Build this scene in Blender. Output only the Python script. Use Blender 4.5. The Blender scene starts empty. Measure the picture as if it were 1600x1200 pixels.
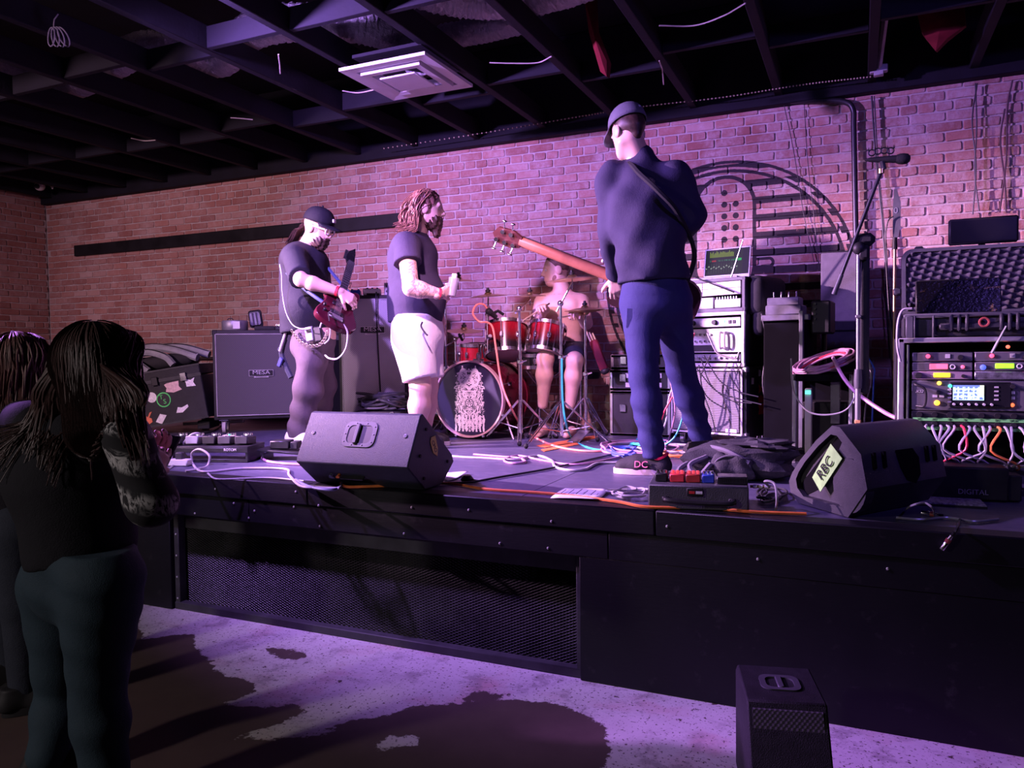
import bpy, bmesh, math, random
import numpy as np
from mathutils import Vector, Matrix, Euler

random.seed(7)
SC = bpy.context.scene
COL = SC.collection
R = math.radians

# ------------------------------------------------------------------ camera
FPX, CAMH, YAW, PIT, ROLL = 1200.0, 1.41, R(24.3), R(2.39), R(0.7)
cd = bpy.data.cameras.new('camera')
cd.sensor_fit = 'HORIZONTAL'; cd.sensor_width = 36.0; cd.lens = 36.0 * FPX / 1600.0
cd.clip_start = 0.05; cd.clip_end = 100
cam = bpy.data.objects.new('camera', cd); COL.objects.link(cam)
fw = Vector((-math.sin(YAW) * math.cos(PIT), math.cos(YAW) * math.cos(PIT), -math.sin(PIT)))
rt0 = Vector((math.cos(YAW), math.sin(YAW), 0)); up0 = rt0.cross(fw)
rt = rt0 * math.cos(ROLL) - up0 * math.sin(ROLL)
up = up0 * math.cos(ROLL) + rt0 * math.sin(ROLL)
mw = Matrix((rt, up, -fw)).transposed().to_4x4(); mw.translation = (0, 0, CAMH)
cam.matrix_world = mw
SC.camera = cam

# ------------------------------------------------------------------ world, lights, exposure
w = bpy.data.worlds.new('world'); SC.world = w; w.use_nodes = True
w.node_tree.nodes['Background'].inputs['Color'].default_value = (0.10, 0.085, 0.16, 1)
w.node_tree.nodes['Background'].inputs['Strength'].default_value = 0.012
SC.view_settings.view_transform = 'Standard'; SC.view_settings.look = 'None'
SC.view_settings.gamma = 1; SC.view_settings.use_curve_mapping = False
SC.view_settings.exposure = 0.0

def spot(name, loc, target, energy, color, size, blend, soft=0.05):
    l = bpy.data.lights.new(name, 'SPOT'); l.energy = energy; l.color = color
    l.spot_size = R(size); l.spot_blend = blend; l.shadow_soft_size = soft
    o = bpy.data.objects.new(name, l); COL.objects.link(o); o.location = loc
    o.rotation_euler = (Vector(target) - Vector(loc)).to_track_quat('-Z', 'Y').to_euler()
    return o
# far left narrow stage spot, two front wash lamps, a dim warm house lamp, then added fills
spot('stage_spot_light', (-6.5, 2.0, 2.95), (-2.2, 4.2, 1.45), 7200, (1.0, 0.54, 0.96), 36, 0.7, 0.05)
spot('front_wash_light', (-3.4, 2.3, 3.10), (-1.6, 6.0, 1.10), 1150, (0.50, 0.25, 1.0), 117, 0.75, 0.06)
spot('drum_fill_light', (-2.0, 2.6, 3.15), (-2.35, 5.4, 1.2), 700, (1.0, 0.46, 0.80), 34, 0.7, 0.06)  # added fill to brighten the drummer and kick drum
spot('blue_wash_light', (1.6, 1.6, 3.05), (-0.6, 6.0, 1.7), 130, (0.28, 0.16, 1.0), 80, 0.9, 0.08)
spot('house_light', (-5.2, -1.5, 3.0), (-5.7, 6.0, 1.7), 1050, (1.0, 0.58, 0.80), 62, 0.9, 0.2)
spot('audience_fill_light', (-4.6, -2.9, 2.9), (-2.6, 2.9, 0.0), 380, (0.95, 0.80, 0.82), 62, 0.9, 0.2)  # added fill from behind the camera for the women and the floor
spot('ceiling_fill_light', (-3.1, 3.0, 2.45), (-3.1, 3.1, 3.7), 15, (0.60, 0.36, 1.0), 130, 0.6, 0.1)  # added unseen emitter, stands in for bounce off the stage floor
spot('hair_fill_light', (-6.0, 1.4, 3.0), (-3.06, 2.0, 1.52), 2600, (0.55, 0.22, 1.0), 12, 1.0, 0.05)  # added lamp, puts a violet edge on the women's hair

# ------------------------------------------------------------------ helpers
def at(x, y, Y=None, Z=None):
    """the point of the place seen at photo pixel (x, y) on the plane Y = const or Z = const"""
    d = fw + rt * ((x - 800) / FPX) - up * ((y - 600) / FPX)
    t = (Y / d.y) if Y is not None else ((Z - CAMH) / d.z)
    return Vector((0, 0, CAMH)) + d * t
ST = 0.76            # stage floor height
FRONT = 3.06         # stage front
WALL = 6.10          # brick wall

class M:
    def __init__(s): s.bm = bmesh.new()
    def _x(s, vs, mtx):
        if mtx is not None: bmesh.ops.transform(s.bm, matrix=mtx, verts=vs)
    def box(s, c, d, r=None, bev=0.0, seg=1, mtx=None):
        m = Matrix.Translation(c) @ (Euler(r).to_matrix().to_4x4() if r else Matrix()) @ Matrix.Diagonal((d[0], d[1], d[2], 1))
        vs = bmesh.ops.create_cube(s.bm, size=1.0, matrix=m)['verts']
        if bev:
            es = list({e for v in vs for e in v.link_edges})
            g = bmesh.ops.bevel(s.bm, geom=es, offset=bev, segments=seg, affect='EDGES', profile=0.5)
            vs = list({v for f in g['faces'] for v in f.verts} | {v for v in vs if v.is_valid})
        s._x(vs, mtx); return s
    def tube(s, pts, r, n=6, caps=True, mtx=None):
        pts = [Vector(p) for p in pts]; k = len(pts)
        rs = r if isinstance(r, (list, tuple)) else [r] * k
        rings = []; prev = None
        for i, p in enumerate(pts):
            t = (pts[min(i + 1, k - 1)] - pts[max(i - 1, 0)])
            t = t.normalized() if t.length > 1e-9 else Vector((0, 0, 1))
            if prev is None:
                a = Vector((0, 0, 1)) if abs(t.z) < 0.9 else Vector((1, 0, 0))
                u = t.cross(a).normalized()
            else:
                u = prev - t * prev.dot(t)
                u = u.normalized() if u.length > 1e-6 else t.orthogonal().normalized()
            prev = u; v = t.cross(u)
            rings.append([s.bm.verts.new(p + (u * math.cos(2 * math.pi * j / n) + v * math.sin(2 * math.pi * j / n)) * rs[i]) for j in range(n)])
        for a, b in zip(rings, rings[1:]):
            for j in range(n):
                s.bm.faces.new((a[j], a[(j + 1) % n], b[(j + 1) % n], b[j]))
        if caps:
            s.bm.faces.new(list(reversed(rings[0]))); s.bm.faces.new(rings[-1])
        s._x([v for q in rings for v in q], mtx); return s
    def cyl(s, p0, p1, r0, r1=None, n=14):
        return s.tube([p0, p1], [r0, r0 if r1 is None else r1], n)
    def lathe(s, prof, n=24, mtx=None):
        rings = []
        for (r, z) in prof:
            if r < 1e-6: rings.append([s.bm.verts.new((0, 0, z))])
            else: rings.append([s.bm.verts.new((r * math.cos(2 * math.pi * j / n), r * math.sin(2 * math.pi * j / n), z)) for j in range(n)])
        for a, b in zip(rings, rings[1:]):
            for j in range(n):
                q = (j + 1) % n
                if len(a) == 1 and len(b) == 1: continue
                if len(a) == 1: s.bm.faces.new((a[0], b[q], b[j]))
                elif len(b) == 1: s.bm.faces.new((a[j], a[q], b[0]))
                else: s.bm.faces.new((a[j], a[q], b[q], b[j]))
        s._x([v for q in rings for v in q], mtx); return s
    def ball(s, c, r, u=14, v=10, mtx=None):
        r = (r, r, r) if not isinstance(r, (tuple, list)) else r
        m = Matrix.Translation(c) @ Matrix.Diagonal((r[0], r[1], r[2], 1))
        vs = bmesh.ops.create_uvsphere(s.bm, u_segments=u, v_segments=v, radius=1.0, matrix=m)['verts']
        s._x(vs, mtx); return s
    def prism(s, poly, z0, z1, mtx=None, top=None):
        """polygon in local XY swept from z0 to z1 (top: other outline at z1)"""
        a = [s.bm.verts.new((x, y, z0)) for x, y in poly]
        b = [s.bm.verts.new((x, y, z1)) for x, y in (top or poly)]
        n = len(a)
        for j in range(n): s.bm.faces.new((a[j], a[(j + 1) % n], b[(j + 1) % n], b[j]))
        s.bm.faces.new(list(reversed(a))); s.bm.faces.new(b)
        s._x(a + b, mtx); return s
    def torus(s, c, rad, r, axis=(0, 0, 1), n=28, k=6):
        q = Vector(axis).to_track_quat('Z', 'Y').to_matrix()
        rings = []
        for i in range(n):
            a = 2 * math.pi * i / n; e = Vector((math.cos(a), math.sin(a), 0))
            rings.append([s.bm.verts.new(Vector(c) + q @ (e * (rad + r * math.cos(2 * math.pi * j / k)) + Vector((0, 0, r * math.sin(2 * math.pi * j / k))))) for j in range(k)])
        for i in range(n):
            a, b = rings[i], rings[(i + 1) % n]
            for j in range(k): s.bm.faces.new((a[j], b[j], b[(j + 1) % k], a[(j + 1) % k]))
        return s
    def quad(s, a, b, c, d):
        s.bm.faces.new([s.bm.verts.new(p) for p in (a, b, c, d)]); return s
    def poly(s, pts):
        s.bm.faces.new([s.bm.verts.new(p) for p in pts]); return s
    def build(s, name, mat, parent=None, smooth=True, bevel=0.0):
        bmesh.ops.recalc_face_normals(s.bm, faces=s.bm.faces[:])
        me = bpy.data.meshes.new(name); s.bm.to_mesh(me); s.bm.free()
        if smooth:
            me.shade_smooth(); me.set_sharp_from_angle(angle=R(38))
        return link(name, me, mat, parent, bevel)

def link(name, me, mat, parent=None, bevel=0.0):
    o = bpy.data.objects.new(name, me); COL.objects.link(o)
    if mat is not None and len(me.materials) == 0: me.materials.append(mat)
    if parent is not None: o.parent = parent
    if bevel:
        b = o.modifiers.new('bevel', 'BEVEL'); b.width = bevel; b.segments = 2; b.limit_method = 'ANGLE'; b.angle_limit = R(40)
    return o
def tag(o, label, cat, group=None, kind=None):
    o['label'] = label
    if cat: o['category'] = cat
    if group: o['group'] = group
    if kind: o['kind'] = kind
    return o
def thing(name, label, cat, loc=(0, 0, 0), rz=0.0, group=None, rot=None):
    o = bpy.data.objects.new(name, None); COL.objects.link(o); o.empty_display_size = 0.1
    o.location = loc; o.rotation_euler = rot if rot else (0, 0, rz)
    return tag(o, label, cat, group)
def struct(o): o['kind'] = 'structure'; return o
def stuff(o): o['kind'] = 'stuff'; return o
def clone(o, parent=None):
    c = o.copy(); COL.objects.link(c)
    if parent is not None: c.parent = parent
    for ch in list(o.children): clone(ch, c)
    return c
def text(name, s, size, mat, parent, loc, rot, depth=0.001, align='CENTER', sx=1.0, shear=0.0):
    c = bpy.data.curves.new(name, 'FONT'); c.body = s; c.size = size; c.align_x = align; c.align_y = 'CENTER'
    c.extrude = depth; c.resolution_u = 3; c.shear = shear
    o = bpy.data.objects.new(name, c); COL.objects.link(o)
    dg = bpy.context.evaluated_depsgraph_get(); dg.update()
    me = bpy.data.meshes.new_from_object(o.evaluated_get(dg)); bpy.data.objects.remove(o)
    me.materials.clear()
    o = link(name, me, mat, parent); o.location = loc; o.rotation_euler = rot; o.scale = (sx, 1, 1)
    return o

# ------------------------------------------------------------------ materials
class S:
    """a socket with arithmetic, for procedural masks"""
    nt = None
    def __init__(s, k): s.k = k
    @staticmethod
    def op(o, a, b=None, c=None, clamp=False):
        n = S.nt.nodes.new('ShaderNodeMath'); n.operation = o; n.use_clamp = clamp
        for i, v in enumerate((a, b, c)):
            if v is None: continue
            if isinstance(v, S): S.nt.links.new(v.k, n.inputs[i])
            else: n.inputs[i].default_value = v
        return S(n.outputs[0])
    def __add__(s, o): return S.op('ADD', s, o)
    __radd__ = __add__
    def __sub__(s, o): return S.op('SUBTRACT', s, o)
    def __rsub__(s, o): return S.op('SUBTRACT', o, s)
    def __mul__(s, o): return S.op('MULTIPLY', s, o)
    __rmul__ = __mul__
    def __truediv__(s, o): return S.op('DIVIDE', s, o)
    def lt(s, o): return S.op('LESS_THAN', s, o)
    def gt(s, o): return S.op('GREATER_THAN', s, o)
    def abs(s): return S.op('ABSOLUTE', s)
    def sqrt(s): return S.op('SQRT', s)
    def sin(s): return S.op('SINE', s)
    def max(s, o): return S.op('MAXIMUM', s, o)
    def min(s, o): return S.op('MINIMUM', s, o)
    def fract(s): return S.op('FRACT', s)
    def step(s, a, b):      # smooth ramp 0..1 between a and b
        n = S.nt.nodes.new('ShaderNodeMapRange'); S.nt.links.new(s.k, n.inputs[0])
        n.inputs[1].default_value = a; n.inputs[2].default_value = b; return S(n.outputs[0])

class Mat:
    def __init__(s, name, color=(0.5, 0.5, 0.5), rough=0.5, metal=0.0, spec=0.5):
        s.m = bpy.data.materials.new(name); s.m.use_nodes = True; s.nt = s.m.node_tree
        s.b = s.nt.nodes['Principled BSDF']; S.nt = s.nt
        s.set('Base Color', color); s.set('Roughness', rough); s.set('Metallic', metal); s.set('Specular IOR Level', spec)
        s.m.diffuse_color = (*color[:3], 1)
    def set(s, k, v):
        i = s.b.inputs[k]
        if isinstance(v, S): s.nt.links.new(v.k, i)
        elif isinstance(v, (tuple, list)): i.default_value = (*v[:3], 1)
        else: i.default_value = v
    def node(s, t, **kw):
        n = s.nt.nodes.new(t)
        for k, v in kw.items(): setattr(n, k, v)
        return n
    def coord(s, kind='Object'):
        return s.node('ShaderNodeTexCoord').outputs[kind]
    def pos(s): return s.node('ShaderNodeNewGeometry').outputs['Position']
    def xyz(s, v):
        n = s.node('ShaderNodeSeparateXYZ'); s.nt.links.new(v, n.inputs[0]); return [S(q) for q in n.outputs]
    def noise(s, v, scale, detail=3, rough=0.55, dist=0.0, out='Fac'):
        n = s.node('ShaderNodeTexNoise'); s.nt.links.new(v, n.inputs['Vector'])
        n.inputs['Scale'].default_value = scale; n.inputs['Detail'].default_value = detail
        n.inputs['Roughness'].default_value = rough; n.inputs['Distortion'].default_value = dist
        return S(n.outputs[out])
    def voronoi(s, v, scale, feature='F1'):
        n = s.node('ShaderNodeTexVoronoi'); n.feature = feature; s.nt.links.new(v, n.inputs['Vector'])
        n.inputs['Scale'].default_value = scale; return S(n.outputs['Distance'])
    def mapv(s, v, scale=(1, 1, 1)):
        n = s.node('ShaderNodeMapping'); s.nt.links.new(v, n.inputs[0]); n.inputs['Scale'].default_value = scale; return n.outputs[0]
    def mix(s, f, a, b):
        n = s.node('ShaderNodeMix', data_type='RGBA')
        for k, v in ((0, f), (6, a), (7, b)):
            if isinstance(v, S): s.nt.links.new(v.k, n.inputs[k])
            elif isinstance(v, (tuple, list)): n.inputs[k].default_value = (*v[:3], 1)
            else: n.inputs[k].default_value = v
        return S(n.outputs[2])
    def attr(s, name):
        n = s.node('ShaderNodeAttribute'); n.attribute_name = name; return S(n.outputs['Fac'])
    def bump(s, h, strength=0.3, dist=0.01):
        n = s.node('ShaderNodeBump'); s.nt.links.new(h.k, n.inputs['Height'])
        n.inputs['Strength'].default_value = strength; n.inputs['Distance'].default_value = dist
        s.nt.links.new(n.outputs[0], s.b.inputs['Normal'])
    def emit(s, color, strength):
        s.set('Emission Color', color); s.set('Emission Strength', strength)

MATS = {}
def mat(name, color=(0.5, 0.5, 0.5), rough=0.5, metal=0.0, var=0.25, scale=9.0, bump=0.0, bscale=120.0, spec=0.3, emit=0.0):
    """plain procedural material: base colour broken up by noise, fine relief"""
    if name in MATS: return MATS[name]
    t = Mat(name, color, rough, metal, spec)
    v = t.coord()
    n = t.noise(v, scale, 4, 0.6)
    lo = tuple(c * (1 - var) for c in color); hi = tuple(min(1, c * (1 + var)) for c in color)
    t.set('Base Color', t.mix(n.step(0.3, 0.7), lo, hi))
    t.set('Roughness', n * 0.2 + (rough - 0.1))
    if bump: t.bump(t.noise(v, bscale, 2), bump, 0.004)
    if emit: t.emit(color, emit)
    MATS[name] = t.m; return t.m

BLACK = lambda: mat('black_plastic', (0.018, 0.018, 0.020), 0.5, 0, 0.3)
TOLEX = lambda: mat('black_tolex', (0.022, 0.022, 0.025), 0.6, 0, 0.3, 14, 0.5, 260)
CHROME = lambda: mat('chrome', (0.72, 0.72, 0.74), 0.22, 1.0, 0.1)
STEEL = lambda: mat('brushed_steel', (0.50, 0.50, 0.52), 0.38, 0.9, 0.15)
DARKMETAL = lambda: mat('dark_metal', (0.05, 0.05, 0.055), 0.4, 0.7, 0.2)
WHITE = lambda: mat('white_plastic', (0.75, 0.74, 0.72), 0.5, 0, 0.08)
RUBBER = lambda: mat('black_rubber', (0.012, 0.012, 0.013), 0.75, 0, 0.2)
# ================================================================== the room
# ---- floor: brown concrete with peeling white paint (patch outlines are worn edges of the paint itself)
def in_poly_sdf(px, py, poly):
    p = np.stack([px, py], -1); d = np.full(px.shape, 1e9); ins = np.zeros(px.shape, bool); n = len(poly)
    for i in range(n):
        a = np.array(poly[i]); b = np.array(poly[(i + 1) % n]); e = b - a; w_ = p - a
        t = np.clip((w_ @ e) / (e @ e), 0, 1); d = np.minimum(d, np.linalg.norm(w_ - t[..., None] * e, axis=-1))
        c = ((a[1] > py) != (b[1] > py)) & (px < (b[0] - a[0]) * (py - a[1]) / (b[1] - a[1] + 1e-12) + a[0])
        ins ^= c
    return np.where(ins, -d, d)
def fl(x, y): p = at(x, y, Z=0); return (p.x, p.y)
nx, ny = 260, 150
xs = np.linspace(-9.0, 3.0, nx); ys = np.linspace(-1.2, 6.2, ny)
gx, gy = np.meshgrid(xs, ys, indexing='ij')
white = [(-9, 3.2), (-4.4, 3.2)] + [fl(*q) for q in ((215, 975), (222, 1000), (300, 990), (312, 1020), (345, 1050), (385, 1062), (402, 1080), (330, 1100), (420, 1108), (470, 1095), (480, 1115), (400, 1140), (370, 1152), (500, 1152), (540, 1128), (640, 1105), (760, 1092), (870, 1098), (945, 1130), (955, 1160), (940, 1215))] + [(-0.75, 2.2), (0.2, 1.9), (3, 2.3), (3, 3.3), (-1, 3.3)]
far_patch = [fl(*q) for q in ((-60, 960), (20, 952), (60, 968), (40, 985), (25, 1010), (-60, 1040))]
spot1 = [fl(*q) for q in ((590, 1155), (640, 1148), (658, 1160), (615, 1168), (588, 1172))]
left2 = [fl(*q) for q in ((-20, 1075), (40, 1066), (45, 1080), (-20, 1092))]
hole1 = [fl(*q) for q in ((415, 1012), (480, 1022), (490, 1034), (430, 1030))]
hole2 = [fl(*q) for q in ((740, 1078), (790, 1086), (770, 1098), (720, 1096))]
sd = in_poly_sdf(gx, gy, white)
for q in (far_patch, spot1, left2): sd = np.minimum(sd, in_poly_sdf(gx, gy, q))
for q in (hole1, hole2): sd = np.maximum(sd, -in_poly_sdf(gx, gy, q))
vs = np.stack([gx, gy, np.zeros_like(gx)], -1).reshape(-1, 3)
ii = np.arange(nx * ny).reshape(nx, ny)
fs = np.stack([ii[:-1, :-1], ii[1:, :-1], ii[1:, 1:], ii[:-1, 1:]], -1).reshape(-1, 4)
me = bpy.data.meshes.new('floor'); me.from_pydata(vs.tolist(), [], fs.tolist())
a_ = me.attributes.new('paint', 'FLOAT', 'POINT'); a_.data.foreach_set('value', sd.reshape(-1).astype(np.float32))
t = Mat('worn_painted_concrete', (0.1, 0.07, 0.06), 0.6)
v = t.pos(); s_ = t.attr('paint')
wob = t.noise(v, 5, 8, 0.72) * 0.20 - 0.10 + t.noise(v, 26, 6, 0.7) * 0.05 - 0.025
edge = (s_ + wob).step(0.004, -0.004)
speck = t.noise(v, 75, 3, 0.6).step(0.66, 0.60)
speck2 = t.noise(v, 22, 5, 0.7).step(0.67, 0.63)
rust = t.noise(v, 3.0, 4, 0.6).step(0.52, 0.72)
conc = t.mix(t.noise(v, 6, 6, 0.65), (0.065, 0.043, 0.038), (0.125, 0.086, 0.074))
pnt = t.mix(rust, t.mix(t.noise(v, 9, 5), (0.50, 0.47, 0.46), (0.66, 0.63, 0.62)), (0.52, 0.36, 0.36))
thin = t.noise(v, 7, 7, 0.75).step(0.50, 0.60) * t.noise(v, 2.2, 3).step(0.45, 0.55)
pnt = t.mix(thin * 0.6, pnt, (0.24, 0.20, 0.21))
mask = edge * speck * speck2
t.set('Base Color', t.mix(mask, conc, pnt)); t.set('Roughness', mask * 0.15 + 0.5)
t.bump(mask + t.noise(v, 40, 4) * 0.3, 0.35, 0.004)
struct(link('floor', me, t.m))

# ---- brick walls
COURSE, BL = 0.0705, 0.222
def brick_material(mural):
    t = Mat('painted_brick' if mural else 'old_brick', (0.4, 0.2, 0.17), 0.85)
    v = t.pos()
    g = t.node('ShaderNodeNewGeometry'); oi = t.node('ShaderNodeObjectInfo')
    rnd = (S(g.outputs['Random Per Island']) + S(oi.outputs['Random'])).fract()
    base = t.mix(rnd, (0.30, 0.125, 0.10), (0.44, 0.215, 0.17))
    base = t.mix(((rnd * 7.3).fract()).step(0.80, 1.0), base, (0.50, 0.33, 0.29))
    smear = t.noise(v, 3.4, 7, 0.72).step(0.40, 0.64) * t.noise(v, 24, 6, 0.72).step(0.30, 0.58)
    x, y, z = t.xyz(v)
    more = x.step(-5.5, -0.5) * 0.42 + 0.36
    base = t.mix(smear * more, base, (0.60, 0.52, 0.50))
    base = t.mix(t.noise(v, 60, 4, 0.7).step(0.62, 0.78) * 0.5, base, (0.16, 0.06, 0.05))
    if mural: base = t.mix(mural_mask(t, x, z), base, (0.018, 0.016, 0.022))
    t.set('Base Color', base)
    t.bump(t.noise(v, 55, 6, 0.7) + t.noise(v, 14, 3) * 0.8, 0.8, 0.006)
    return t.m
def mural_mask(t, x, z):
    """wall painting of a round studio microphone: two rings, bars, a capsule with holes"""
    wobn = t.noise(t.pos(), 30, 3) * 0.008 - 0.004
    dx = (x + 0.947).abs(); dz = z - 1.906
    r = (dx * dx + dz * dz).sqrt() + wobn
    ring = (r - 0.934).abs().lt(0.011).max((r - 0.866).abs().lt(0.012))
    cz = (z - 2.507).max(0.0) + (z - 2.05).min(0.0)          # capsule distance
    cap = (dx * dx + cz * cz).sqrt() + wobn
    capl = (cap - 0.222).abs().lt(0.014)
    f = ((z - 1.872) / 0.1318 + 0.5).fract() - 0.5
    bars = (f + wobn * 3.0).abs().lt(0.20) * cap.gt(0.215) * r.lt(0.940) * z.gt(1.60)
    bars = bars * (1.0 - (r - 0.886).abs().lt(0.009))
    fx = (((x + 0.947) / 0.0855) + 0.5).fract() - 0.5
    fz = ((z - 2.253) / 0.0888 + 0.5).fract() - 0.5
    hole = ((fx * 0.0855) * (fx * 0.0855) + (fz * 0.0888) * (fz * 0.0888)).sqrt().lt(0.023)
    hole = hole * dx.lt(0.125) * x.gt(-0.99) * z.lt(2.66) * z.gt(2.1) * (1.0 - z.gt(2.57) * dx.gt(0.04))
    hook = (((x + 0.62) * (x + 0.62) + (z - 2.062) * (z - 2.062)).sqrt() - 0.03).abs().lt(0.011) * (x + 0.62).gt(0.0)
    hook = hook.max((((z - 2.062).abs() - 0.03).abs().lt(0.011)) * dx.gt(0.222) * x.lt(-0.62) * x.gt(-0.75))
    m = ring.max(capl).max(bars).max(hole).max(hook)
    worn = t.noise(t.pos(), 18, 6, 0.75).step(0.30, 0.36)
    return m * (worn * 0.75 + 0.22)
def mortar_material(mural):
    t = Mat('painted_mortar' if mural else 'old_mortar', (0.45, 0.4, 0.36), 0.95)
    v = t.pos(); x, y, z = t.xyz(v)
    base = t.mix(t.noise(v, 12, 6, 0.7), (0.38, 0.32, 0.29), (0.62, 0.55, 0.52))
    if mural: base = t.mix(mural_mask(t, x, z), base, (0.018, 0.016, 0.022))
    t.set('Base Color', base); t.bump(t.noise(v, 90, 5, 0.7), 0.6, 0.004)
    return t.m
def brick_verts(l, h, d, rn):
    """front at y = -d, sloping arrises, rounded corners, open at the back; under 50 triangles"""
    b = 0.004; r_ = 0.007
    j = lambda q=0.0022: rn.uniform(-q, q)
    o = [(-l / 2 + r_, -h / 2), (-l * 0.1, -h / 2), (l / 2 - r_, -h / 2), (l / 2, -h / 2 + r_), (l / 2, h / 2 - r_), (l / 2 - r_, h / 2), (l * 0.12, h / 2), (-l / 2 + r_, h / 2), (-l / 2, h / 2 - r_), (-l / 2, -h / 2 + r_)]
    o = [(x + j(), 0, z + j(0.0028)) for x, z in o]; n = len(o)
    m_ = [(x, -d + b, z) for x, _, z in o]
    f = [(x * (1 - 2 * b / l) + j(), -d + j(0.001), z * (1 - 2 * b / h) + j()) for x, _, z in o]
    vs = o + m_ + f; fs = []
    for k in range(2):
        for i in range(n): fs.append((k * n + i, k * n + (i + 1) % n, k * n + n + (i + 1) % n, k * n + n + i))
    fs.append(tuple(range(2 * n, 3 * n))); return vs, fs
def brick_layout(u0, u1, z0, z1, rn):
    out = []; k = 0; z = z0
    while z < z1:
        hdr = (k % 6 == 3); L = 0.111 if hdr else BL
        u = u0 - rn.uniform(0, 1) * 0.02 - (L / 2 if k % 2 else 0)
        while u < u1:
            a = max(u, u0); b = min(u + L, u1)
            if b - a > 0.05: out.append(((a + b) / 2, z + COURSE / 2, b - a - 0.012, hdr))
            u += L
        z += COURSE; k += 1
    return out
rn = random.Random(3)
WX0, WX1, WZ1 = -8.78, 3.0, 3.42
lay = brick_layout(WX0, WX1, 0.70, WZ1, rn)
bm_m, mm_m = brick_material(True), mortar_material(True)
wall = struct(M().box(((WX0 + WX1) / 2, WALL + 0.13, 2.0), (WX1 - WX0 + 0.4, 0.24, 4.0)).build('wall_back', mm_m, smooth=False))
def vis(b): return -1e9 if (b[1] < 1.75 or b[0] > 1.05 or b[1] > 3.2) else -((b[0]) ** 2 + 0.3 * (b[1] - 2.4) ** 2)
order = sorted(range(len(lay)), key=lambda i: -vis(lay[i])); near = set(order[:300])
VAR = {}
for hdr in (False, True):
    for k in range(8):
        vs_, fs_ = brick_verts((0.111 if hdr else BL) - 0.012, COURSE - 0.011, 0.012, rn)
        me = bpy.data.meshes.new('brick'); me.from_pydata(vs_, [], fs_); me.materials.append(bm_m); VAR[hdr, k] = me
def bricks_joined(name, rows, frame, m, parent):
    V, Fc = [], []
    for (u, z, L, hdr) in rows:
        vs_, fs_ = brick_verts(L, COURSE - 0.011 + rn.uniform(-0.002, 0.002), 0.012 + rn.uniform(-0.003, 0.003), rn); o = len(V)
        V += [frame(u + x, y, z + q) for x, y, q in vs_]; Fc += [tuple(o + i for i in f) for f in fs_]
    me = bpy.data.meshes.new(name); me.from_pydata(V, [], Fc)
    return stuff(link(name, me, m, parent))
for i in sorted(near):
    u, z, L, hdr = lay[i]
    o = bpy.data.objects.new('brick', VAR[hdr, rn.randrange(8)]); COL.objects.link(o); o.parent = wall
    full = (0.111 if hdr else BL) - 0.012
    o.location = (u, WALL + 0.0115 + rn.uniform(-0.003, 0.002), z); o.scale = (L / full, 1, 1)
    o.rotation_euler = (0, rn.uniform(-0.006, 0.006), 0)
bricks_joined('brickwork', [b for i, b in enumerate(lay) if i not in near], lambda x, y, z: (x, WALL + 0.0115 + y, z), bm_m, wall)
# left wall (perpendicular), seen as a sliver at the left
bl_m, ml_m = brick_material(False), mortar_material(False)
LX = -8.78
wl = struct(M().box((LX - 0.13, 1.2, 2.0), (0.24, 9.8, 4.0)).build('wall_left', ml_m, smooth=False))
layl = brick_layout(3.2, 6.09, 0.70, WZ1, rn)
bricks_joined('brickwork', layl, lambda x, y, z: (LX - 0.0115 - y, x, z), bl_m, wl)
# black steel lintels let into both walls, brick ledge coloured as its dark shadow line
BLK = mat('black_paint', (0.010, 0.010, 0.012), 0.55, 0, 0.4, 6)
o = M().box((-6.02, WALL - 0.008, 2.637), (4.5, 0.06, 0.125), bev=0.006).build('trim_1', BLK); struct(o)
o = M().box((LX + 0.008, 4.65, 2.637), (0.06, 1.55, 0.115), bev=0.006).build('trim_2', BLK); struct(o)
o = M().box((-6.3, WALL - 0.03, 1.385), (4.9, 0.09, 0.028), bev=0.006).build('trim_3', mat('ledge_shadow_dark', (0.035, 0.026, 0.022), 0.7, 0, 0.3)); struct(o)
# unseen sides of the room so that light stays inside
DW = mat('dark_wall_paint', (0.03, 0.027, 0.035), 0.8, 0, 0.2)
struct(M().box((3.1, 1.2, 2.0), (0.2, 9.9, 4.0)).build('wall_right', DW, smooth=False))
struct(M().box((-2.9, -3.6, 2.0), (12.2, 0.2, 4.0)).build('wall_front', DW, smooth=False))

# ---- ceiling: deck, joists, bridging
CEIL = 3.19
dk = mat('black_ceiling_paint', (0.006, 0.006, 0.011), 0.8, 0, 0.4, 5, 0.3, 40)
struct(M().box((-2.9, 1.2, 4.02), (12.4, 10.0, 0.05)).build('ceiling', dk, smooth=False))
jm = M().box((0, 0, 0), (0.055, 9.5, 0.15), bev=0.004)
joist0 = jm.build('joist', dk, bpy.data.objects['ceiling']); joist0.location = (-8.58, 1.3, 3.335)
x = -8.58
JX = [x]
while x < 2.6:
    x += 0.618; JX.append(x)
    o = joist0.copy(); COL.objects.link(o); o.location = (x, 1.3 + rn.uniform(-0.03, 0.03), 3.335 + rn.uniform(-0.006, 0.006)); o.rotation_euler = (0, rn.uniform(-0.02, 0.02), 0)
br0 = M().box((0, 0, 0), (0.56, 0.04, 0.13), bev=0.003).build('bridging_board', dk, bpy.data.objects['ceiling']); br0.location = (JX[0] + 0.31, 3.62, 3.335)
for i, x in enumerate(JX[:-1]):
    for yy in (0.9, 2.3, 3.62, 5.0):
        if i == 0 and yy == 3.62: continue
        o = br0.copy(); COL.objects.link(o); o.location = (x + 0.31, yy + rn.uniform(-0.08, 0.08) + (0.05 if i % 2 else -0.05), 3.335)
struct(M().box((-2.9, WALL - 0.04, 3.595), (11.7, 0.09, 0.79), bev=0.004).build('trim_4', dk))

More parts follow.
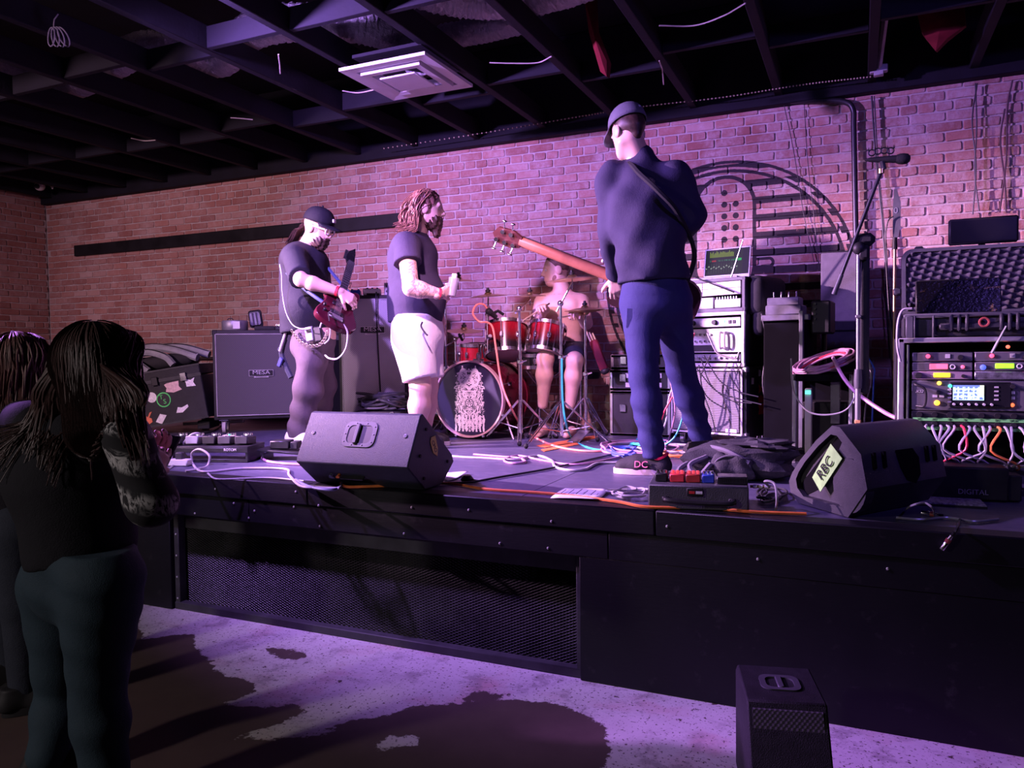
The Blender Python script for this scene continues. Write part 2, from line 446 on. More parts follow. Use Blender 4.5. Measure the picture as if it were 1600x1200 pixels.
# ---- stage
PLY = Mat('black_stage_paint', (0.02, 0.02, 0.024), 0.5, 0.0, 0.25); t = PLY
v = t.pos()
sc_ = t.noise(t.mapv(v, (5, 60, 5)), 3, 5, 0.65).step(0.60, 0.72) * 0.5
t.set('Base Color', t.mix(sc_, t.mix(t.noise(v, 3, 4), (0.006, 0.006, 0.009), (0.011, 0.011, 0.015)), (0.035, 0.034, 0.038)))
t.set('Roughness', t.noise(v, 4, 4) * 0.25 + 0.36); t.bump(t.noise(t.mapv(v, (3, 3, 12)), 9, 4), 0.15, 0.004)
DECK = Mat('scuffed_black_deck', (0.04, 0.04, 0.045), 0.42); t = DECK
v = t.pos()
scf = t.noise(t.mapv(v, (4, 22, 4)), 2.2, 7, 0.72, 0.6).step(0.52, 0.74)
t.set('Base Color', t.mix(scf, (0.070, 0.068, 0.118), (0.165, 0.155, 0.235)))
t.set('Roughness', t.noise(v, 5, 5, 0.6) * 0.3 + 0.30); t.bump(t.noise(t.mapv(v, (8, 30, 8)), 4, 4), 0.2, 0.003)
SX0, SX1 = -8.7, 2.98
stage = struct(M().box(((SX0 + SX1) / 2, (FRONT + 6.08) / 2 + 0.02, ST - 0.031), (SX1 - SX0, 6.08 - FRONT - 0.04, 0.04)).build('stage', PLY.m, smooth=False))
# deck sheets with seams, each a sheet of its own
for i, (x0, x1) in enumerate(((-8.7, -6.26), (-6.26, -3.82), (-3.82, -1.38), (-1.38, 1.06), (1.06, 2.98))):
    for (y0, y1) in ((FRONT + 0.09, 4.28), (4.28, 5.50), (5.50, 6.08)):
        M().box(((x0 + x1) / 2, (y0 + y1) / 2, ST - 0.004), (x1 - x0 - 0.003, y1 - y0 - 0.003, 0.008), bev=0.0012).build('deck_sheet', DECK.m, stage)
for x0, x1 in ((-8.7, -4.95), (-4.95, -2.51), (-2.51, -0.75), (-0.75, 1.4), (1.4, 2.98)):
    M().box(((x0 + x1) / 2, FRONT + 0.045, ST - 0.052), (x1 - x0 - 0.004, 0.105, 0.104), bev=0.005).build('nosing_board', PLY.m, stage)
for x0, x1 in ((-8.7, -4.70), (-4.70, -2.90), (-2.90, -0.95), (-0.95, 1.2), (1.2, 2.98)):
    M().box(((x0 + x1) / 2, FRONT + 0.02, 0.597), (x1 - x0 - 0.003, 0.04, 0.118), bev=0.003).build('fascia_board', PLY.m, stage)
for x0, x1 in ((-8.7, -5.9), (-5.9, -3.475), (-1.08, 0.9), (0.9, 2.98)):
    M().box(((x0 + x1) / 2, FRONT + 0.02, 0.27), (x1 - x0 - 0.003, 0.036, 0.538), bev=0.003).build('front_panel', PLY.m, stage)
GX0, GX1 = -3.475, -1.08
fr = M()
fr.box((GX0 + 0.02, FRONT + 0.05, 0.27), (0.035, 0.05, 0.54), bev=0.003).box((GX1 - 0.012, FRONT + 0.05, 0.27), (0.02, 0.05, 0.54), bev=0.003)
fr.box(((GX0 + GX1) / 2, FRONT + 0.045, 0.02), (GX1 - GX0, 0.05, 0.04), bev=0.004).box(((GX0 + GX1) / 2, FRONT + 0.085, 0.50), (GX1 - GX0, 0.03, 0.10))
fr.build('vent_frame', mat('grey_painted_wood', (0.045, 0.045, 0.05), 0.55, 0, 0.3), stage)
# expanded metal: diamond strands too fine to pick apart, one part
gm = M(); dw, dh = 0.030, 0.0135; yy = FRONT + 0.075
nxg = int((GX1 - GX0 - 0.05) / dw); nzg = int(0.47 / dh)
V, Fc = [], []
def strand(p, q, wd):
    (x0, z0), (x1, z1) = p, q; o = len(V)
    V.extend([(x0, yy - 0.003, z0 - wd), (x1, yy - 0.003, z1 - wd), (x1, yy + 0.003, z1 + wd), (x0, yy + 0.003, z0 + wd)]); Fc.append((o, o + 1, o + 2, o + 3))
for i in range(nxg):
    for j in range(nzg):
        cx = GX0 + 0.05 + i * dw; cz = 0.035 + j * dh
        for a, b in (((cx, cz + dh / 2), (cx + dw / 2, cz)), ((cx + dw / 2, cz), (cx + dw, cz + dh / 2)), ((cx, cz + dh / 2), (cx + dw / 2, cz + dh)), ((cx + dw / 2, cz + dh), (cx + dw, cz + dh / 2))):
            strand(a, b, 0.0019)
me = bpy.data.meshes.new('expanded_metal'); me.from_pydata(V, [], Fc)
stuff(link('expanded_metal', me, mat('grille_metal', (0.085, 0.085, 0.09), 0.45, 0.6, 0.2), stage))
# screw heads on the fascia
scr = M().ball((0, 0, 0), (0.006, 0.004, 0.006), 6, 4).build('screw', mat('bright_screw', (0.6, 0.6, 0.6), 0.4, 0.5, 0.1), stage)
sp = [(-3.50, 0.70), (-3.12, 0.70), (-2.58, 0.72), (-2.60, 0.64), (-2.44, 0.66), (-2.44, 0.555), (-1.9, 0.69), (-1.6, 0.70), (-1.2, 0.68), (-1.22, 0.56), (-0.7, 0.70), (-3.0, 0.63), (-3.28, 0.555), (-2.9, 0.56), (-2.86, 0.6), (-0.35, 0.6), (0.1, 0.61), (-1.95, 0.56), (-1.45, 0.56)]
for k, (x, z) in enumerate(sp):
    o = scr if k == 0 else scr.copy()
    if k: COL.objects.link(o)
    o.location = (x, FRONT - 0.008 if z > 0.655 else FRONT - 0.001, z)
for k, z in enumerate((0.42, 0.30, 0.18, 0.06)):
    o = scr.copy(); COL.objects.link(o); o.location = (GX0 + 0.02, FRONT + 0.024, z)
# the two subwoofers behind the grille
for x0, x1, lb in ((-3.27, -2.52, 'black subwoofer behind the stage grille, left of the pair'), (-2.3, -1.35, 'black subwoofer behind the stage grille, right of the pair')):
    o = thing('subwoofer', lb, 'speaker', ((x0 + x1) / 2, 3.52, 0.0), 0, 'subwoofers under the stage')
    w_ = x1 - x0
    M().box((0, 0, 0.245), (w_, 0.55, 0.45), bev=0.01).box((-w_ / 2 + 0.06, 0, 0.01), (0.06, 0.4, 0.02)).box((w_ / 2 - 0.06, 0, 0.01), (0.06, 0.4, 0.02)).build('cabinet', TOLEX(), o)
    M().box((0, -0.283, 0.245), (w_ - 0.05, 0.015, 0.40), bev=0.004).build('grille', mat('sub_grille', (0.022, 0.020, 0.021), 0.6, 0.3, 0.3, 12), o)
# ================================================================== stage gear
def smooth(pts, n=6):
    """Catmull-Rom through the points"""
    P = [Vector(p) for p in pts]; P = [P[0] * 2 - P[1]] + P + [P[-1] * 2 - P[-2]]; out = []
    for i in range(1, len(P) - 2):
        for k in range(n):
            t_ = k / n; a, b, c, d = P[i - 1], P[i], P[i + 1], P[i + 2]
            out.append(0.5 * ((2 * b) + (c - a) * t_ + (2 * a - 5 * b + 4 * c - d) * t_ ** 2 + (3 * b - a - 3 * c + d) * t_ ** 3))
    out.append(P[-2]); return out
def cable(name, label, pts, r, m, cat='cable', group=None, parent=None, n=6, seg=6):
    o = M().tube(smooth(pts, n), r, seg).build(name, m, parent)
    if parent is None: tag(o, label, cat, group)
    return o
def caster(p, loc, r=0.045, wheel=None):
    c = M().box((loc[0], loc[1], loc[2] + 2 * r + 0.012), (0.07, 0.07, 0.008)).box((loc[0] - 0.018, loc[1], loc[2] + r * 1.45), (0.004, 0.036, r * 1.25)).box((loc[0] + 0.018, loc[1], loc[2] + r * 1.45), (0.004, 0.036, r * 1.25)).build('caster', CHROME(), p)
    M().cyl((loc[0] - 0.013, loc[1], loc[2] + r), (loc[0] + 0.013, loc[1], loc[2] + r), r, n=18).build('wheel', wheel or mat('grey_rubber', (0.42, 0.40, 0.40), 0.6, 0, 0.1), c)
    return c
def corners(p, w_, d, z0, z1, m, s=0.035, y0=0.0):
    for x in (-w_ / 2, w_ / 2):
        for y in (y0, y0 + d):
            for z in (z0, z1):
                M().box((x - math.copysign(s / 2 - 0.002, x), y + (s / 2 - 0.002) * (1 if y == y0 else -1), z + (s / 2 - 0.002) * (1 if z == z0 else -1)), (s, s, s), bev=0.007).build('corner_cap', m, p)
def knobs(p, pts, r, m, axis='y', h=0.014, name='knob'):
    for (x, y, z) in pts:
        a = Vector((x, y, z)); d = Vector((0, -h, 0)) if axis == 'y' else Vector((0, 0, h))
        M().cyl(a, a + d, r, r * 0.85, 10).build(name, m, p)
def grille_mat(name, c1, c2, sc=420):
    t = Mat(name, c1, 0.75); v = t.coord(); x, y, z = t.xyz(v)
    f = ((x * sc).sin() * (z * sc).sin()).step(-0.4, 0.6)
    t.set('Base Color', t.mix(f, c1, c2)); t.bump(f, 0.4, 0.002); return t.m
GRILL = grille_mat('black_grille_cloth', (0.035, 0.034, 0.038), (0.10, 0.095, 0.105))
GRILL2 = grille_mat('silver_grille_cloth', (0.24, 0.235, 0.26), (0.42, 0.41, 0.45))
SILVER = mat('silver_badge', (0.65, 0.65, 0.66), 0.35, 0.6, 0.08)
def badge(p, x, y, z, w_=0.20):
    b = M().box((x, y, z), (w_, 0.006, w_ * 0.26), bev=0.008).build('badge', BLACK(), p)
    t_ = M()
    for zz in (-1, 1): t_.box((x, y - 0.004, z + zz * w_ * 0.125), (w_ * 0.96, 0.003, 0.003))
    for xx in (-1, 1): t_.box((x + xx * w_ * 0.48, y - 0.004, z), (0.003, 0.003, w_ * 0.25))
    t_.box((x, y - 0.004, z - w_ * 0.155), (w_ * 0.58, 0.003, w_ * 0.075))
    t_.build('badge_rim', SILVER, b)
    text('lettering', 'MESA', w_ * 0.235, SILVER, b, (x, y - 0.005, z + w_ * 0.02), (R(90), 0, 0), 0.0015, sx=1.25)
    text('lettering', 'ENGINEERING', w_ * 0.055, BLACK(), b, (x, y - 0.007, z - w_ * 0.155), (R(90), 0, 0), 0.0008, sx=1.2)

# ---- guitar cabinet on casters
def guitar_cab(name, label, loc, rz, w_, h, d, lift, gm_, badge_z, badge_x=0.0, castors=True):
    o = thing(name, label, 'amplifier', loc, rz)
    M().box((0, d / 2, lift + h / 2), (w_, d, h), bev=0.012, seg=2).build('cabinet', TOLEX(), o)
    M().box((0, -0.004, lift + h / 2), (w_ - 0.06, 0.02, h - 0.075), bev=0.004).build('grille_cloth', gm_, o)
    pp = M()
    for s_ in (-1, 1):
        pp.tube([(s_ * (w_ / 2 - 0.027), -0.012, lift + 0.03), (s_ * (w_ / 2 - 0.027), -0.012, lift + h - 0.035)], 0.005)
        pp.tube([(-w_ / 2 + 0.03, -0.012, lift + h / 2 + s_ * (h / 2 - 0.035)), (w_ / 2 - 0.03, -0.012, lift + h / 2 + s_ * (h / 2 - 0.035))], 0.005)
    pp.build('piping', mat('grey_piping', (0.32, 0.31, 0.33), 0.5), o)
    corners(o, w_, d, lift, lift + h, BLACK(), 0.045)
    badge(o, badge_x, -0.018, lift + badge_z)
    for s_ in (-1, 1):
        hm = M().box((s_ * (w_ / 2 + 0.003), d / 2, lift + h * 0.6), (0.012, 0.16, 0.11), bev=0.004).build('side_handle', BLACK(), o)
    if castors:
        for x in (-w_ / 2 + 0.07, w_ / 2 - 0.07):
            for y in (0.06, d - 0.06): caster(o, (x, y, 0), (lift - 0.016) / 2)
    return o
cab1 = guitar_cab('guitar_cabinet', 'black wheeled guitar speaker cabinet standing behind the guitarist', (-4.56, 5.00, ST), R(39), 0.76, 0.745, 0.36, 0.115, GRILL, 0.385)
cab2 = guitar_cab('bass_cabinet', 'tall grey-fronted speaker cabinet between the guitarist and the man in white shorts', (-3.555, 5.17, ST), R(30), 0.54, 1.10, 0.38, 0.02, GRILL2, 0.82, 0.0, False)
# hanging black cable down its front
cable('speaker_cable', 'black cable hanging down the front of the tall grey cabinet', [cab2.matrix_basis @ Vector(q) for q in ((0.035, 0.05, 1.135), (0.035, -0.03, 1.13), (0.035, -0.035, 1.0), (0.045, -0.03, 0.6), (0.06, -0.035, 0.25), (0.075, -0.06, 0.03))], 0.005, RUBBER())
# black tall case behind the guitarist
o = thing('amplifier_case', 'plain black upright amplifier case behind the guitarist\'s legs', 'case', (-4.05, 5.36, ST), R(34))
M().box((0, 0.16, 0.42), (0.26, 0.3, 0.80), bev=0.015).build('body', TOLEX(), o)
M().box((0, 0.006, 0.42), (0.20, 0.012, 0.70), bev=0.004).build('front_panel', mat('matte_black_panel', (0.004, 0.004, 0.005), 0.8, spec=0.06), o)
pp = M()
for s_ in (-1, 1): pp.tube([(s_ * 0.115, 0.004, 0.03), (s_ * 0.115, 0.004, 0.81)], 0.006)
pp.build('edge_strip', mat('grey_piping'), o)
for s_ in (-1, 1): M().box((s_ * 0.09, 0.16, 0.01), (0.05, 0.24, 0.02)).build('foot', RUBBER(), o)
M().box((0, 0.16, 0.835), (0.20, 0.03, 0.025), bev=0.008).build('handle', BLACK(), o)

def on(o, p): return o.matrix_basis @ Vector(p)
# things on the wheeled cabinet: metal tin, open pouch, little pedals
top = ST + 0.115 + 0.745
p = on(cab1, (-0.21, 0.12, 0)); o = thing('metal_tin', 'round grey metal tin with a paper label on the wheeled guitar cabinet', 'tin', (p.x, p.y, top), R(39))
M().lathe([(0, 0), (0.088, 0), (0.092, 0.006), (0.092, 0.075), (0.086, 0.083), (0, 0.083)], 24, Matrix.Diagonal((1.15, 1, 1, 1))).build('body', mat('grey_painted_tin', (0.24, 0.24, 0.25), 0.45, 0.5, 0.15), o)
M().box((0.02, -0.094, 0.042), (0.055, 0.004, 0.06)).build('label', mat('paper', (0.68, 0.67, 0.66), 0.8, 0, 0.08), o)
M().tube([(-0.06, 0.0, 0.083), (-0.05, 0, 0.10), (-0.02, 0, 0.10), (-0.01, 0, 0.083)], 0.004).build('handle', DARKMETAL(), o)
p = on(cab1, (0.0, 0.15, 0)); o = thing('accessory_pouch', 'small black pouch standing open on the wheeled guitar cabinet', 'pouch', (p.x, p.y, top), R(39))
M().box((0.03, 0.0, 0.018), (0.17, 0.12, 0.036), bev=0.012, seg=2).build('base', mat('black_nylon', (0.02, 0.02, 0.023), 0.75, 0, 0.3, 20, 0.4, 200), o)
lid = M().box((-0.045, 0.03, 0.10), (0.11, 0.022, 0.15), r=(R(-12), R(-8), 0), bev=0.02, seg=2).build('lid', mat('black_nylon'), o)
M().box((-0.05, 0.012, 0.10), (0.085, 0.01, 0.115), r=(R(-12), R(-8), 0), bev=0.012).build('lining', mat('grey_lining', (0.25, 0.26, 0.29), 0.7), lid)
M().box((-0.065, 0.004, 0.095), (0.012, 0.01, 0.11), r=(R(-12), R(-8), 0)).box((-0.035, 0.004, 0.10), (0.012, 0.01, 0.11), r=(R(-12), R(-8), 0)).build('strap', BLACK(), lid)
for k, xx in enumerate((0.14, 0.20)):
    p = on(cab1, (xx, 0.10, 0)); o = thing('tuner_pedal', ('small chrome-knobbed pedal nearest the open pouch on the cabinet', 'small dark pedal on the cabinet close to the guitarist\'s back')[k], 'pedal', (p.x, p.y, top), R(39), 'small pedals on the guitar cabinet')
    M().box((0, 0, 0.018), (0.05, 0.09, 0.034), bev=0.005).build('body', DARKMETAL(), o)
    knobs(o, [(-0.012, -0.02, 0.034), (0.012, -0.02, 0.034), (0, 0.02, 0.034)], 0.007, CHROME(), 'z', 0.016)
# pedals on the tall cabinet
top2 = ST + 1.12
p = on(cab2, (-0.14, 0.09, 0)); o = thing('blue_pedal', 'blue effects pedal at the left end of the tall cabinet\'s top', 'pedal', (p.x, p.y, top2), R(30))
M().box((0, 0, 0.022), (0.09, 0.12, 0.042), bev=0.006).build('body', mat('blue_enamel', (0.03, 0.06, 0.35), 0.35), o)
knobs(o, [(-0.025, 0.02, 0.042), (0.025, 0.02, 0.042)], 0.009, CHROME(), 'z')
p = on(cab2, (-0.005, 0.09, 0)); o = thing('silver_pedal', 'silver effects pedal with white front on the tall cabinet', 'pedal', (p.x, p.y, top2), R(30))
M().box((0, 0, 0.027), (0.14, 0.11, 0.052), bev=0.006).build('body', mat('white_enamel', (0.62, 0.62, 0.65), 0.4), o)
M().box((0.01, -0.056, 0.008), (0.10, 0.004, 0.016)).build('front_strip', BLACK(), o)
knobs(o, [(-0.04, 0.02, 0.052), (0.0, 0.02, 0.052), (0.04, 0.02, 0.052)], 0.010, DARKMETAL(), 'z')
p = on(cab2, (0.17, 0.09, 0)); o = thing('preamp_box', 'small white preamp box with black dials behind the hanging cable', 'preamp', (p.x, p.y, top2), R(30))
M().box((0, 0, 0.05), (0.15, 0.12, 0.10), bev=0.005).build('body', mat('white_enamel'), o)
knobs(o, [(x, -0.06, z) for x in (-0.05, -0.015, 0.02, 0.055) for z in (0.03, 0.07)], 0.011, BLACK())

# ---- long black trunk with stickers, at the left
a = Vector((-5.55, 4.40, ST + 0.004)); L = 0.74; ang = R(30)
o = thing('gear_trunk', 'black gear trunk covered in stickers, propped up at one end beside the wheeled cabinet', 'trunk', a, rot=(0, R(-9), ang))
# local x runs along the seen face, y away from it
body = M().box((L / 2, 0.24, 0.20), (L, 0.46, 0.36), bev=0.008).build('body', TOLEX(), o)
M().box((L / 2, 0.24, 0.43), (L, 0.46, 0.088), bev=0.008).build('lid', TOLEX(), o)
ed = M()
for z in (0.025, 0.38, 0.392, 0.47): ed.box((L / 2, 0.012, z), (L, 0.012, 0.014))
ed.build('edge_rail', mat('black_rail', (0.04, 0.04, 0.045), 0.4, 0.6), o)
for xx in (0.16, 0.37, 0.60): M().box((xx, 0.0, 0.385), (0.05, 0.02, 0.07), bev=0.004).build('latch', CHROME() if xx != 0.37 else BLACK(), o)
M().box((L - 0.08, 0.24, -0.04), (0.10, 0.30, 0.07), r=(0, R(9), 0), bev=0.006).build('prop_block', RUBBER(), o)
M().box((0.08, 0.2, 0.012), (0.10, 0.34, 0.020)).build('foot', RUBBER(), o)
def sticker(x, z, poly, m, nm='sticker'):
    return M().prism(poly, 0, 0.002, Matrix.Translation((x, 0.008, z)) @ Matrix.Rotation(R(90), 4, 'X')).build(nm, m, o)
circ = lambda r, n=16: [(r * math.cos(2 * math.pi * k / n), r * 1.08 * math.sin(2 * math.pi * k / n)) for k in range(n)]
SW = mat('white_sticker', (0.85, 0.84, 0.85), 0.5, 0, 0.25, 60)
SG = mat('green_sticker', (0.10, 0.75, 0.16), 0.5, 0, 0.15)
SP = mat('pale_pink_sticker', (0.72, 0.52, 0.50), 0.5, 0, 0.2, 60)
SO = mat('orange_sticker', (0.75, 0.20, 0.10), 0.5, 0, 0.2)
sticker(0.41, 0.225, circ(0.058), SG); 
M().prism(circ(0.049), 0, 0.002, Matrix.Translation((0.41, 0.0065, 0.225)) @ Matrix.Rotation(R(90), 4, 'X')).build('sticker_disc', BLACK(), o)
text('sticker_letter', 'T', 0.05, SG, o, (0.395, 0.003, 0.247), (R(90), 0, 0)); text('sticker_letter', 'S', 0.055, SG, o, (0.418, 0.003, 0.208), (R(90), 0, 0))
sticker(0.50, 0.315, [(-0.06, -0.03), (0.0, -0.045), (0.07, -0.03), (0.05, 0.0), (0.055, 0.045), (-0.04, 0.04), (-0.065, 0.03), (-0.05, 0.0)], SP)
sticker(0.64, 0.33, [(-0.03, -0.03), (0.045, -0.035), (0.03, 0.0), (0.045, 0.035), (0.01, 0.02), (-0.04, 0.035), (-0.03, 0.0)], SW)
sticker(0.32, 0.26, circ(0.04), SW); sticker(0.22, 0.24, circ(0.042), SW)
sticker(0.54, 0.125, [(-0.05, -0.025), (0.0, -0.03), (0.055, 0.01), (0.05, 0.03), (0.0, 0.012), (-0.03, 0.02)], SW)
sticker(0.36, 0.075, [(-0.045, -0.02), (0.0, -0.045), (0.05, 0.02), (0.0, 0.04)], SW)
sticker(0.26, 0.09, [(-0.01, -0.05), (0.03, -0.03), (0.028, 0.0), (0.01, 0.01), (0.04, 0.055), (0.02, 0.05), (0.0, 0.015), (-0.015, 0.03), (-0.05, 0.05), (-0.02, 0.0), (-0.03, -0.03)], SO)
trunk = o
# grey strap bundle / bag on the trunk
p = on(trunk, (0.36, 0.22, 0.478)); o = thing('gig_bag', 'grey and black gig bag with padded straps heaped on the trunk', 'bag', p, rot=(0, R(-9), ang))
M().box((0.03, 0.02, 0.062), (0.56, 0.26, 0.12), bev=0.05, seg=3).build('body', mat('black_nylon'), o)
GS = mat('grey_padded_strap', (0.30, 0.31, 0.33), 0.8, 0, 0.15, 20, 0.3, 150)
for (pts, wd) in ((((-0.30, -0.13, 0.02), (-0.25, -0.10, 0.14), (-0.05, -0.04, 0.20), (0.15, -0.06, 0.15), (0.35, -0.1, 0.05)), 0.035), (((-0.26, -0.14, 0.0), (-0.20, -0.13, 0.10), (-0.06, -0.11, 0.16), (0.10, -0.14, 0.10), (0.16, -0.15, 0.02)), 0.03), (((-0.16, -0.15, 0.11), (-0.10, -0.16, 0.06), (-0.04, -0.17, 0.0)), 0.03), (((-0.05, 0.02, 0.19), (0.2, 0.02, 0.16), (0.42, 0.0, 0.06)), 0.035)):
    mm = M().tube(smooth(pts, 5), wd, 8); ob = mm.build('strap', GS, o)
    M().tube([Vector(q) + Vector((0, -0.012, wd * 0.8)) for q in smooth(pts, 5)], 0.008, 5).build('strap_edge', BLACK(), ob)
# folded metal stand lying between trunk and cabinet
p = at(352, 662, Y=5.15); o = thing('folded_stand', 'folded silver metal stand lying behind the wheeled cabinet', 'stand', (p.x, p.y, ST), R(10))
for z in (0.055, 0.125): M().box((-0.12, 0, z), (0.62, 0.03, 0.03), r=(0, R(-3), 0), bev=0.005).build('bar', STEEL(), o)
M().box((-0.2, -0.005, 0.075), (0.05, 0.06, 0.15), bev=0.01).build('clamp', CHROME(), o)

# ---- left wedge monitor
prof = [(3.113, 0.004), (2.962, 0.128), (2.970, 0.150), (3.085, 0.358), (3.105, 0.366), (3.381, 0.140), (3.40, 0.10), (3.279, 0.004)]
YZX = Matrix(((0, 0, 1, 0), (1, 0, 0, 0), (0, 1, 0, 0), (0, 0, 0, 1)))
o = thing('stage_monitor', 'black wedge stage monitor with yellow tape on its side, centre of the stage edge', 'speaker', (0, 0, ST))
SPK = mat('textured_speaker_paint', (0.036, 0.039, 0.056), 0.55, 0, 0.2, 30, 0.5, 320)
body = M().prism(prof, -2.50, -1.862, YZX).build('cabinet', SPK, o, bevel=0.006)
# frame of the sloping back face: u along x, v up the slope
e0 = Vector((0, 2.970, 0.150)); e1 = Vector((0, 3.085, 0.358)); vdir = (e1 - e0).normalized(); nrm = Vector((0, -vdir.z, vdir.y))
FM = Matrix(((1, 0, 0, -2.18), (0, vdir.y, nrm.y, 0), (0, vdir.z, nrm.z, 0), (0, 0, 0, 1))); FM.translation = Vector((-2.17, (e0.y + e1.y) / 2, (e0.z + e1.z) / 2)) + Vector((0, vdir.y, vdir.z)) * 0.012
def rrect(w_, h, r, n=5, dx=0, dy=0):
    out = []
    for (cx, cy, a0) in ((w_ / 2 - r, h / 2 - r, 0), (-w_ / 2 + r, h / 2 - r, 90), (-w_ / 2 + r, -h / 2 + r, 180), (w_ / 2 - r, -h / 2 + r, 270)):
        for k in range(n + 1):
            a = R(a0 + 90 * k / n); out.append((cx + r * math.cos(a) + dx, cy + r * math.sin(a) + dy))
    return out
def ringplate(mm, outer, inner, z, h, mtx):
    n = len(outer); A = [mm.bm.verts.new(mtx @ Vector((x, y, z + h))) for x, y in outer]; B_ = [mm.bm.verts.new(mtx @ Vector((x, y, z + h))) for x, y in inner]
    C_ = [mm.bm.verts.new(mtx @ Vector((x, y, z))) for x, y in outer]; D = [mm.bm.verts.new(mtx @ Vector((x, y, z - 0.002))) for x, y in inner]
    for k in range(n):
        q = (k + 1) % n
        mm.bm.faces.new((A[k], A[q], B_[q], B_[k])); mm.bm.faces.new((C_[k], C_[q], A[q], A[k])); mm.bm.faces.new((B_[k], B_[q], D[q], D[k]))
    return mm
hp = ringplate(M(), rrect(0.185, 0.13, 0.035), rrect(0.140, 0.092, 0.026), -0.001, 0.006, FM).build('handle_plate', mat('grey_moulding', (0.075, 0.075, 0.085), 0.4), o)
M().prism(rrect(0.138, 0.090, 0.025), 0.0005, 0.002, FM).build('handle_cup', mat('dark_cup', (0.022, 0.022, 0.026), 0.5), hp)
M().box((-0.012, 0, 0.008), (0.026, 0.105, 0.018), bev=0.006, mtx=FM).build('grip_bar', mat('grey_moulding'), hp)
for (u, v_) in ((-0.275, 0.0), (0.255, 0.0)): M().lathe([(0.010, 0), (0.010, 0.003), (0.005, 0.004), (0, 0.002)], 12, FM @ Matrix.Translation((u, v_, 0))).build('bolt', DARKMETAL(), o)
for k in range(10):
    a = 2 * math.pi * k / 10; M().lathe([(0.003, 0), (0.003, 0.0075), (0, 0.0085)], 6, FM @ Matrix.Translation((0.081 * math.copysign(min(1, abs(math.cos(a)) * 1.2), math.cos(a)), 0.056 * math.copysign(min(1, abs(math.sin(a)) * 1.2), math.sin(a)), 0))).build('screw', DARKMETAL(), hp)
YT = mat('yellow_tape', (0.72, 0.62, 0.10), 0.55, 0, 0.12, 30)
tp = M().prism([(-0.028, 0.042), (0.012, 0.047), (0.034, -0.018), (0.028, -0.055), (-0.012, -0.035), (-0.036, 0.02)], 0, 0.002, Matrix.Translation((-1.861, 3.20, 0.205)) @ Matrix(((0, 0, 1, 0), (1, 0, 0, 0), (0, 1, 0, 0), (0, 0, 0, 1)))).build('tape', YT, o)
text('tape_writing', 'CMO', 0.030, BLACK(), tp, (-1.8585, 3.20, 0.20), (R(90), R(58), R(90)), 0.0006)
for (yy_, zz_) in ((3.07, 0.17), (3.10, 0.06), (3.33, 0.11), (3.13, 0.29)): M().cyl((-1.864, yy_, zz_), (-1.856, yy_, zz_), 0.008, n=8).build('rubber_insert', RUBBER(), o)
# connector plate and plugs under the lower face
for (x, m_) in ((-2.30, mat('orange_rubber', (0.85, 0.22, 0.06), 0.5)), (-2.345, mat('blue_grey_rubber', (0.22, 0.24, 0.34), 0.5))):
    M().cyl((x, 3.06, 0.075), (x + 0.005, 3.02, 0.055), 0.010, 0.008, 10).build('plug', m_, o)
M().box((-2.22, 3.045, 0.062), (0.13, 0.006, 0.05), r=(R(-51), 0, 0)).build('input_plate', DARKMETAL(), o)

# ---- right wedge monitor with slotted end and yellow tape
A_ = Vector((-0.033, 3.172)); dd = Vector((-0.6473, 0.7622)); ax = Vector((0.294, 0.427))
pr = [(0, 0.004), (0.30, 0.004), (0.35, 0.04), (0.362, 0.085), (0.34, 0.125), (0.289, 0.185), (0.188, 0.278), (0.093, 0.347), (0.049, 0.345), (-0.066, 0.254), (-0.10, 0.128)]
o = thing('stage_monitor', 'black wedge stage monitor with yellow tape in its slotted end, right stage edge', 'speaker', (A_.x, A_.y, ST))
def W2(s_, z, q): return Vector((dd.x * s_ + ax.x * q, dd.y * s_ + ax.y * q, z))
mm = M()
ring = [[mm.bm.verts.new(W2(s_, z, q)) for s_, z in pr] for q in (0.0, 1.0)]
cs, cz = 0.13, 0.17
ins = [(cs + (s_ - cs) * 0.80, cz + (z - cz) * 0.80) for s_, z in pr]
ring.insert(0, [mm.bm.verts.new(W2(s_, z, 0.0)) for s_, z in ins]); ring.insert(0, [mm.bm.verts.new(W2(s_, z, 0.06)) for s_, z in ins])
for a, b in zip(ring, ring[1:]):
    for j in range(len(pr)): mm.bm.faces.new((a[j], a[(j + 1) % len(pr)], b[(j + 1) % len(pr)], b[j]))
mm.bm.faces.new(ring[0]); mm.bm.faces.new(list(reversed(ring[-1])))
SPK2 = mat('grey_moulded_speaker', (0.055, 0.055, 0.065), 0.5, 0, 0.15, 25, 0.3, 300)
mm.build('cabinet', SPK2, o)
fe = M()   # moulded end: fillet plate, round boss, dark slot
fe.bm.faces.new([fe.bm.verts.new(W2(s_, z, 0.03)) for s_, z in ((-0.075, 0.13), (-0.045, 0.235), (0.04, 0.30), (0.10, 0.20), (0.03, 0.02))])
fe.build('end_moulding', SPK2, o, smooth=False)
bs = M(); n_ = 22
c_ = [W2(0.0 + 0.105 * math.cos(2 * math.pi * k / n_) * 0.86, 0.125 + 0.105 * math.sin(2 * math.pi * k / n_), 0.01) for k in range(n_)]
d_ = [q + Vector((ax.x, ax.y, 0)) * 0.10 for q in c_]
cv = [bs.bm.verts.new(q) for q in c_]; dv = [bs.bm.verts.new(q) for q in d_]
for k in range(n_): bs.bm.faces.new((cv[k], cv[(k + 1) % n_], dv[(k + 1) % n_], dv[k]))
bs.bm.faces.new(cv); bs.build('round_boss', SPK2, o)
M().poly([W2(s_, z, 0.055) for s_, z in ((0.29, 0.03), (0.32, 0.07), (0.09, 0.30), (0.06, 0.29), (0.09, 0.20), (0.15, 0.10))]).build('dark_slot', mat('matte_black_panel'), o, smooth=False)
tp = M()
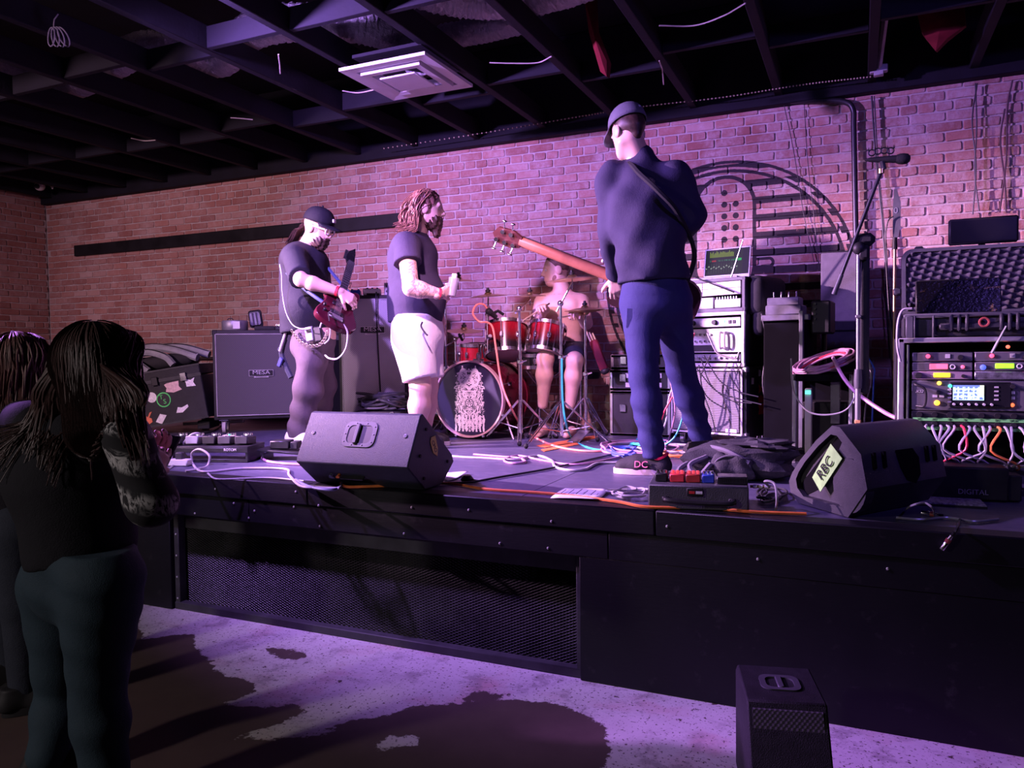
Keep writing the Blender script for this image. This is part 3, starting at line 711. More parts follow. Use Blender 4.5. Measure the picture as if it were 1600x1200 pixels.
q4 = [W2(s_, z, -0.004) for s_, z in ((0.155, 0.075), (0.205, 0.125), (0.095, 0.275), (0.03, 0.225))]; q4b = [q + Vector((-0.002, -0.002, 0.001)) for q in q4]
va = [tp.bm.verts.new(q) for q in q4]; vb = [tp.bm.verts.new(q) for q in q4b]
for k in range(4): tp.bm.faces.new((va[k], va[(k + 1) % 4], vb[(k + 1) % 4], vb[k]))
tp.bm.faces.new(va); tp.bm.faces.new(vb)
tp = tp.build('tape', mat('lime_tape', (0.42, 0.80, 0.26), 0.55, 0, 0.12, 30), o, smooth=False)
xa = (q4[3] - q4[0]).normalized(); ya = (q4[1] - q4[0]); ya = (ya - xa * ya.dot(xa)).normalized(); za = xa.cross(ya)
tx = text('tape_writing', 'RBC', 0.06, BLACK(), tp, (0, 0, 0), (0, 0, 0), 0.0006)
xw, yw = -xa, -ya
mtx = Matrix((xa, ya, za)).transposed().to_4x4(); mtx.translation = (q4b[0] + q4b[1] + q4b[2] + q4b[3]) / 4 + Vector((-0.004, -0.004, 0)); tx.matrix_local = mtx
# handle pockets and vents on the long side
side = lambda s0, z0, s1, z1, u: None
def on_side(u, v_, off=0.004):      # long face between (-.10,.128) and (-.066,.254)
    s_ = -0.10 + 0.034 * v_; z = 0.128 + 0.126 * v_; q = W2(s_, z, u); nn = Vector((ax.y, -ax.x, 0)).normalized(); return q + nn * off
M().poly([on_side(u, v_) for u, v_ in ((0.40, 1.0), (0.62, 1.0), (0.68, 0.7), (0.66, 0.2), (0.58, -0.05), (0.48, 0.1), (0.43, 0.5))]).build('handle_pocket', mat('matte_black_panel'), o, smooth=False)
for u in (0.12, 0.24, 0.78, 0.88): M().tube([on_side(u, 0.55), on_side(u + 0.015, 1.0)], 0.010, 6).build('vent_slot', mat('matte_black_panel'), o)

# ---- floor wedge in front of the stage
o = thing('floor_monitor', 'black wedge monitor standing on the floor in front of the stage', 'speaker', (-0.22, 2.50, 0), R(14))
prf = [(-0.19, 0.004), (0.15, 0.004), (0.20, 0.14), (0.17, 0.36), (-0.17, 0.36), (-0.24, 0.17)]
pm = Matrix(((0, 0, 1, 0), (1, 0, 0, 0), (0, 1, 0, 0), (0, 0, 0, 1)))
M().prism([(-0.17, 0.004), (0.17, 0.004), (0.175, 0.33), (0.13, 0.36), (-0.13, 0.36), (-0.235, 0.17)], -0.115, 0.115, pm).build('cabinet', mat('dull_speaker_paint', (0.02, 0.02, 0.022), 0.6, 0, 0.2, 30, 0.5, 300), o, bevel=0.006)
hp = ringplate(M(), rrect(0.12, 0.11, 0.03), rrect(0.085, 0.075, 0.022), 0.361, 0.004, Matrix()).build('handle_plate', mat('grey_moulding'), o)
M().box((0, 0, 0.364), (0.02, 0.08, 0.008), bev=0.003).build('grip_bar', mat('grey_moulding'), hp)
M().prism([(-0.15, 0.02), (-0.14, 0.02), (-0.205, 0.165), (-0.13, 0.345), (-0.145, 0.34), (-0.225, 0.17)], -0.10, 0.10, pm).build('grille', GRILL, o)

# ---- tan coil of black cables behind the left wedge
rc = random.Random(5)
def coil(name, label, c, rad, turns, r, m, flat=0.5, wob=0.25, tail=None, seg=5, tilt=(0, 0, 1), cat='cable'):
    pts = []; n = turns * 10; q = Vector(tilt).to_track_quat('Z', 'Y')
    for k in range(n + 1):
        a = 2 * math.pi * k / 10 + rc.uniform(-0.1, 0.1); rr = rad * (1 + rc.uniform(-wob, wob))
        p = Vector((rr * math.cos(a), rr * flat * math.sin(a), r * 2.0 + abs(rc.gauss(0, 1)) * r * 3.0)); pts.append(Vector(c) + q @ p)
    if tail: pts += [Vector(t_) for t_ in tail]
    return tag(M().tube(smooth(pts, 4), r, seg).build(name, m), label, cat)
p = at(580, 632, Y=4.86)
o = thing('storage_box', 'low black storage box under the heap of coiled cables', 'box', (p.x + 0.09, 4.80, ST), R(12))
M().box((0, 0.16, 0.105), (0.36, 0.28, 0.19), bev=0.008).build('body', TOLEX(), o)
M().box((0, 0.16, 0.205), (0.36, 0.28, 0.02), bev=0.004).build('lid', TOLEX(), o)
for s_ in (-1, 1): M().box((s_ * 0.11, 0.015, 0.19), (0.04, 0.014, 0.05), bev=0.003).build('latch', CHROME(), o)
CT_ = ST + 0.216
coil('cable_heap', 'heap of black coiled cables behind the taped wedge monitor', (p.x + 0.06, 4.95, CT_), 0.17, 8, 0.010, mat('black_cable', (0.03, 0.03, 0.035), 0.45), 0.7, 0.35)
pts = []
for k in range(40):
    a = 2 * math.pi * k / 9; rr = 0.17 + 0.06 * rc.random(); pts.append(Vector((p.x + 0.04 + rr * 1.0 * math.cos(a), 4.95 + 0.09 * math.sin(a), CT_ + 0.03 + 0.10 * (0.5 + 0.5 * math.sin(a * 0.7 + 1)))))
tag(M().tube(smooth(pts, 4), 0.010, 5).build('cable_loop', mat('black_cable')), 'loose black cable looped upright on the cable heap', 'cable')

# ---- guitarist's pedalboard at the stage edge, with pedals
o = thing('pedalboard', 'raised black pedalboard frame at the left stage edge', 'pedalboard', (-3.62, 3.60, ST), R(18))
M().box((-0.05, 0, 0.09), (0.56, 0.24, 0.016), bev=0.003).build('deck', DARKMETAL(), o)
for (x, z, l, h) in ((-0.05, 0.075, 0.56, 0.03), (-0.05, 0.012, 0.56, 0.02)): M().box((x, -0.12, z), (l, 0.012, h), bev=0.002).build('front_rail', DARKMETAL(), o)
for x in (-0.32, 0.22): M().box((x, -0.0, 0.045), (0.016, 0.24, 0.09), bev=0.002).build('end_plate', DARKMETAL(), o)
text('lettering', 'ROTOM', 0.022, SW, o, (0.12, -0.128, 0.078), (R(90), 0, 0), 0.0005)
pb = o
o = thing('pedalboard', 'flat low pedalboard sloping right from the raised board', 'pedalboard', on(pb, (0.42, 0.05, 0)), R(20))
M().box((0.0, 0, 0.05), (0.34, 0.18, 0.014), r=(0, R(5), 0), bev=0.003).build('deck', DARKMETAL(), o)
for x in (-0.14, 0.14): M().box((x, 0, 0.02), (0.014, 0.16, 0.042), bev=0.002).build('leg', DARKMETAL(), o)
pcs = [(-0.27, (0.03, 0.03, 0.035)), (-0.16, (0.30, 0.30, 0.32)), (-0.05, (0.02, 0.02, 0.022)), (0.05, (0.05, 0.05, 0.055)), (0.16, (0.03, 0.03, 0.035))]
plb = ['pedal at the left end of the raised pedalboard', 'light grey pedal second from the left on the raised pedalboard', 'black pedal in the middle of the raised pedalboard', 'black pedal with a green dial light on the raised pedalboard', 'black pedal at the right end of the raised pedalboard']
for k, (x, c_) in enumerate(pcs):
    q = on(pb, (x, 0.0, 0.098)); o = thing('effects_pedal', plb[k], 'pedal', q, R(18), 'pedals on the raised board')
    M().box((0, 0, 0.026), (0.082, 0.13, 0.05), r=(R(-6), 0, 0), bev=0.005).build('body', mat('pedal_enamel_%d' % k, c_, 0.45), o)
    knobs(o, [(-0.022, 0.035, 0.052), (0.022, 0.035, 0.052), (0, 0.035, 0.052)], 0.008, CHROME(), 'z')
    M().cyl((0, -0.04, 0.04), (0, -0.04, 0.058), 0.008, n=8).build('footswitch', CHROME(), o)
    M().ball((0.0, 0.01, 0.056), 0.006, 8, 6).build('indicator_light', mat('green_led' if k == 3 else 'white_led', (0.1, 0.9, 0.5) if k == 3 else (0.8, 0.8, 0.85), 0.3, emit=0.8), o)
q = on(pb, (0.40, 0.06, 0.062)); o = thing('volume_pedal', 'black rocker pedal on the flat sloping pedalboard', 'pedal', q, R(20))
M().box((-0.03, 0, 0.03), (0.12, 0.10, 0.05), bev=0.005).build('base', DARKMETAL(), o); M().box((0.06, 0, 0.025), (0.045, 0.09, 0.045), bev=0.004).build('treadle', TOLEX(), o)
q = on(pb, (-0.24, -0.26, 0)); o = thing('power_strip', 'white power strip with plugs before the raised pedalboard', 'power strip', q, R(15))
M().box((0, 0, 0.022), (0.36, 0.06, 0.04), bev=0.006).build('body', WHITE(), o)
for k in range(4): M().box((-0.12 + k * 0.08, 0, 0.06), (0.045, 0.04, 0.045), bev=0.006).build('plug', mat('plug_%d' % (k % 2), (0.05, 0.05, 0.055) if k % 2 else (0.55, 0.50, 0.52), 0.5), o)
WC = mat('white_cable', (0.42, 0.40, 0.42), 0.45); PKC = mat('pink_cable', (0.50, 0.28, 0.40), 0.45); GC = mat('grey_cable', (0.34, 0.33, 0.36), 0.45)
def st(x, y, dz=0.008): q = at(x, y, Z=ST); return Vector((q.x, q.y, ST + dz))
def up_(x, y, Y): return at(x, y, Y=Y)
cable('patch_cable', 'white patch cable arching high over the raised pedalboard', [up_(292, 716, 3.5), up_(285, 698, 3.5), up_(298, 680, 3.5), up_(312, 678, 3.55), up_(314, 690, 3.6)], 0.007, WC)
cable('patch_cable', 'white patch cable in a tall round loop before the raised pedalboard', [up_(300, 722, 3.4), up_(300, 708, 3.4), up_(312, 702, 3.4), up_(327, 712, 3.4), up_(324, 728, 3.38), st(310, 735), st(290, 738)], 0.007, WC)
cable('patch_cable', 'grey cable looping left of the raised pedalboard', [st(255, 740), st(272, 728), up_(282, 708, 3.5), up_(276, 695, 3.55), up_(262, 690, 3.6), up_(245, 689, 3.6)], 0.006, GC)
cable('instrument_cable', 'white instrument cable running along the left stage edge to the wedge', [st(300, 725), st(310, 737), st(330, 739), st(380, 734), st(445, 735), st(452, 745), st(470, 762, 0.008), st(500, 768 - 3), st(530, 766)], 0.007, WC)
cable('instrument_cable', 'thin grey cable lying on the stage edge left of the wedge', [st(325, 742), st(335, 750), st(355, 751), st(420, 749), st(475, 754)], 0.005, GC)
cable('instrument_cable', 'pink cable curving from the flat pedalboard toward the wedge', [up_(343, 684, 3.75), up_(355, 681, 3.75), up_(375, 685, 3.75), st(400, 702), st(412, 720), st(440, 726), st(480, 728)], 0.008, PKC)
cable('power_cable', 'black cable running from the raised pedalboard back under the trunk', [st(305, 688), st(315, 680), st(335, 674), st(352, 660), st(360, 655)], 0.006, mat('black_cable'))
cable('signal_cable', 'blue-grey cable plugged under the left wedge', [Vector((-2.34, 3.02, ST + 0.055)), st(533, 755, 0.02), st(531, 764), st(510, 768), st(480, 762), st(462, 752)], 0.008, mat('blue_grey_rubber'))
cable('signal_cable', 'orange cable running from the left wedge along the stage edge', [Vector((-2.30, 3.02, ST + 0.055)), st(531, 752, 0.02), st(537, 762), st(570, 763), st(620, 761), st(700, 758), st(760, 767), st(860, 774), st(960, 786), st(1010, 795), st(1100, 797), st(1180, 803), st(1260, 806)], 0.007, mat('orange_rubber'))
# ================================================================== drum kit
REDS = Mat('red_sparkle_lacquer', (0.35, 0.01, 0.02), 0.25); t = REDS
v = t.coord(); x, y, z = t.xyz(v)
t.set('Base Color', t.mix(t.voronoi(v, 260).step(0.0, 0.5), (0.62, 0.02, 0.05), (0.24, 0.004, 0.012))); t.set('Coat Weight', 0.6)
FADE = Mat('red_to_black_fade_lacquer', (0.3, 0.01, 0.02), 0.22); t = FADE
v = t.coord(); x, y, z = t.xyz(v)
t.set('Base Color', t.mix(z.step(-0.06, 0.07), (0.012, 0.008, 0.010), t.mix(t.voronoi(v, 260).step(0.0, 0.5), (0.62, 0.02, 0.05), (0.24, 0.004, 0.012)))); t.set('Coat Weight', 0.6)
WINE = mat('dark_wine_lacquer', (0.10, 0.008, 0.02), 0.25, 0, 0.3)
HEAD = mat('drum_skin', (0.60, 0.56, 0.57), 0.5, 0, 0.06)
DHEAD = mat('clear_bottom_skin', (0.35, 0.26, 0.28), 0.35, 0, 0.1)
GOLD = Mat('cymbal_bronze', (0.55, 0.36, 0.14), 0.32, 0.95); t = GOLD
v = t.coord(); x, y, z = t.xyz(v); rr = (x * x + y * y).sqrt()
t.set('Base Color', t.mix((rr * 900.0).sin().step(-1, 1), (0.48, 0.33, 0.16), (0.62, 0.45, 0.22))); t.bump((rr * 700.0).sin(), 0.15, 0.001)
def lugs(o, rad, z0, z1, n, axis='z'):
    for k in range(n):
        a = 2 * math.pi * k / n + 0.2; e = Vector((math.cos(a), math.sin(a), 0))
        l = M().box((0, 0, 0), (0.02, 0.028, 0.045), bev=0.006, mtx=Matrix.Translation(e * (rad + 0.008) + Vector((0, 0, (z0 + z1) / 2))) @ Matrix.Rotation(a, 4, 'Z')).build('lug', CHROME(), o)
        M().tube([e * (rad + 0.014) + Vector((0, 0, z0 - 0.012)), e * (rad + 0.014) + Vector((0, 0, z1 + 0.012))], 0.0035, 6).build('tension_rod', CHROME(), l)
def drum(name, label, loc, rad, dep, rot, shell, n=8, skin=HEAD):
    o = thing(name, label, 'drum', loc, rot=rot)
    M().lathe([(rad, -dep / 2), (rad, dep / 2)], 32).build('shell', shell, o)
    for s_, m_ in ((1, skin), (-1, DHEAD)):
        M().lathe([(0, s_ * dep / 2), (rad * 0.98, s_ * dep / 2), (rad, s_ * (dep / 2 - 0.004))], 32).build('drum_skin', m_, o)
        M().lathe([(rad + 0.002, s_ * (dep / 2 - 0.018)), (rad + 0.012, s_ * (dep / 2 - 0.018)), (rad + 0.012, s_ * (dep / 2 + 0.008)), (rad + 0.002, s_ * (dep / 2 + 0.010)), (rad - 0.004, s_ * (dep / 2 + 0.004)), (rad + 0.002, s_ * (dep / 2 - 0.018))], 32).build('hoop', CHROME(), o)
    lugs(o, rad, -dep / 2, dep / 2, n)
    return o
# bass drum, axis along Y
KX, KY, KZ, KR = -2.655, 5.10, 1.062, 0.275
o = thing('bass_drum', 'dark red bass drum with white band artwork on its black front head', 'drum', (KX, KY, KZ), rot=(R(90), 0, 0))   # local z = -Y world
M().lathe([(KR, -0.46), (KR, -0.02)], 48).build('shell', WINE, o)
hd = Mat('printed_drum_head', (0.02, 0.02, 0.05), 0.4); t = hd
v = t.coord(); x, y, z = t.xyz(v)
xm = x.abs(); cm = t.node('ShaderNodeCombineXYZ'); t.nt.links.new(xm.k, cm.inputs[0]); t.nt.links.new(y.k, cm.inputs[1]); mv = cm.outputs[0]
body_ = (((xm / 0.135) * (xm / 0.135)) * ((xm / 0.135) * (xm / 0.135)) + ((y / 0.255) * (y / 0.255)) * ((y / 0.255) * (y / 0.255)))
rag = t.noise(mv, 30, 3, 0.6) * 1.7 - 0.85
inside = (body_ + rag).lt(0.62)
sw = t.noise(mv, 17, 2, 0.5, 2.6); lines = ((sw * 30.0).sin()).gt(-0.35)
rw = (xm * xm + (y + 0.03) * (y + 0.03)).sqrt()
at_ = S.op('ARCTAN2', y + 0.03, xm)
wheel = rw.lt(0.028) * ((at_ * 8.0).sin().gt(0.0)).max((rw - 0.026).abs().lt(0.003))
eye = (((xm - 0.042) * (xm - 0.042) + (y - 0.03) * (y - 0.03)).sqrt() - 0.013).abs().lt(0.004)
horn = ((((xm - 0.05) * (xm - 0.05) * 1.6 + (y - 0.16) * (y - 0.16) * 0.5).sqrt()) - 0.040).abs().lt(0.009)
skull = (((xm * xm * 2.2 + (y - 0.12) * (y - 0.12)).sqrt()) - 0.045).abs().lt(0.008)
drip = (xm * 210.0 + t.noise(mv, 30, 2) * 4.0).sin().gt(0.1) * y.lt(-0.12) * y.gt(-0.245) * xm.lt(0.13) * (y + 0.20 + xm * 0.35).gt(-0.08)
near_ = rw.gt(0.034)
art = (inside * lines * near_).max(wheel).max(eye).max(horn).max(skull).max(drip)
t.set('Base Color', t.mix(art, (0.018, 0.016, 0.045), (0.78, 0.76, 0.74)))
M().lathe([(0, 0.0), (KR - 0.004, 0.0), (KR, -0.006)], 48).build('front_head', hd.m, o)
for z_ in (0.0, -0.46):
    M().lathe([(KR - 0.002, z_ - 0.022), (KR + 0.014, z_ - 0.022), (KR + 0.014, z_ + 0.02), (KR + 0.002, z_ + 0.02), (KR - 0.002, z_ - 0.022)], 48).build('hoop', mat('wood_hoop', (0.55, 0.38, 0.36), 0.35, 0, 0.15) if z_ == 0 else WINE, o)
for k in range(8):
    a = 2 * math.pi * (k + 0.5) / 8; e = Vector((math.cos(a), math.sin(a), 0))
    c_ = M().box((0, 0, 0), (0.03, 0.022, 0.03), bev=0.005, mtx=Matrix.Translation(e * (KR + 0.018) + Vector((0, 0, 0.0))) @ Matrix.Rotation(a, 4, 'Z')).build('claw', CHROME(), o)
    M().tube([e * (KR + 0.02), e * (KR + 0.02) + Vector((0, 0, -0.12))], 0.004, 6).build('tension_rod', CHROME(), c_)
    M().box((0, 0, 0), (0.02, 0.03, 0.06), bev=0.006, mtx=Matrix.Translation(e * (KR + 0.008) + Vector((0, 0, -0.15))) @ Matrix.Rotation(a, 4, 'Z')).build('lug', CHROME(), o)
for s_ in (-1, 1):   # spurs: local y is up
    M().tube([(s_ * 0.24, -0.10, -0.10), (s_ * 0.36, -0.293, 0.0)], 0.008, 8).build('spur', CHROME(), o)
M().cyl((0.0, KR, -0.16), (0.0, KR + 0.06, -0.16), 0.016, n=12).box((0.0, KR + 0.01, -0.16), (0.07, 0.03, 0.06), bev=0.006).build('tom_mount', CHROME(), o)

q = at(792, 532, Y=5.40); tomA = drum('rack_tom', 'red fade rack tom over the bass drum, nearest the microphone', q, 0.158, 0.24, (R(-16), R(-8), 0), FADE.m)
q = at(853, 531, Y=5.42); tomB = drum('rack_tom', 'smaller red fade rack tom directly before the drummer', q, 0.132, 0.22, (R(-18), R(8), 0.3), FADE.m)
M().cyl((-0.07, -0.145, 0.0), (-0.07, -0.151, 0.0), 0.017, n=14).build('logo_badge', SILVER, tomA)
q = at(742, 553, Y=5.62); snr = drum('floor_tom', 'bright red drum half hidden behind the bass drum', q, 0.118, 0.16, (R(4), 0, 0.5), REDS.m)
q = at(842, 562, Y=5.52); sn = drum('snare_drum', 'shallow chrome-rimmed black snare under the small rack tom', q, 0.16, 0.10, (R(4), 0, 0), mat('black_shell', (0.02, 0.02, 0.022), 0.3), 8)

def cymbal(label, q, rad, tilt):
    o = thing('cymbal', label, 'cymbal', q, rot=tilt, group='cymbals of the drum kit')
    M().lathe([(0.006, 0.030), (rad * 0.10, 0.029), (rad * 0.17, 0.022), (rad * 0.21, 0.012), (rad * 0.6, 0.005), (rad, -0.006), (rad, -0.0075), (rad * 0.6, 0.003), (rad * 0.2, 0.009), (0.006, 0.026)], 40).build('plate', GOLD.m, o)
    M().lathe([(0, 0.062), (0.009, 0.062), (0.012, 0.046), (0.020, 0.044), (0.020, 0.030), (0, 0.029)], 12).build('wing_nut', BLACK(), o)
    return o
def stand(label, base, topp, feet=0.26, boom=None, mid=0.55, legs=3, a0=0.3):
    o = thing('cymbal_stand', label, 'stand', (base.x, base.y, ST), group='chrome stands of the drum kit')
    t_ = Vector(topp) - Vector((base.x, base.y, ST)); B = boom
    col = Vector((0, 0, t_.z)) if B is None else Vector((0, 0, B))
    M().tube([(0, 0, 0.06), (0, 0, col.z * mid)], 0.0135, 10).build('lower_tube', CHROME(), o)
    M().tube([(0, 0, col.z * mid), (0, 0, col.z)], 0.010, 10).build('upper_tube', CHROME(), o)
    cl = M().box((0, 0, col.z * mid), (0.035, 0.045, 0.035), bev=0.008).build('clamp', CHROME(), o)
    M().tube([(0.015, 0, col.z * mid), (0.05, 0, col.z * mid + 0.01)], 0.006, 6).build('wing_screw', CHROME(), cl)
    if B is not None:
        M().ball(col, 0.022, 10, 8).build('tilter', CHROME(), o)
        d_ = t_ - col; M().tube([col - d_ * 0.35, t_ - Vector((0, 0, 0.02))], 0.0075, 8).build('boom_arm', CHROME(), o)
    M().tube([t_ - Vector((0, 0, 0.07)), t_ + Vector((0, 0, 0.03))], 0.0045, 8).build('spindle', CHROME(), o)
    for k in range(legs):
        a = a0 + 2 * math.pi * k / legs; e = Vector((math.cos(a), math.sin(a), 0)); s_ = Vector((-e.y, e.x, 0)) * 0.010
        l = M().tube([e * 0.015 + Vector((0, 0, 0.30)) + s_, e * feet + Vector((0, 0, 0.02)) + s_], 0.005, 6).tube([e * 0.015 + Vector((0, 0, 0.30)) - s_, e * feet + Vector((0, 0, 0.02)) - s_], 0.005, 6).tube([(0, 0, 0.09), e * feet * 0.6 + Vector((0, 0, 0.13))], 0.005, 6).build('leg', CHROME(), o)
        M().ball(e * feet + Vector((0, 0, 0.018)), (0.017, 0.017, 0.018), 8, 6).build('rubber_foot', RUBBER(), l)
    return o
def tops(x, y, Y): return at(x, y, Y=Y)
cs_ = [
    ('large cymbal above the left hand of the man in white shorts', (716, 438, 5.25), 0.155, (R(4), R(4), 0)),
    ('small cymbal above the large rack tom', (763, 462, 5.30), 0.148, (R(4), R(-2), 0)),
    ('smallest cymbal, just left of the drummer\'s chin', (828, 462, 5.30), 0.124, (R(4), R(0), 0)),
    ('largest cymbal, at the drummer\'s mouth height', (894, 436, 5.05), 0.178, (R(3), R(-3), 0)),
    ('low cymbal left of the large rack tom', (725, 516, 5.55), 0.150, (R(7), R(5), 0))]
for lb, (x, y, Y), rad, tl in cs_: cymbal(lb, tops(x, y, Y), rad, tl)
q = tops(914, 483, 5.42)
for dz, lb in ((0, 'upper of the paired hi-hat cymbals at the drummer\'s elbow'), (-0.016, 'lower of the paired hi-hat cymbals at the drummer\'s elbow')):
    c_ = cymbal(lb, q + Vector((0, 0, dz)), 0.152, (R(3) + (R(180) if dz else 0), R(-1), 0))
    if dz: bpy.data.objects.remove(c_.children[1])
q = tops(914, 483, 5.42); hh = stand('chrome hi-hat stand right of the drummer\'s knee', q, q, 0.24, None, 0.5, 3, 1.2)
M().box((0, -0.16, 0.03), (0.09, 0.28, 0.012), r=(R(12), 0, 0), bev=0.004).build('pedal_board', STEEL(), hh)
q = tops(877, 600, 5.02); tp_ = tops(894, 437, 5.05); stand('tall chrome boom stand carrying the largest cymbal', q, tp_, 0.34, tops(877, 474, 5.02).z - ST, 0.62, 3, 0.1)
q = tops(813, 600, 5.10); tp_ = tops(828, 463, 5.30); stand('straight chrome stand between the two rack toms', q, tp_, 0.30, tops(813, 482, 5.1).z - ST, 0.6, 3, 0.9)
q = tops(763, 560, 5.62); stand('chrome stand hidden behind the large rack tom', q, tops(763, 463, 5.30), 0.2, tops(763, 490, 5.5).z - ST, 0.5)
q = tops(697, 560, 5.30); stand('chrome stand beside the knee of the man in white shorts', q, tops(716, 439, 5.25), 0.22, tops(697, 470, 5.3).z - ST, 0.5, 3, 2.0)
q = tops(712, 560, 5.6); stand('thin chrome stand left of the bass drum', q, tops(725, 517, 5.55), 0.15, tops(712, 530, 5.6).z - ST, 0.55, 3, 1.0)
# snare stand
q = at(842, 574, Y=5.52); o = thing('snare_stand', 'chrome basket stand under the snare drum', 'stand', (q.x, q.y, ST))
zz = q.z - ST - 0.02
M().tube([(0, 0, 0.05), (0, 0, zz - 0.12)], 0.011, 8).build('tube', CHROME(), o)
for k in range(3):
    a = 2 * math.pi * k / 3 + 0.5; e = Vector((math.cos(a), math.sin(a), 0))
    M().tube([(0, 0, zz - 0.13), e * 0.17 + Vector((0, 0, zz - 0.01))], 0.006, 6).build('basket_arm', CHROME(), o)
    l = M().tube([e * 0.01 + Vector((0, 0, 0.22)), e * 0.22 + Vector((0, 0, 0.012))], 0.006, 6).build('leg', CHROME(), o)
    M().ball(e * 0.22 + Vector((0, 0, 0.014)), 0.014, 8, 6).build('rubber_foot', RUBBER(), l)
# tom arms from the bass drum
for nm, a_, b_ in (('tom arm holding the large rack tom', Vector((KX + 0.02, KY + 0.16, KZ + KR + 0.03)), Vector(tomA.location) + Vector((-0.05, 0.05, -0.06))), ('tom arm holding the small rack tom', Vector((KX + 0.04, KY + 0.18, KZ + KR + 0.03)), Vector(tomB.location) + Vector((-0.13, 0.02, -0.03)))):
    o = M().tube(smooth([a_, a_ + Vector((0.01, 0, 0.10)), (a_ + b_) / 2 + Vector((0, 0, 0.05)), b_], 5), 0.009, 8).build('tom_arm', CHROME()); tag(o, 'chrome ' + nm, 'bracket')
# drum microphone with orange cable, low mic on short boom
q = at(768, 490, Y=5.22); o = thing('drum_microphone', 'black clip microphone on the rim of the large rack tom', 'microphone', q, rot=(R(50), R(-35), 0))
M().lathe([(0, -0.05), (0.018, -0.05), (0.020, 0.0), (0.026, 0.01), (0.026, 0.04), (0.018, 0.05), (0, 0.052)], 14).build('body', BLACK(), o)
M().tube([(0.0, 0.02, -0.02), (0.03, 0.05, -0.05), (0.04, 0.04, -0.10)], 0.012, 8).build('clip', BLACK(), o)
OC = mat('orange_pink_cable', (0.90, 0.30, 0.22), 0.45)
cable('microphone_cable', 'orange cable falling from the tom microphone across the stage floor', [up_(764, 487, 5.22), up_(756, 476, 5.18), up_(744, 477, 5.15), up_(739, 490, 5.12), up_(748, 502, 5.08), up_(762, 504, 5.05), up_(770, 513, 5.03), up_(775, 545, 5.0), up_(784, 600, 4.97), up_(800, 640, 4.94), st(818, 672), st(845, 690), st(880, 702), st(930, 707), st(985, 702)], 0.0075, OC)
q = at(720, 527, Y=5.25); o = thing('overhead_microphone', 'small black microphone on a thin boom left of the bass drum', 'microphone', q, rot=(R(60), R(20), 0))
M().lathe([(0, -0.045), (0.011, -0.045), (0.013, 0.03), (0.010, 0.045), (0, 0.046)], 12).build('body', BLACK(), o)
o2 = thing('microphone_stand', 'thin stand with short boom left of the bass drum', 'stand', (at(697, 560, Y=5.22).x, 5.22, ST))
M().tube([(0, 0, 0.015), (0, 0, 0.70)], 0.008, 8).build('pole', DARKMETAL(), o2); M().tube([(0, 0, 0.70), Vector(q) - Vector(o2.location) - Vector((0.01, 0, 0))], 0.006, 6).build('boom', CHROME(), o2)
M().lathe([(0, 0.0), (0.10, 0.0), (0.10, 0.012), (0.02, 0.02), (0, 0.02)], 20).build('base', DARKMETAL(), o2)
# stick bag hanging at the hi-hat
q = at(928, 535, Y=5.50); o = thing('stick_bag', 'dark red stick bag with pale drumsticks hanging beside the hi-hat stand', 'bag', q, rot=(R(5), R(-20), 0))
M().box((0.0, 0, -0.10), (0.07, 0.045, 0.24), bev=0.02, seg=2).build('pouch', mat('wine_cloth', (0.12, 0.01, 0.025), 0.8), o)
M().ball((0, 0, -0.23), (0.035, 0.03, 0.025), 10, 8).build('pouch_end', BLACK(), o)
for k in range(3): M().tube([(-0.02 + k * 0.02, 0, -0.02), (-0.025 + k * 0.02, 0, 0.10 - 0.015 * k)], [0.007, 0.006], 8).build('drumstick', mat('pale_wood', (0.62, 0.48, 0.36), 0.5), o)
# kick pedal, floor marks
o = thing('kick_pedal', 'black kick pedal behind the bass drum', 'pedal', (KX + 0.02, KY + 0.62, ST))
M().box((0, 0.05, 0.03), (0.10, 0.28, 0.012), r=(R(10), 0, 0), bev=0.004).build('footboard', STEEL(), o)
M().tube([(-0.06, -0.1, 0.01), (-0.06, -0.1, 0.22), (0.06, -0.1, 0.22), (0.06, -0.1, 0.01)], 0.008, 6).build('frame', CHROME(), o); M().tube([(0, -0.1, 0.22), (0, -0.13, 0.36)], 0.006, 6).ball((0, -0.135, 0.36), 0.025, 10, 8).build('beater', CHROME(), o)
o = thing('rug_strip', 'orange strip of cloth on the floor under the drum stands', 'cloth', (0, 0, 0))
for pts in (((838, 697), (928, 681), (936, 684), (852, 700)), ((845, 703), (900, 692), (905, 695), (850, 706))):
    M().poly([st(x, y, 0.004) for x, y in pts]).poly([st(x, y, 0.001) for x, y in pts]).build('strip', mat('orange_cloth', (0.75, 0.20, 0.06), 0.85), o, smooth=False)
# drum throne
o = thing('drum_throne', 'round black drum throne under the drummer', 'stool', (-2.02, 5.80, ST))
M().lathe([(0, 0.43), (0.15, 0.43), (0.165, 0.45), (0.165, 0.485), (0.15, 0.50), (0, 0.505)], 24).build('seat', mat('black_vinyl', (0.02, 0.02, 0.022), 0.4), o)
M().tube([(0, 0, 0.10), (0, 0, 0.43)], 0.016, 10).build('post', CHROME(), o)
for k in range(3):
    a = 2 * math.pi * k / 3; e = Vector((math.cos(a), math.sin(a), 0)); M().tube([(0, 0, 0.26), e * 0.22 + Vector((0, 0, 0.012))], 0.009, 6).build('leg', CHROME(), o)
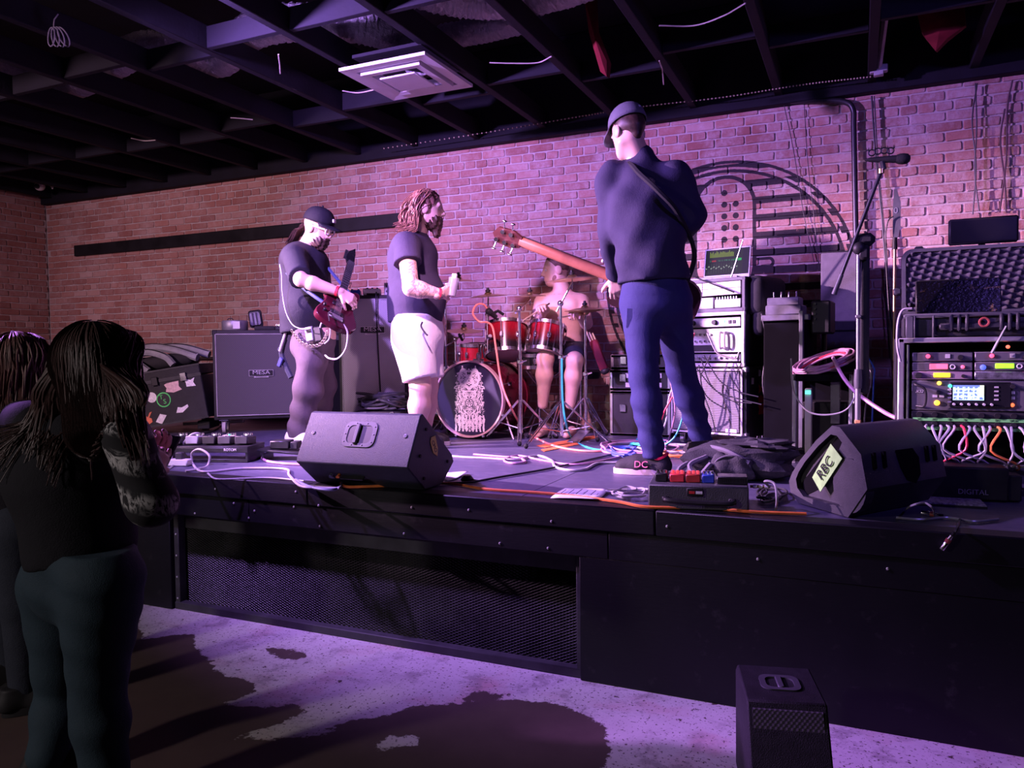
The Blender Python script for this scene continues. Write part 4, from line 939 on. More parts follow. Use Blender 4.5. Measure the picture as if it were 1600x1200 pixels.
# ================================================================== bass rig and right-hand gear
WP = mat('white_piping', (0.66, 0.62, 0.64), 0.45); PKN = mat('pale_panel', (0.62, 0.60, 0.61), 0.4, 0.2, 0.08)
ALU = mat('aluminium_edge', (0.60, 0.60, 0.62), 0.35, 0.75, 0.1)
RIG = R(-20)
rp = Vector((-0.9325, 5.249, ST))
RIB = Mat('ribbed_grille_cloth', (0.14, 0.13, 0.15), 0.8); t = RIB
v = t.coord(); x, y, z = t.xyz(v); f = (z * 560.0).sin().step(-0.6, 0.7); t.set('Base Color', t.mix(f, (0.07, 0.065, 0.08), (0.28, 0.26, 0.29))); t.bump(f, 0.5, 0.003)
o = thing('bass_cabinet', 'wheeled bass cabinet with pale piping at the bottom of the rig behind the bassist', 'amplifier', rp, RIG)
M().box((0, 0.20, 0.3025), (0.58, 0.40, 0.465), bev=0.012, seg=2).build('cabinet', TOLEX(), o)
M().box((-0.005, -0.004, 0.3025), (0.50, 0.02, 0.40), bev=0.004).build('grille_cloth', RIB.m, o)
for s_ in (-1, 1): M().tube([(s_ * 0.262, -0.012, 0.09), (s_ * 0.262, -0.012, 0.515)], 0.007).build('piping', WP, o)
for z_ in (0.09, 0.515): M().tube([(-0.262, -0.012, z_), (0.262, -0.012, z_)], 0.007).build('piping', WP, o)
corners(o, 0.58, 0.40, 0.07, 0.535, ALU, 0.04)
M().box((0.19, -0.016, 0.115), (0.085, 0.006, 0.028), bev=0.003).build('badge', SILVER, o)
for x_ in (-0.22, 0.22):
    for y_ in (0.07, 0.34): caster(o, (x_, y_, 0), 0.028)
RSK = mat('red_sticker', (0.55, 0.03, 0.03), 0.5)
SKM = Matrix(((0, 0, 1, 0), (1, 0, 0, 0), (0, 1, 0, 0), (0, 0, 0, 1)))
for (y_, z_, pl) in ((0.20, 0.385, [(-0.035, -0.03), (0, -0.015), (0.035, -0.03), (0.025, 0.0), (0.035, 0.03), (0, 0.012), (-0.035, 0.03), (-0.025, 0)]), (0.20, 0.315, [(-0.03, -0.02), (0.03, -0.02), (0.04, 0.01), (0.0, 0.03), (-0.04, 0.01)]), (0.20, 0.25, [(-0.035, -0.035), (0.035, -0.035), (0.03, 0.0), (0.035, 0.035), (-0.035, 0.03), (-0.025, 0)])):
    M().prism(pl, 0.2905, 0.2925, SKM @ Matrix.Translation((y_, z_, 0))).build('sticker', RSK, o)
for (y_, z_) in ((0.18, 0.49), (0.08, 0.44), (0.34, 0.44)): M().prism([(-0.015, -0.02), (0.015, -0.02), (0.018, 0.02), (-0.012, 0.022)], 0.2905, 0.2925, SKM @ Matrix.Translation((y_, z_, 0))).build('sticker', SW, o)
# middle rack
z0 = 0.535
o = thing('rack_case', 'open rack case of knobs and patch leads in the middle of the bass rig', 'rack case', rp + Vector((0, 0, z0)), RIG)
def open_case(o, w_, d, h, m, edge, th=0.02, y0=0.0):
    M().box((0, y0 + d / 2, th / 2), (w_, d, th)).box((0, y0 + d / 2, h - th / 2), (w_, d, th)).box((-w_ / 2 + th / 2, y0 + d / 2, h / 2), (th, d, h)).box((w_ / 2 - th / 2, y0 + d / 2, h / 2), (th, d, h)).box((0, y0 + d - th / 2, h / 2), (w_, th, h)).build('shell', m, o)
    e = M()
    for z_ in (0.012, h - 0.012): e.box((0, y0 - 0.004, z_), (w_ + 0.006, 0.02, 0.024), bev=0.003)
    for s_ in (-1, 1): e.box((s_ * (w_ / 2 - 0.010), y0 - 0.004, h / 2), (0.022, 0.02, h), bev=0.003)
    e.build('edge_trim', edge, o)
open_case(o, 0.56, 0.42, 0.362, TOLEX(), WP)
u = M().box((0, 0.03, 0.295), (0.49, 0.05, 0.062), bev=0.003).build('power_unit', mat('grey_panel', (0.20, 0.20, 0.22), 0.4, 0.5), o)
knobs(u, [(-0.10, 0.005, 0.295), (0.06, 0.005, 0.295)], 0.018, BLACK(), h=0.02)
M().box((0.12, 0.003, 0.30), (0.03, 0.005, 0.016)).build('green_light', mat('green_lamp', (0.1, 0.9, 0.6), 0.3, emit=2.5), u)
for s_ in (0.17, 0.20): M().box((s_, 0.003, 0.295), (0.018, 0.006, 0.022)).build('switch', BLACK(), u)
u = M().box((0, 0.05, 0.175), (0.49, 0.05, 0.16), bev=0.003).build('preamp_unit', mat('pale_panel'), o)
knobs(u, [(-0.20 + 0.036 * k, 0.025, 0.215 - 0.045 * j) for k in range(7) for j in range(2)], 0.010, CHROME())
M().box((-0.06, 0.02, 0.125), (0.20, 0.01, 0.04)).build('jack_strip', BLACK(), u)
hd_ = M().tube(smooth([(0.11, 0.02, 0.125), (0.11, -0.02, 0.13), (0.11, -0.02, 0.22), (0.11, 0.02, 0.225)], 5), 0.008, 8).tube(smooth([(0.145, 0.02, 0.125), (0.145, -0.02, 0.13), (0.145, -0.02, 0.22), (0.145, 0.02, 0.225)], 5), 0.008, 8).build('rack_handle', PKN, u)
u = M().box((0, 0.03, 0.06), (0.49, 0.05, 0.05), bev=0.003).build('patch_panel', mat('grey_panel'), o)
knobs(u, [(-0.22 + 0.04 * k, 0.005, 0.06) for k in range(12)], 0.009, CHROME(), h=0.016, name='jack')
# top rack
z1 = z0 + 0.362
o = thing('rack_bag', 'soft-sided rack bag with bright panels at the top of the bass rig', 'rack case', rp + Vector((0, 0, z1)), RIG)
open_case(o, 0.57, 0.40, 0.222, mat('black_nylon'), mat('grey_binding', (0.10, 0.10, 0.12), 0.6), 0.016)
u = M().box((0, 0.012, 0.155), (0.50, 0.03, 0.088), bev=0.003).build('blank_panel', mat('white_panel', (0.72, 0.70, 0.68), 0.45, 0, 0.05), o)
M().box((0.0, -0.004, 0.155), (0.496, 0.004, 0.003)).box((-0.03, -0.004, 0.155), (0.003, 0.004, 0.085)).build('panel_seam', mat('grey_binding'), u)
u = M().box((-0.10, 0.02, 0.062), (0.30, 0.04, 0.075), bev=0.004).build('preamp', mat('white_panel'), o)
knobs(u, [(-0.20 + 0.03 * k, 0.0, 0.075 - 0.03 * j) for k in range(3) for j in range(2)], 0.008, BLACK())
u = M().box((0.155, 0.03, 0.055), (0.19, 0.06, 0.06), bev=0.004).build('mixer', mat('grey_panel'), o)
knobs(u, [(0.075 + 0.02 * k, 0.01, 0.085) for k in range(8)], 0.006, CHROME(), 'z')
sf = M().box((0.31, 0.22, 0.10), (0.14, 0.38, 0.26), bev=0.055, seg=3).box((0.33, 0.20, -0.06), (0.10, 0.30, 0.20), bev=0.045, seg=3).build('side_pocket', mat('black_nylon'), o)
# two aerials standing on the rig
pa = rp + Vector((0, 0, z1 + 0.222))
for nm, lb, a_, b_, m_ in (('aerial', 'pale rod aerial leaning before the laptop screen', (0.17, 0.02, 0.0), (0.265, 0.0, 0.235), ALU), ('aerial', 'black rod aerial slanting across the bright rack panels', (0.22, -0.03, -0.10), (-0.10, -0.06, 0.035), BLACK())):
    R3 = Matrix.Rotation(RIG, 4, 'Z'); tag(M().tube([pa + R3 @ Vector(a_), pa + R3 @ Vector(b_)], [0.006, 0.004], 8).build(nm, m_), lb, 'aerial')
# laptop
o = thing('laptop', 'open laptop showing a green audio meter screen on top of the bass rig', 'laptop', pa + Vector((0.06, 0.17, 0.0)), R(-13))
M().box((0, 0.0, 0.010), (0.335, 0.225, 0.018), bev=0.004).build('base', mat('grey_laptop', (0.20, 0.20, 0.22), 0.4, 0.5), o)
LM = Matrix.Translation((0, 0.112, 0.018)) @ Matrix.Rotation(R(80), 4, 'X') @ Matrix.Shear('XY', 4, (0.0, 0.0))
lid = M().box((0, 0.115, 0.0), (0.335, 0.23, 0.010), bev=0.003, mtx=LM).build('lid', mat('grey_laptop'), o)
scm = Mat('audio_meter_screen', (0.008, 0.009, 0.011), 0.6, 0.0, 0.05); t = scm
v = t.coord('Generated'); x, y, z = t.xyz(v)
gx_ = ((x * 34.0).fract()).gt(0.45); nb = t.noise(t.mapv(v, (34, 0.01, 0.01)), 1.0, 0)
barsm = gx_ * (z * 1.0 - 0.70).gt(0.0) * (z - 0.74 - nb * 0.30).lt(0.0) * x.gt(0.10) * x.lt(0.66)
row = (z - 0.565).abs().lt(0.03) * x.gt(0.10) * x.lt(0.85)
grn = (z - 0.57).abs().lt(0.045) * (x - 0.76).abs().lt(0.07)
fad = ((x * 17.0).fract() - 0.5).abs().lt(0.10) * (z - 0.28).abs().lt(0.18) * x.gt(0.06) * x.lt(0.75) 
dots = ((x * 17.0).fract() - 0.5).abs().lt(0.3) * (z - 0.18 - t.noise(t.mapv(v, (17, 0.01, 0.01)), 1.0, 0) * 0.25).abs().lt(0.02) * x.lt(0.75)
c_ = t.mix(barsm, (0.020, 0.030, 0.028), (0.40, 0.55, 0.05)); c_ = t.mix(row * t.noise(t.mapv(v, (20, 1, 1)), 3, 1).gt(0.52), c_, (0.05, 0.30, 0.16))
c_ = t.mix(fad, c_, (0.05, 0.10, 0.05)); c_ = t.mix(dots, c_, (0.55, 0.65, 0.55)); c_ = t.mix(grn, c_, (0.03, 0.80, 0.18)); c_ = t.mix((z - 0.565).abs().lt(0.03) * (x - 0.2).abs().lt(0.05), c_, (0.6, 0.05, 0.05))
c_ = t.mix(x.gt(0.86), c_, (0.015, 0.015, 0.04))
t.emit(c_, 0.55)
M().box((0, 0.125, 0.006), (0.315, 0.185, 0.002), mtx=LM).build('screen', scm.m, lid)

# ---- road cases in the middle, behind the bassist's legs
def road_case(label, loc, w_, d, h, rz=0.0, stripes=0):
    o = thing('road_case', label, 'case', loc, rz, 'stacked road cases behind the bassist')
    M().box((0, d / 2, h / 2), (w_, d, h), bev=0.004).build('body', mat('case_laminate', (0.03, 0.03, 0.034), 0.45, 0, 0.3), o)
    e = M()
    for s_ in (-1, 1):
        for z_ in (0.012, h - 0.012): e.box((0, 0.0, z_), (w_ + 0.004, 0.022, 0.022), bev=0.003)
        e.box((s_ * (w_ / 2 - 0.008), 0.0, h / 2), (0.022, 0.022, h), bev=0.003)
    e.build('aluminium_edge', ALU, o)
    for s_ in (-1, 1): M().box((s_ * w_ * 0.28, -0.012, h * 0.62), (0.05, 0.012, 0.06), bev=0.004).build('latch', CHROME(), o)
    for k in range(stripes): M().box((0.03, -0.006, 0.045 + 0.07 * k), (w_ * 0.6, 0.004, 0.035)).build('paper_label', mat('paper'), o)
    return o
bx_ = Vector((-1.50, 5.66, ST))
road_case('large black road case with metal edges, bottom of the stack', bx_, 0.46, 0.36, 0.345)
road_case('middle road case of the stack, with pale paper labels', bx_ + Vector((0, 0, 0.345)), 0.46, 0.34, 0.16, 0, 2)
road_case('small black case on top of the road case stack', bx_ + Vector((0, 0, 0.505)), 0.44, 0.30, 0.115)

# ---- tower with pedals right of the bass rig
o = thing('equipment_tower', 'black equipment tower with a pale front post right of the bass rig', 'rack', (-0.415, 4.98, ST), R(-6))
M().box((0, 0.20, 0.41), (0.26, 0.36, 0.80), bev=0.01).build('body', mat('matte_black_panel'), o)
M().box((0.10, -0.005, 0.44), (0.026, 0.03, 0.88), bev=0.005).build('front_post', mat('grey_panel'), o)
M().box((0.0, 0.19, 0.84), (0.28, 0.38, 0.035), bev=0.004).build('top_tray', mat('grey_panel'), o)
for s_ in (-1, 1): M().box((s_ * 0.09, 0.2, 0.006), (0.05, 0.3, 0.012)).build('foot', RUBBER(), o)
tw = Vector((-0.415, 5.10, ST + 0.858))
o = thing('switch_box', 'silver two-tier switch box on top of the equipment tower', 'pedal', tw, R(-6))
M().box((0, 0, 0.03), (0.21, 0.2, 0.06), bev=0.005).box((-0.01, 0.02, 0.085), (0.19, 0.15, 0.05), bev=0.005).build('body', mat('grey_panel'), o)
for k in range(4): M().tube([(-0.07 + 0.045 * k, -0.02, 0.11), (-0.07 + 0.045 * k, -0.02, 0.145)], 0.005, 6).build('toggle', CHROME(), o)
o = thing('black_mixer_case', 'small black ribbed case beside the silver switch box', 'case', tw + Vector((0.215, 0.02, -0.08)), R(-6))
M().box((0, 0, 0.06), (0.11, 0.22, 0.20), bev=0.01).build('body', BLACK(), o); knobs(o, [(-0.03, -0.11, 0.05 + 0.03 * k) for k in range(4)], 0.008, DARKMETAL())
M().tube([(0, 0.05, -0.04), (0, 0.05, -0.8)], 0.015, 8).build('support_pole', DARKMETAL(), o)

# ---- low open rack with cable coil
o = thing('open_rack', 'low open black rack of cables under the pink cable coil', 'rack', (-0.185, 4.60, ST), R(-3))
w_, d, h = 0.31, 0.40, 0.505
M().box((0, d / 2, h - 0.02), (w_, d, 0.04), bev=0.004).box((0, d / 2, 0.03), (w_, d, 0.04)).box((0, d - 0.01, h / 2), (w_, 0.02, h)).build('shelf', mat('matte_black_panel'), o)
for s_ in (-1, 1):
    for y_ in (0.012, d - 0.012): M().box((s_ * (w_ / 2 - 0.008), y_, h / 2), (0.02, 0.024, h), bev=0.003).build('post', ALU, o)
M().box((-0.08, 0.10, 0.22), (0.035, 0.06, 0.40), bev=0.003).build('side_strip', PKN, o)
M().box((-0.08, 0.065, 0.40), (0.03, 0.006, 0.02)).build('green_light', mat('green_lamp'), o)
M().box((0.06, 0.14, 0.34), (0.05, 0.06, 0.24), bev=0.003).build('side_strip', mat('grey_panel'), o)
M().box((0.0, 0.25, 0.20), (0.24, 0.2, 0.28), bev=0.005).build('power_amp', BLACK(), o)
zt = ST + 0.505
o = thing('cable_coil', 'pink cable coil lying tilted on the low open rack', 'cable', (-0.185, 4.74, zt), R(10))
rc2 = random.Random(11)
for k in range(9):
    rr = 0.10 + 0.006 * k; a0 = rc2.uniform(0, 6); pts = []
    for j in range(17):
        a = a0 + 2 * math.pi * j / 16; pts.append((rr * 1.15 * math.cos(a) + rc2.uniform(-.006, .006), rr * 0.9 * math.sin(a) + rc2.uniform(-.006, .006), 0.05 + 0.010 * (k % 4) + 0.05 * math.cos(a) + 0.03 * math.sin(a)))
    M().tube(smooth(pts, 3), 0.0065, 6, caps=False).build('cable_turn', mat('red_cable', (0.80, 0.05, 0.10), 0.4) if k in (1, 4) else PKC, o)
M().box((0, 0, 0.022), (0.16, 0.14, 0.044), bev=0.012).build('holder', BLACK(), o)
cable('multicore_cable', 'thick pale cable running from the coil down behind the right wedge', [Vector((-0.13, 4.66, zt + 0.09)), up_(1318, 590, 4.45), up_(1340, 615, 4.35), up_(1375, 640, 4.25), up_(1400, 653, 4.2), up_(1430, 662, 4.1)], 0.010, PKC)
cable('loop_cable', 'thin grey cable hanging in a loop across the low open rack', [up_(1236, 560, 4.5), up_(1240, 610, 4.5), up_(1262, 642, 4.5), up_(1295, 648, 4.5), up_(1325, 638, 4.5), up_(1342, 605, 4.5)], 0.005, GC)
for k, (a_, b_) in enumerate((((1350, 550), (1365, 600)), ((1354, 545), (1352, 640)))):
    cable('loose_cable', ('blue cable hanging beside the low open rack', 'thin white cable hanging beside the low open rack')[k], [up_(a_[0], a_[1], 4.75), up_((a_[0] + b_[0]) / 2 + 8, (a_[1] + b_[1]) / 2, 4.75), up_(b_[0], b_[1], 4.75), Vector((up_(b_[0] - 4, b_[1], 4.72).x, 4.72, ST + 0.006))], 0.005, mat('blue_cable', (0.05, 0.12, 0.75), 0.4) if k == 0 else WC)

# ---- tall PA speaker against the wall
o = thing('tower_speaker', 'tall narrow loudspeaker against the brick wall behind the microphone', 'speaker', (-0.122, 5.50, ST), R(-4))
SPP = mat('violet_grey_speaker', (0.13, 0.12, 0.14), 0.55, 0, 0.12, 20, 0.3, 200)
M().box((0, 0.19, 0.645), (0.225, 0.38, 1.28), bev=0.008).build('cabinet', TOLEX(), o)
for z_, hh_ in ((1.02, 0.51), (0.70, 0.11), (0.33, 0.60)): M().box((0, -0.004, z_), (0.215, 0.014, hh_), bev=0.004).build('front_grille', SPP, o)
for s_ in (-0.03, 0.02): M().cyl((s_, -0.01, 0.68), (s_, -0.02, 0.68), 0.012, n=10).build('port', CHROME(), o)
for x_ in (-0.08, 0.08): M().box((x_, 0.19, 0.003), (0.04, 0.3, 0.01)).build('foot', RUBBER(), o)

# ---- vocal microphone on its boom stand
ms = Vector((-0.002, 3.93, ST))
o = thing('microphone_stand', 'black boom microphone stand before the tall loudspeaker', 'stand', ms)
GP = mat('grey_pole', (0.30, 0.30, 0.32), 0.35, 0.7, 0.1)
M().lathe([(0, 0), (0.13, 0), (0.13, 0.012), (0.03, 0.025), (0.014, 0.04), (0, 0.04)], 28).build('base', DARKMETAL(), o)
M().tube([(0, 0, 0.03), (0, 0, 0.52)], 0.0125, 12).build('lower_tube', GP, o); M().tube([(0, 0, 0.52), (-0.002, 0, 1.08)], 0.0085, 12).build('upper_tube', GP, o)
M().lathe([(0.0, 0.46), (0.017, 0.46), (0.019, 0.50), (0.015, 0.55), (0.0, 0.55)], 14).build('clutch', mat('grey_moulding'), o)
M().box((0.0, 0, 0.305), (0.028, 0.028, 0.02), bev=0.004).build('tape_band', mat('tan_tape', (0.55, 0.30, 0.12), 0.6), o)
M().box((0, 0, 0.795), (0.026, 0.026, 0.016), bev=0.003).build('collar', GP, o)
M().ball((0.0, 0, 1.11), (0.028, 0.024, 0.03), 12, 10).box((0.02, 0, 1.085), (0.05, 0.03, 0.06), bev=0.012).build('boom_joint', BLACK(), o)
b0 = at(1303, 460, Y=3.93) - ms; b1 = at(1379, 262, Y=3.93) - ms
M().tube([b0, b1], 0.0085, 10).build('boom', DARKMETAL(), o)
M().tube([b0, b0 + (b1 - b0) * 0.16], [0.013, 0.011], 10).build('counterweight', mat('grey_moulding'), o)
bp = (at(1338, 385, Y=3.94) - ms)
M().box(bp + Vector((0.035, 0.03, -0.33)), (0.045, 0.05, 0.72), bev=0.012).box(bp + Vector((0.03, 0.02, 0.03)), (0.10, 0.06, 0.06), bev=0.02).build('speaker_side_standin', mat('black_nylon'), o)  # tall box stands in for the loudspeaker's dark side, small one the clamp
M().lathe([(0.0, 0), (0.013, 0), (0.013, 0.02), (0, 0.02)], 12, Matrix.Translation(at(1377, 271, Y=3.93) - ms)).build('brass_ring', mat('brass', (0.75, 0.55, 0.22), 0.3, 0.9, 0.1), o)
mp = at(1383, 249, Y=3.93); md = (at(1424, 246, Y=3.93) - at(1350, 248, Y=3.93)).normalized()
o = thing('microphone', 'black vocal microphone with spiked grip at the tip of the boom', 'microphone', mp)
q = Matrix((Vector((0, 1, 0)).cross(md), Vector((0, 1, 0)), md)).transposed().to_4x4()
M().lathe([(0, -0.085), (0.005, -0.085), (0.007, -0.075), (0.011, -0.06), (0.017, 0.03), (0.018, 0.045), (0.0, 0.045)], 16, q).build('handle', BLACK(), o)
M().lathe([(0, 0.045), (0.019, 0.045), (0.024, 0.06), (0.025, 0.075), (0.022, 0.092), (0.012, 0.102), (0, 0.104)], 18, q).build('grille', mat('mic_mesh', (0.03, 0.03, 0.032), 0.6, 0.5, 0.2, 20, 0.8, 400), o)
M().tube([(-0.005, 0, -0.045), (-0.012, 0, -0.01), (0, 0, 0.0)], 0.012, 8).build('clip', BLACK(), o)
kn = M()
for k in range(4): kn.torus((-0.055 + 0.0255 * k, 0.0, 0.036 + 0.004 * (1.5 - abs(k - 1.5))), 0.0135, 0.0034, (0, 1, 0), 14, 5)
for k in range(5): kn.tube([(-0.068 + 0.026 * k, 0, 0.046), (-0.068 + 0.026 * k, 0, 0.062)], [0.004, 0.0008], 5)
kn.build('knuckle_grip', DARKMETAL(), o)

# ---- paddle aerial on a thin stand near the wall
o = thing('paddle_aerial', 'flat grey blade-shaped aerial on a thin stand near the wall', 'aerial', (0.195, 5.2, ST))
PM = Matrix(((1, 0, 0, 0), (0, 0, -1, 0), (0, 1, 0, 0), (0, 0, 0, 1)))
M().prism([(-0.010, 1.29), (0.010, 1.29), (0.030, 1.37), (0.030, 1.52), (0.006, 1.60), (-0.006, 1.60), (-0.012, 1.50), (-0.012, 1.36)], -0.004, 0.004, PM).build('blade', mat('grey_laptop'), o)
text('blade_mark', '0', 0.05, SILVER, o, (0.004, -0.006, 1.47), (R(90), 0, 0), 0.0006)
M().tube([(0, 0, 0.02), (0, 0, 1.26)], 0.009, 10).build('pole', mat('brass_pole', (0.42, 0.30, 0.20), 0.4, 0.8, 0.1), o)
M().tube([(0, 0, 1.24), (0, 0, 1.31)], [0.016, 0.012], 10).build('mount', BLACK(), o)
M().lathe([(0, 0), (0.11, 0), (0.11, 0.012), (0.02, 0.02), (0, 0.02)], 20).build('base', DARKMETAL(), o)

# ---- right-hand rack with radio units and digital mixer
o = thing('mixer_rack', 'aluminium-edged rack of lit radio receivers and digital mixer at the right edge', 'rack', (0.463, 3.90, ST))
W_, D_, H_ = 0.60, 0.46, 0.69
M().box((0, D_ / 2, H_ - 0.012), (W_, D_, 0.024)).box((0, D_ / 2, 0.012), (W_, D_, 0.024)).box((-W_ / 2 + 0.012, D_ / 2, H_ / 2), (0.024, D_, H_)).box((W_ / 2 - 0.012, D_ / 2, H_ / 2), (0.024, D_, H_)).box((0, D_ - 0.01, H_ / 2), (W_, 0.02, H_)).build('shell', mat('case_laminate'), o)
e = M().box((0, -0.004, H_ - 0.010), (W_, 0.024, 0.022), bev=0.004)
for s_ in (-1, 1): e.box((s_ * (W_ / 2 - 0.012), -0.004, H_ / 2), (0.026, 0.024, H_), bev=0.004)
e.build('aluminium_edge', ALU, o)
M().tube([(-W_ / 2 + 0.04, 0.0, 0.02), (-W_ / 2 + 0.04, 0, H_ - 0.03)], 0.006, 8).build('rack_rail', ALU, o)
GRY = mat('rack_grey', (0.16, 0.155, 0.175), 0.4, 0.4, 0.12)
XL = -0.243
def led(u, x_, z_, c, r=0.006, e_=4.0, nm='indicator_light', y_=-0.004):
    M().ball((x_, y_, z_), (r, r * 0.6, r), 8, 6).build(nm, mat('led_%02d%02d%02d' % tuple(int(k * 10) for k in c), c, 0.3, emit=e_, var=0.02), u)
for j, (x_, c, xo) in enumerate(((XL + 0.118, (0.9, 0.05, 0.12), 0), (XL + 0.362, (0.95, 0.05, 0.10), 0))):
    u = M().box((x_, 0.10, 0.605), (0.236, 0.20, 0.040), bev=0.003).build('receiver', GRY, o)
    led(u, x_ - 0.055, 0.608, c, 0.009); M().box((x_ + 0.022, -0.002, 0.608), (0.018, 0.004, 0.018)).build('button', PKN, u); knobs(u, [(x_ + 0.07, 0.0, 0.602)], 0.012, BLACK())
led(o, XL + 0.366, 0.646, (0.8, 0.1, 0.05), 0.008, 3.0)
def disp(u, x_, z_, w_, h_, c, e_=1.6): return M().box((x_, -0.003, z_), (w_, 0.005, h_), bev=0.002).build('display', mat('display_%02d%02d%02d' % tuple(int(k * 10) for k in c), c, 0.3, emit=e_, var=0.1, scale=60), u)
u = M().box((XL + 0.118, 0.10, 0.562), (0.236, 0.20, 0.038), bev=0.003).build('transmitter', GRY, o)
disp(u, XL + 0.105, 0.562, 0.072, 0.024, (0.95, 0.12, 0.22)); led(u, XL + 0.198, 0.560, (0.8, 0.1, 0.2), 0.008, 2); M().torus((XL + 0.160, -0.003, 0.560), 0.009, 0.003, (0, 1, 0), 12, 5).build('knob_ring', PKN, u)
u = M().box((XL + 0.362, 0.10, 0.562), (0.236, 0.20, 0.038), bev=0.003).build('transmitter', GRY, o)
disp(u, XL + 0.355, 0.564, 0.070, 0.022, (0.30, 0.85, 0.03)); led(u, XL + 0.448, 0.562, (0.9, 0.15, 0.3), 0.008, 2); led(u, XL + 0.275, 0.558, (0.1, 0.15, 0.9), 0.012, 1.2); M().torus((XL + 0.410, -0.003, 0.562), 0.009, 0.003, (0, 1, 0), 12, 5).build('knob_ring', PKN, u)
u = M().box((XL + 0.118, 0.10, 0.522), (0.236, 0.20, 0.036), bev=0.003).build('transmitter', mat('pinkish_panel', (0.36, 0.26, 0.32), 0.4, 0.3), o)
disp(u, XL + 0.118, 0.524, 0.066, 0.020, (0.95, 0.65, 0.03), 1.8); knobs(u, [(XL + 0.025, 0.0, 0.522)], 0.016, BLACK(), h=0.03); knobs(u, [(XL + 0.20, 0, 0.52)], 0.008, BLACK())
u = M().box((XL + 0.362, 0.10, 0.522), (0.236, 0.20, 0.036), bev=0.003).build('transmitter', mat('crumpled_silver', (0.45, 0.45, 0.5), 0.3, 0.8, 0.5, 40), o)
# digital mixer unit, 3U
u = M().box((XL + 0.24, 0.10, 0.433), (0.483, 0.20, 0.133), bev=0.003).build('digital_mixer', GRY, o)
M().box((XL + 0.265, -0.004, 0.437), (0.235, 0.012, 0.112), bev=0.006).build('screen_bezel', mat('mixer_black', (0.012, 0.012, 0.016), 0.3), u)
ms_ = Mat('mixer_screen', (0.2, 0.35, 0.5), 0.25); t = ms_
v = t.coord('Generated'); x, y, z = t.xyz(v)
b_ = (((x * 6.0).fract() - 0.5).abs().lt(0.34) * ((z * 4.0).fract() - 0.5).abs().lt(0.33)) * t.noise(t.mapv(v, (6, 1, 4)), 1.6, 1).gt(0.47)
c_ = t.mix(b_, (0.55, 0.80, 0.95), (0.03, 0.08, 0.30)); c_ = t.mix(z.gt(0.88), c_, (0.05, 0.10, 0.35)); c_ = t.mix(x.gt(0.86) * z.gt(0.3), c_, (0.55, 0.55, 0.2)); t.emit(c_, 1.5)
sc_o = M().box((XL + 0.220, -0.011, 0.447), (0.118, 0.003, 0.066)).build('screen', ms_.m, u)
knobs(u, [(XL + 0.165 + 0.0285 * k, -0.010, 0.396) for k in range(6)], 0.006, PKN)
for k in range(4): M().box((XL + 0.325, -0.011, 0.472 - 0.018 * k), (0.016, 0.003, 0.007)).box((XL + 0.148, -0.011, 0.460 - 0.018 * k), (0.014, 0.003, 0.006)).build('soft_key', PKN, u)
led(u, XL + 0.150, 0.476, (0.05, 0.8, 0.4), 0.008, 2.5, y_=-0.012); led(u, XL + 0.108, 0.488, (0.95, 0.55, 0.05), 0.009, 4); led(u, XL + 0.10, 0.40, (0.95, 0.35, 0.03), 0.012, 4); led(u, XL + 0.385, 0.395, (0.9, 0.15, 0.05), 0.009, 2)
knobs(u, [(XL + 0.385, 0.0, 0.475), (XL + 0.445, 0, 0.475), (XL + 0.445, 0, 0.44), (XL + 0.105, 0, 0.447)], 0.011, BLACK()); 
for x_, z_ in ((XL + 0.385, 0.448), (XL + 0.385, 0.425), (XL + 0.092, 0.43), (XL + 0.118, 0.43)): M().box((x_, -0.002, z_), (0.018, 0.005, 0.012)).build('button', PKN, u)
M().tube(smooth([(XL + 0.012, 0.0, 0.485), (XL + 0.014, -0.03, 0.482), (XL + 0.05, -0.035, 0.46), (XL + 0.05, -0.03, 0.39), (XL + 0.02, 0.0, 0.385)], 4), 0.006, 8).build('rack_handle', BLACK(), u)
text('lettering', 'X32', 0.018, PKN, u, (XL + 0.03, -0.003, 0.45), (R(90), 0, 0), 0.0005, shear=0.3)
# patch panel with tape strips
u = M().box((XL + 0.24, 0.10, 0.325), (0.483, 0.20, 0.075), bev=0.003).build('patch_panel', mat('case_laminate'), o)
for z_ in (0.345, 0.305):
    for k in range(8):
        jx = XL + 0.03 + 0.06 * k; M().cyl((jx, 0.0, z_ + 0.002), (jx, -0.012, z_ + 0.002), 0.012, n=10).build('xlr_jack', DARKMETAL(), u)
    M().box((XL + 0.24, -0.003, z_ - 0.019), (0.47, 0.003, 0.014)).build('tape_strip', mat('green_tape', (0.16, 0.55, 0.16), 0.6), u)
for k, s_ in enumerate(('XS', 'AY', 'SR', 'SL', 'TI', 'FX', 'VOX', 'AUX')): text('tape_writing', s_, 0.014, BLACK(), u, (XL + 0.03 + 0.06 * k, -0.006, 0.326), (R(90), 0, 0), 0.0004)
rw_ = random.Random(21)
for k in range(16):
    x_ = XL + 0.06 + 0.027 * k; M().tube(smooth([(x_, 0.0, 0.30), (x_ + rw_.uniform(-.01, .01), -0.05, 0.285), (x_ + rw_.uniform(-.05, .05), -0.06, 0.20), (x_ + rw_.uniform(-.08, .08), -0.03, 0.14), (x_ + rw_.uniform(-.1, .1), 0.05, 0.10)], 4), 0.0055, 6).build('patch_lead', [WC, mat('silver_lead', (0.5, 0.5, 0.6), 0.35, 0.4), GC, mat('red_cable'), mat('orange_rubber')][[0, 1, 2, 1, 0, 3, 1, 2, 0, 1, 4, 0, 1, 2, 1, 0][k]], o)
M().box((0, 0.15, 0.075), (0.50, 0.25, 0.09), bev=0.005).build('lower_unit', GRY, o)
M().tube([(0.06, -0.03, 0.62), (0.11, -0.045, 0.735)], [0.006, 0.004], 8).build('rod_aerial', ALU, o)
mr = o
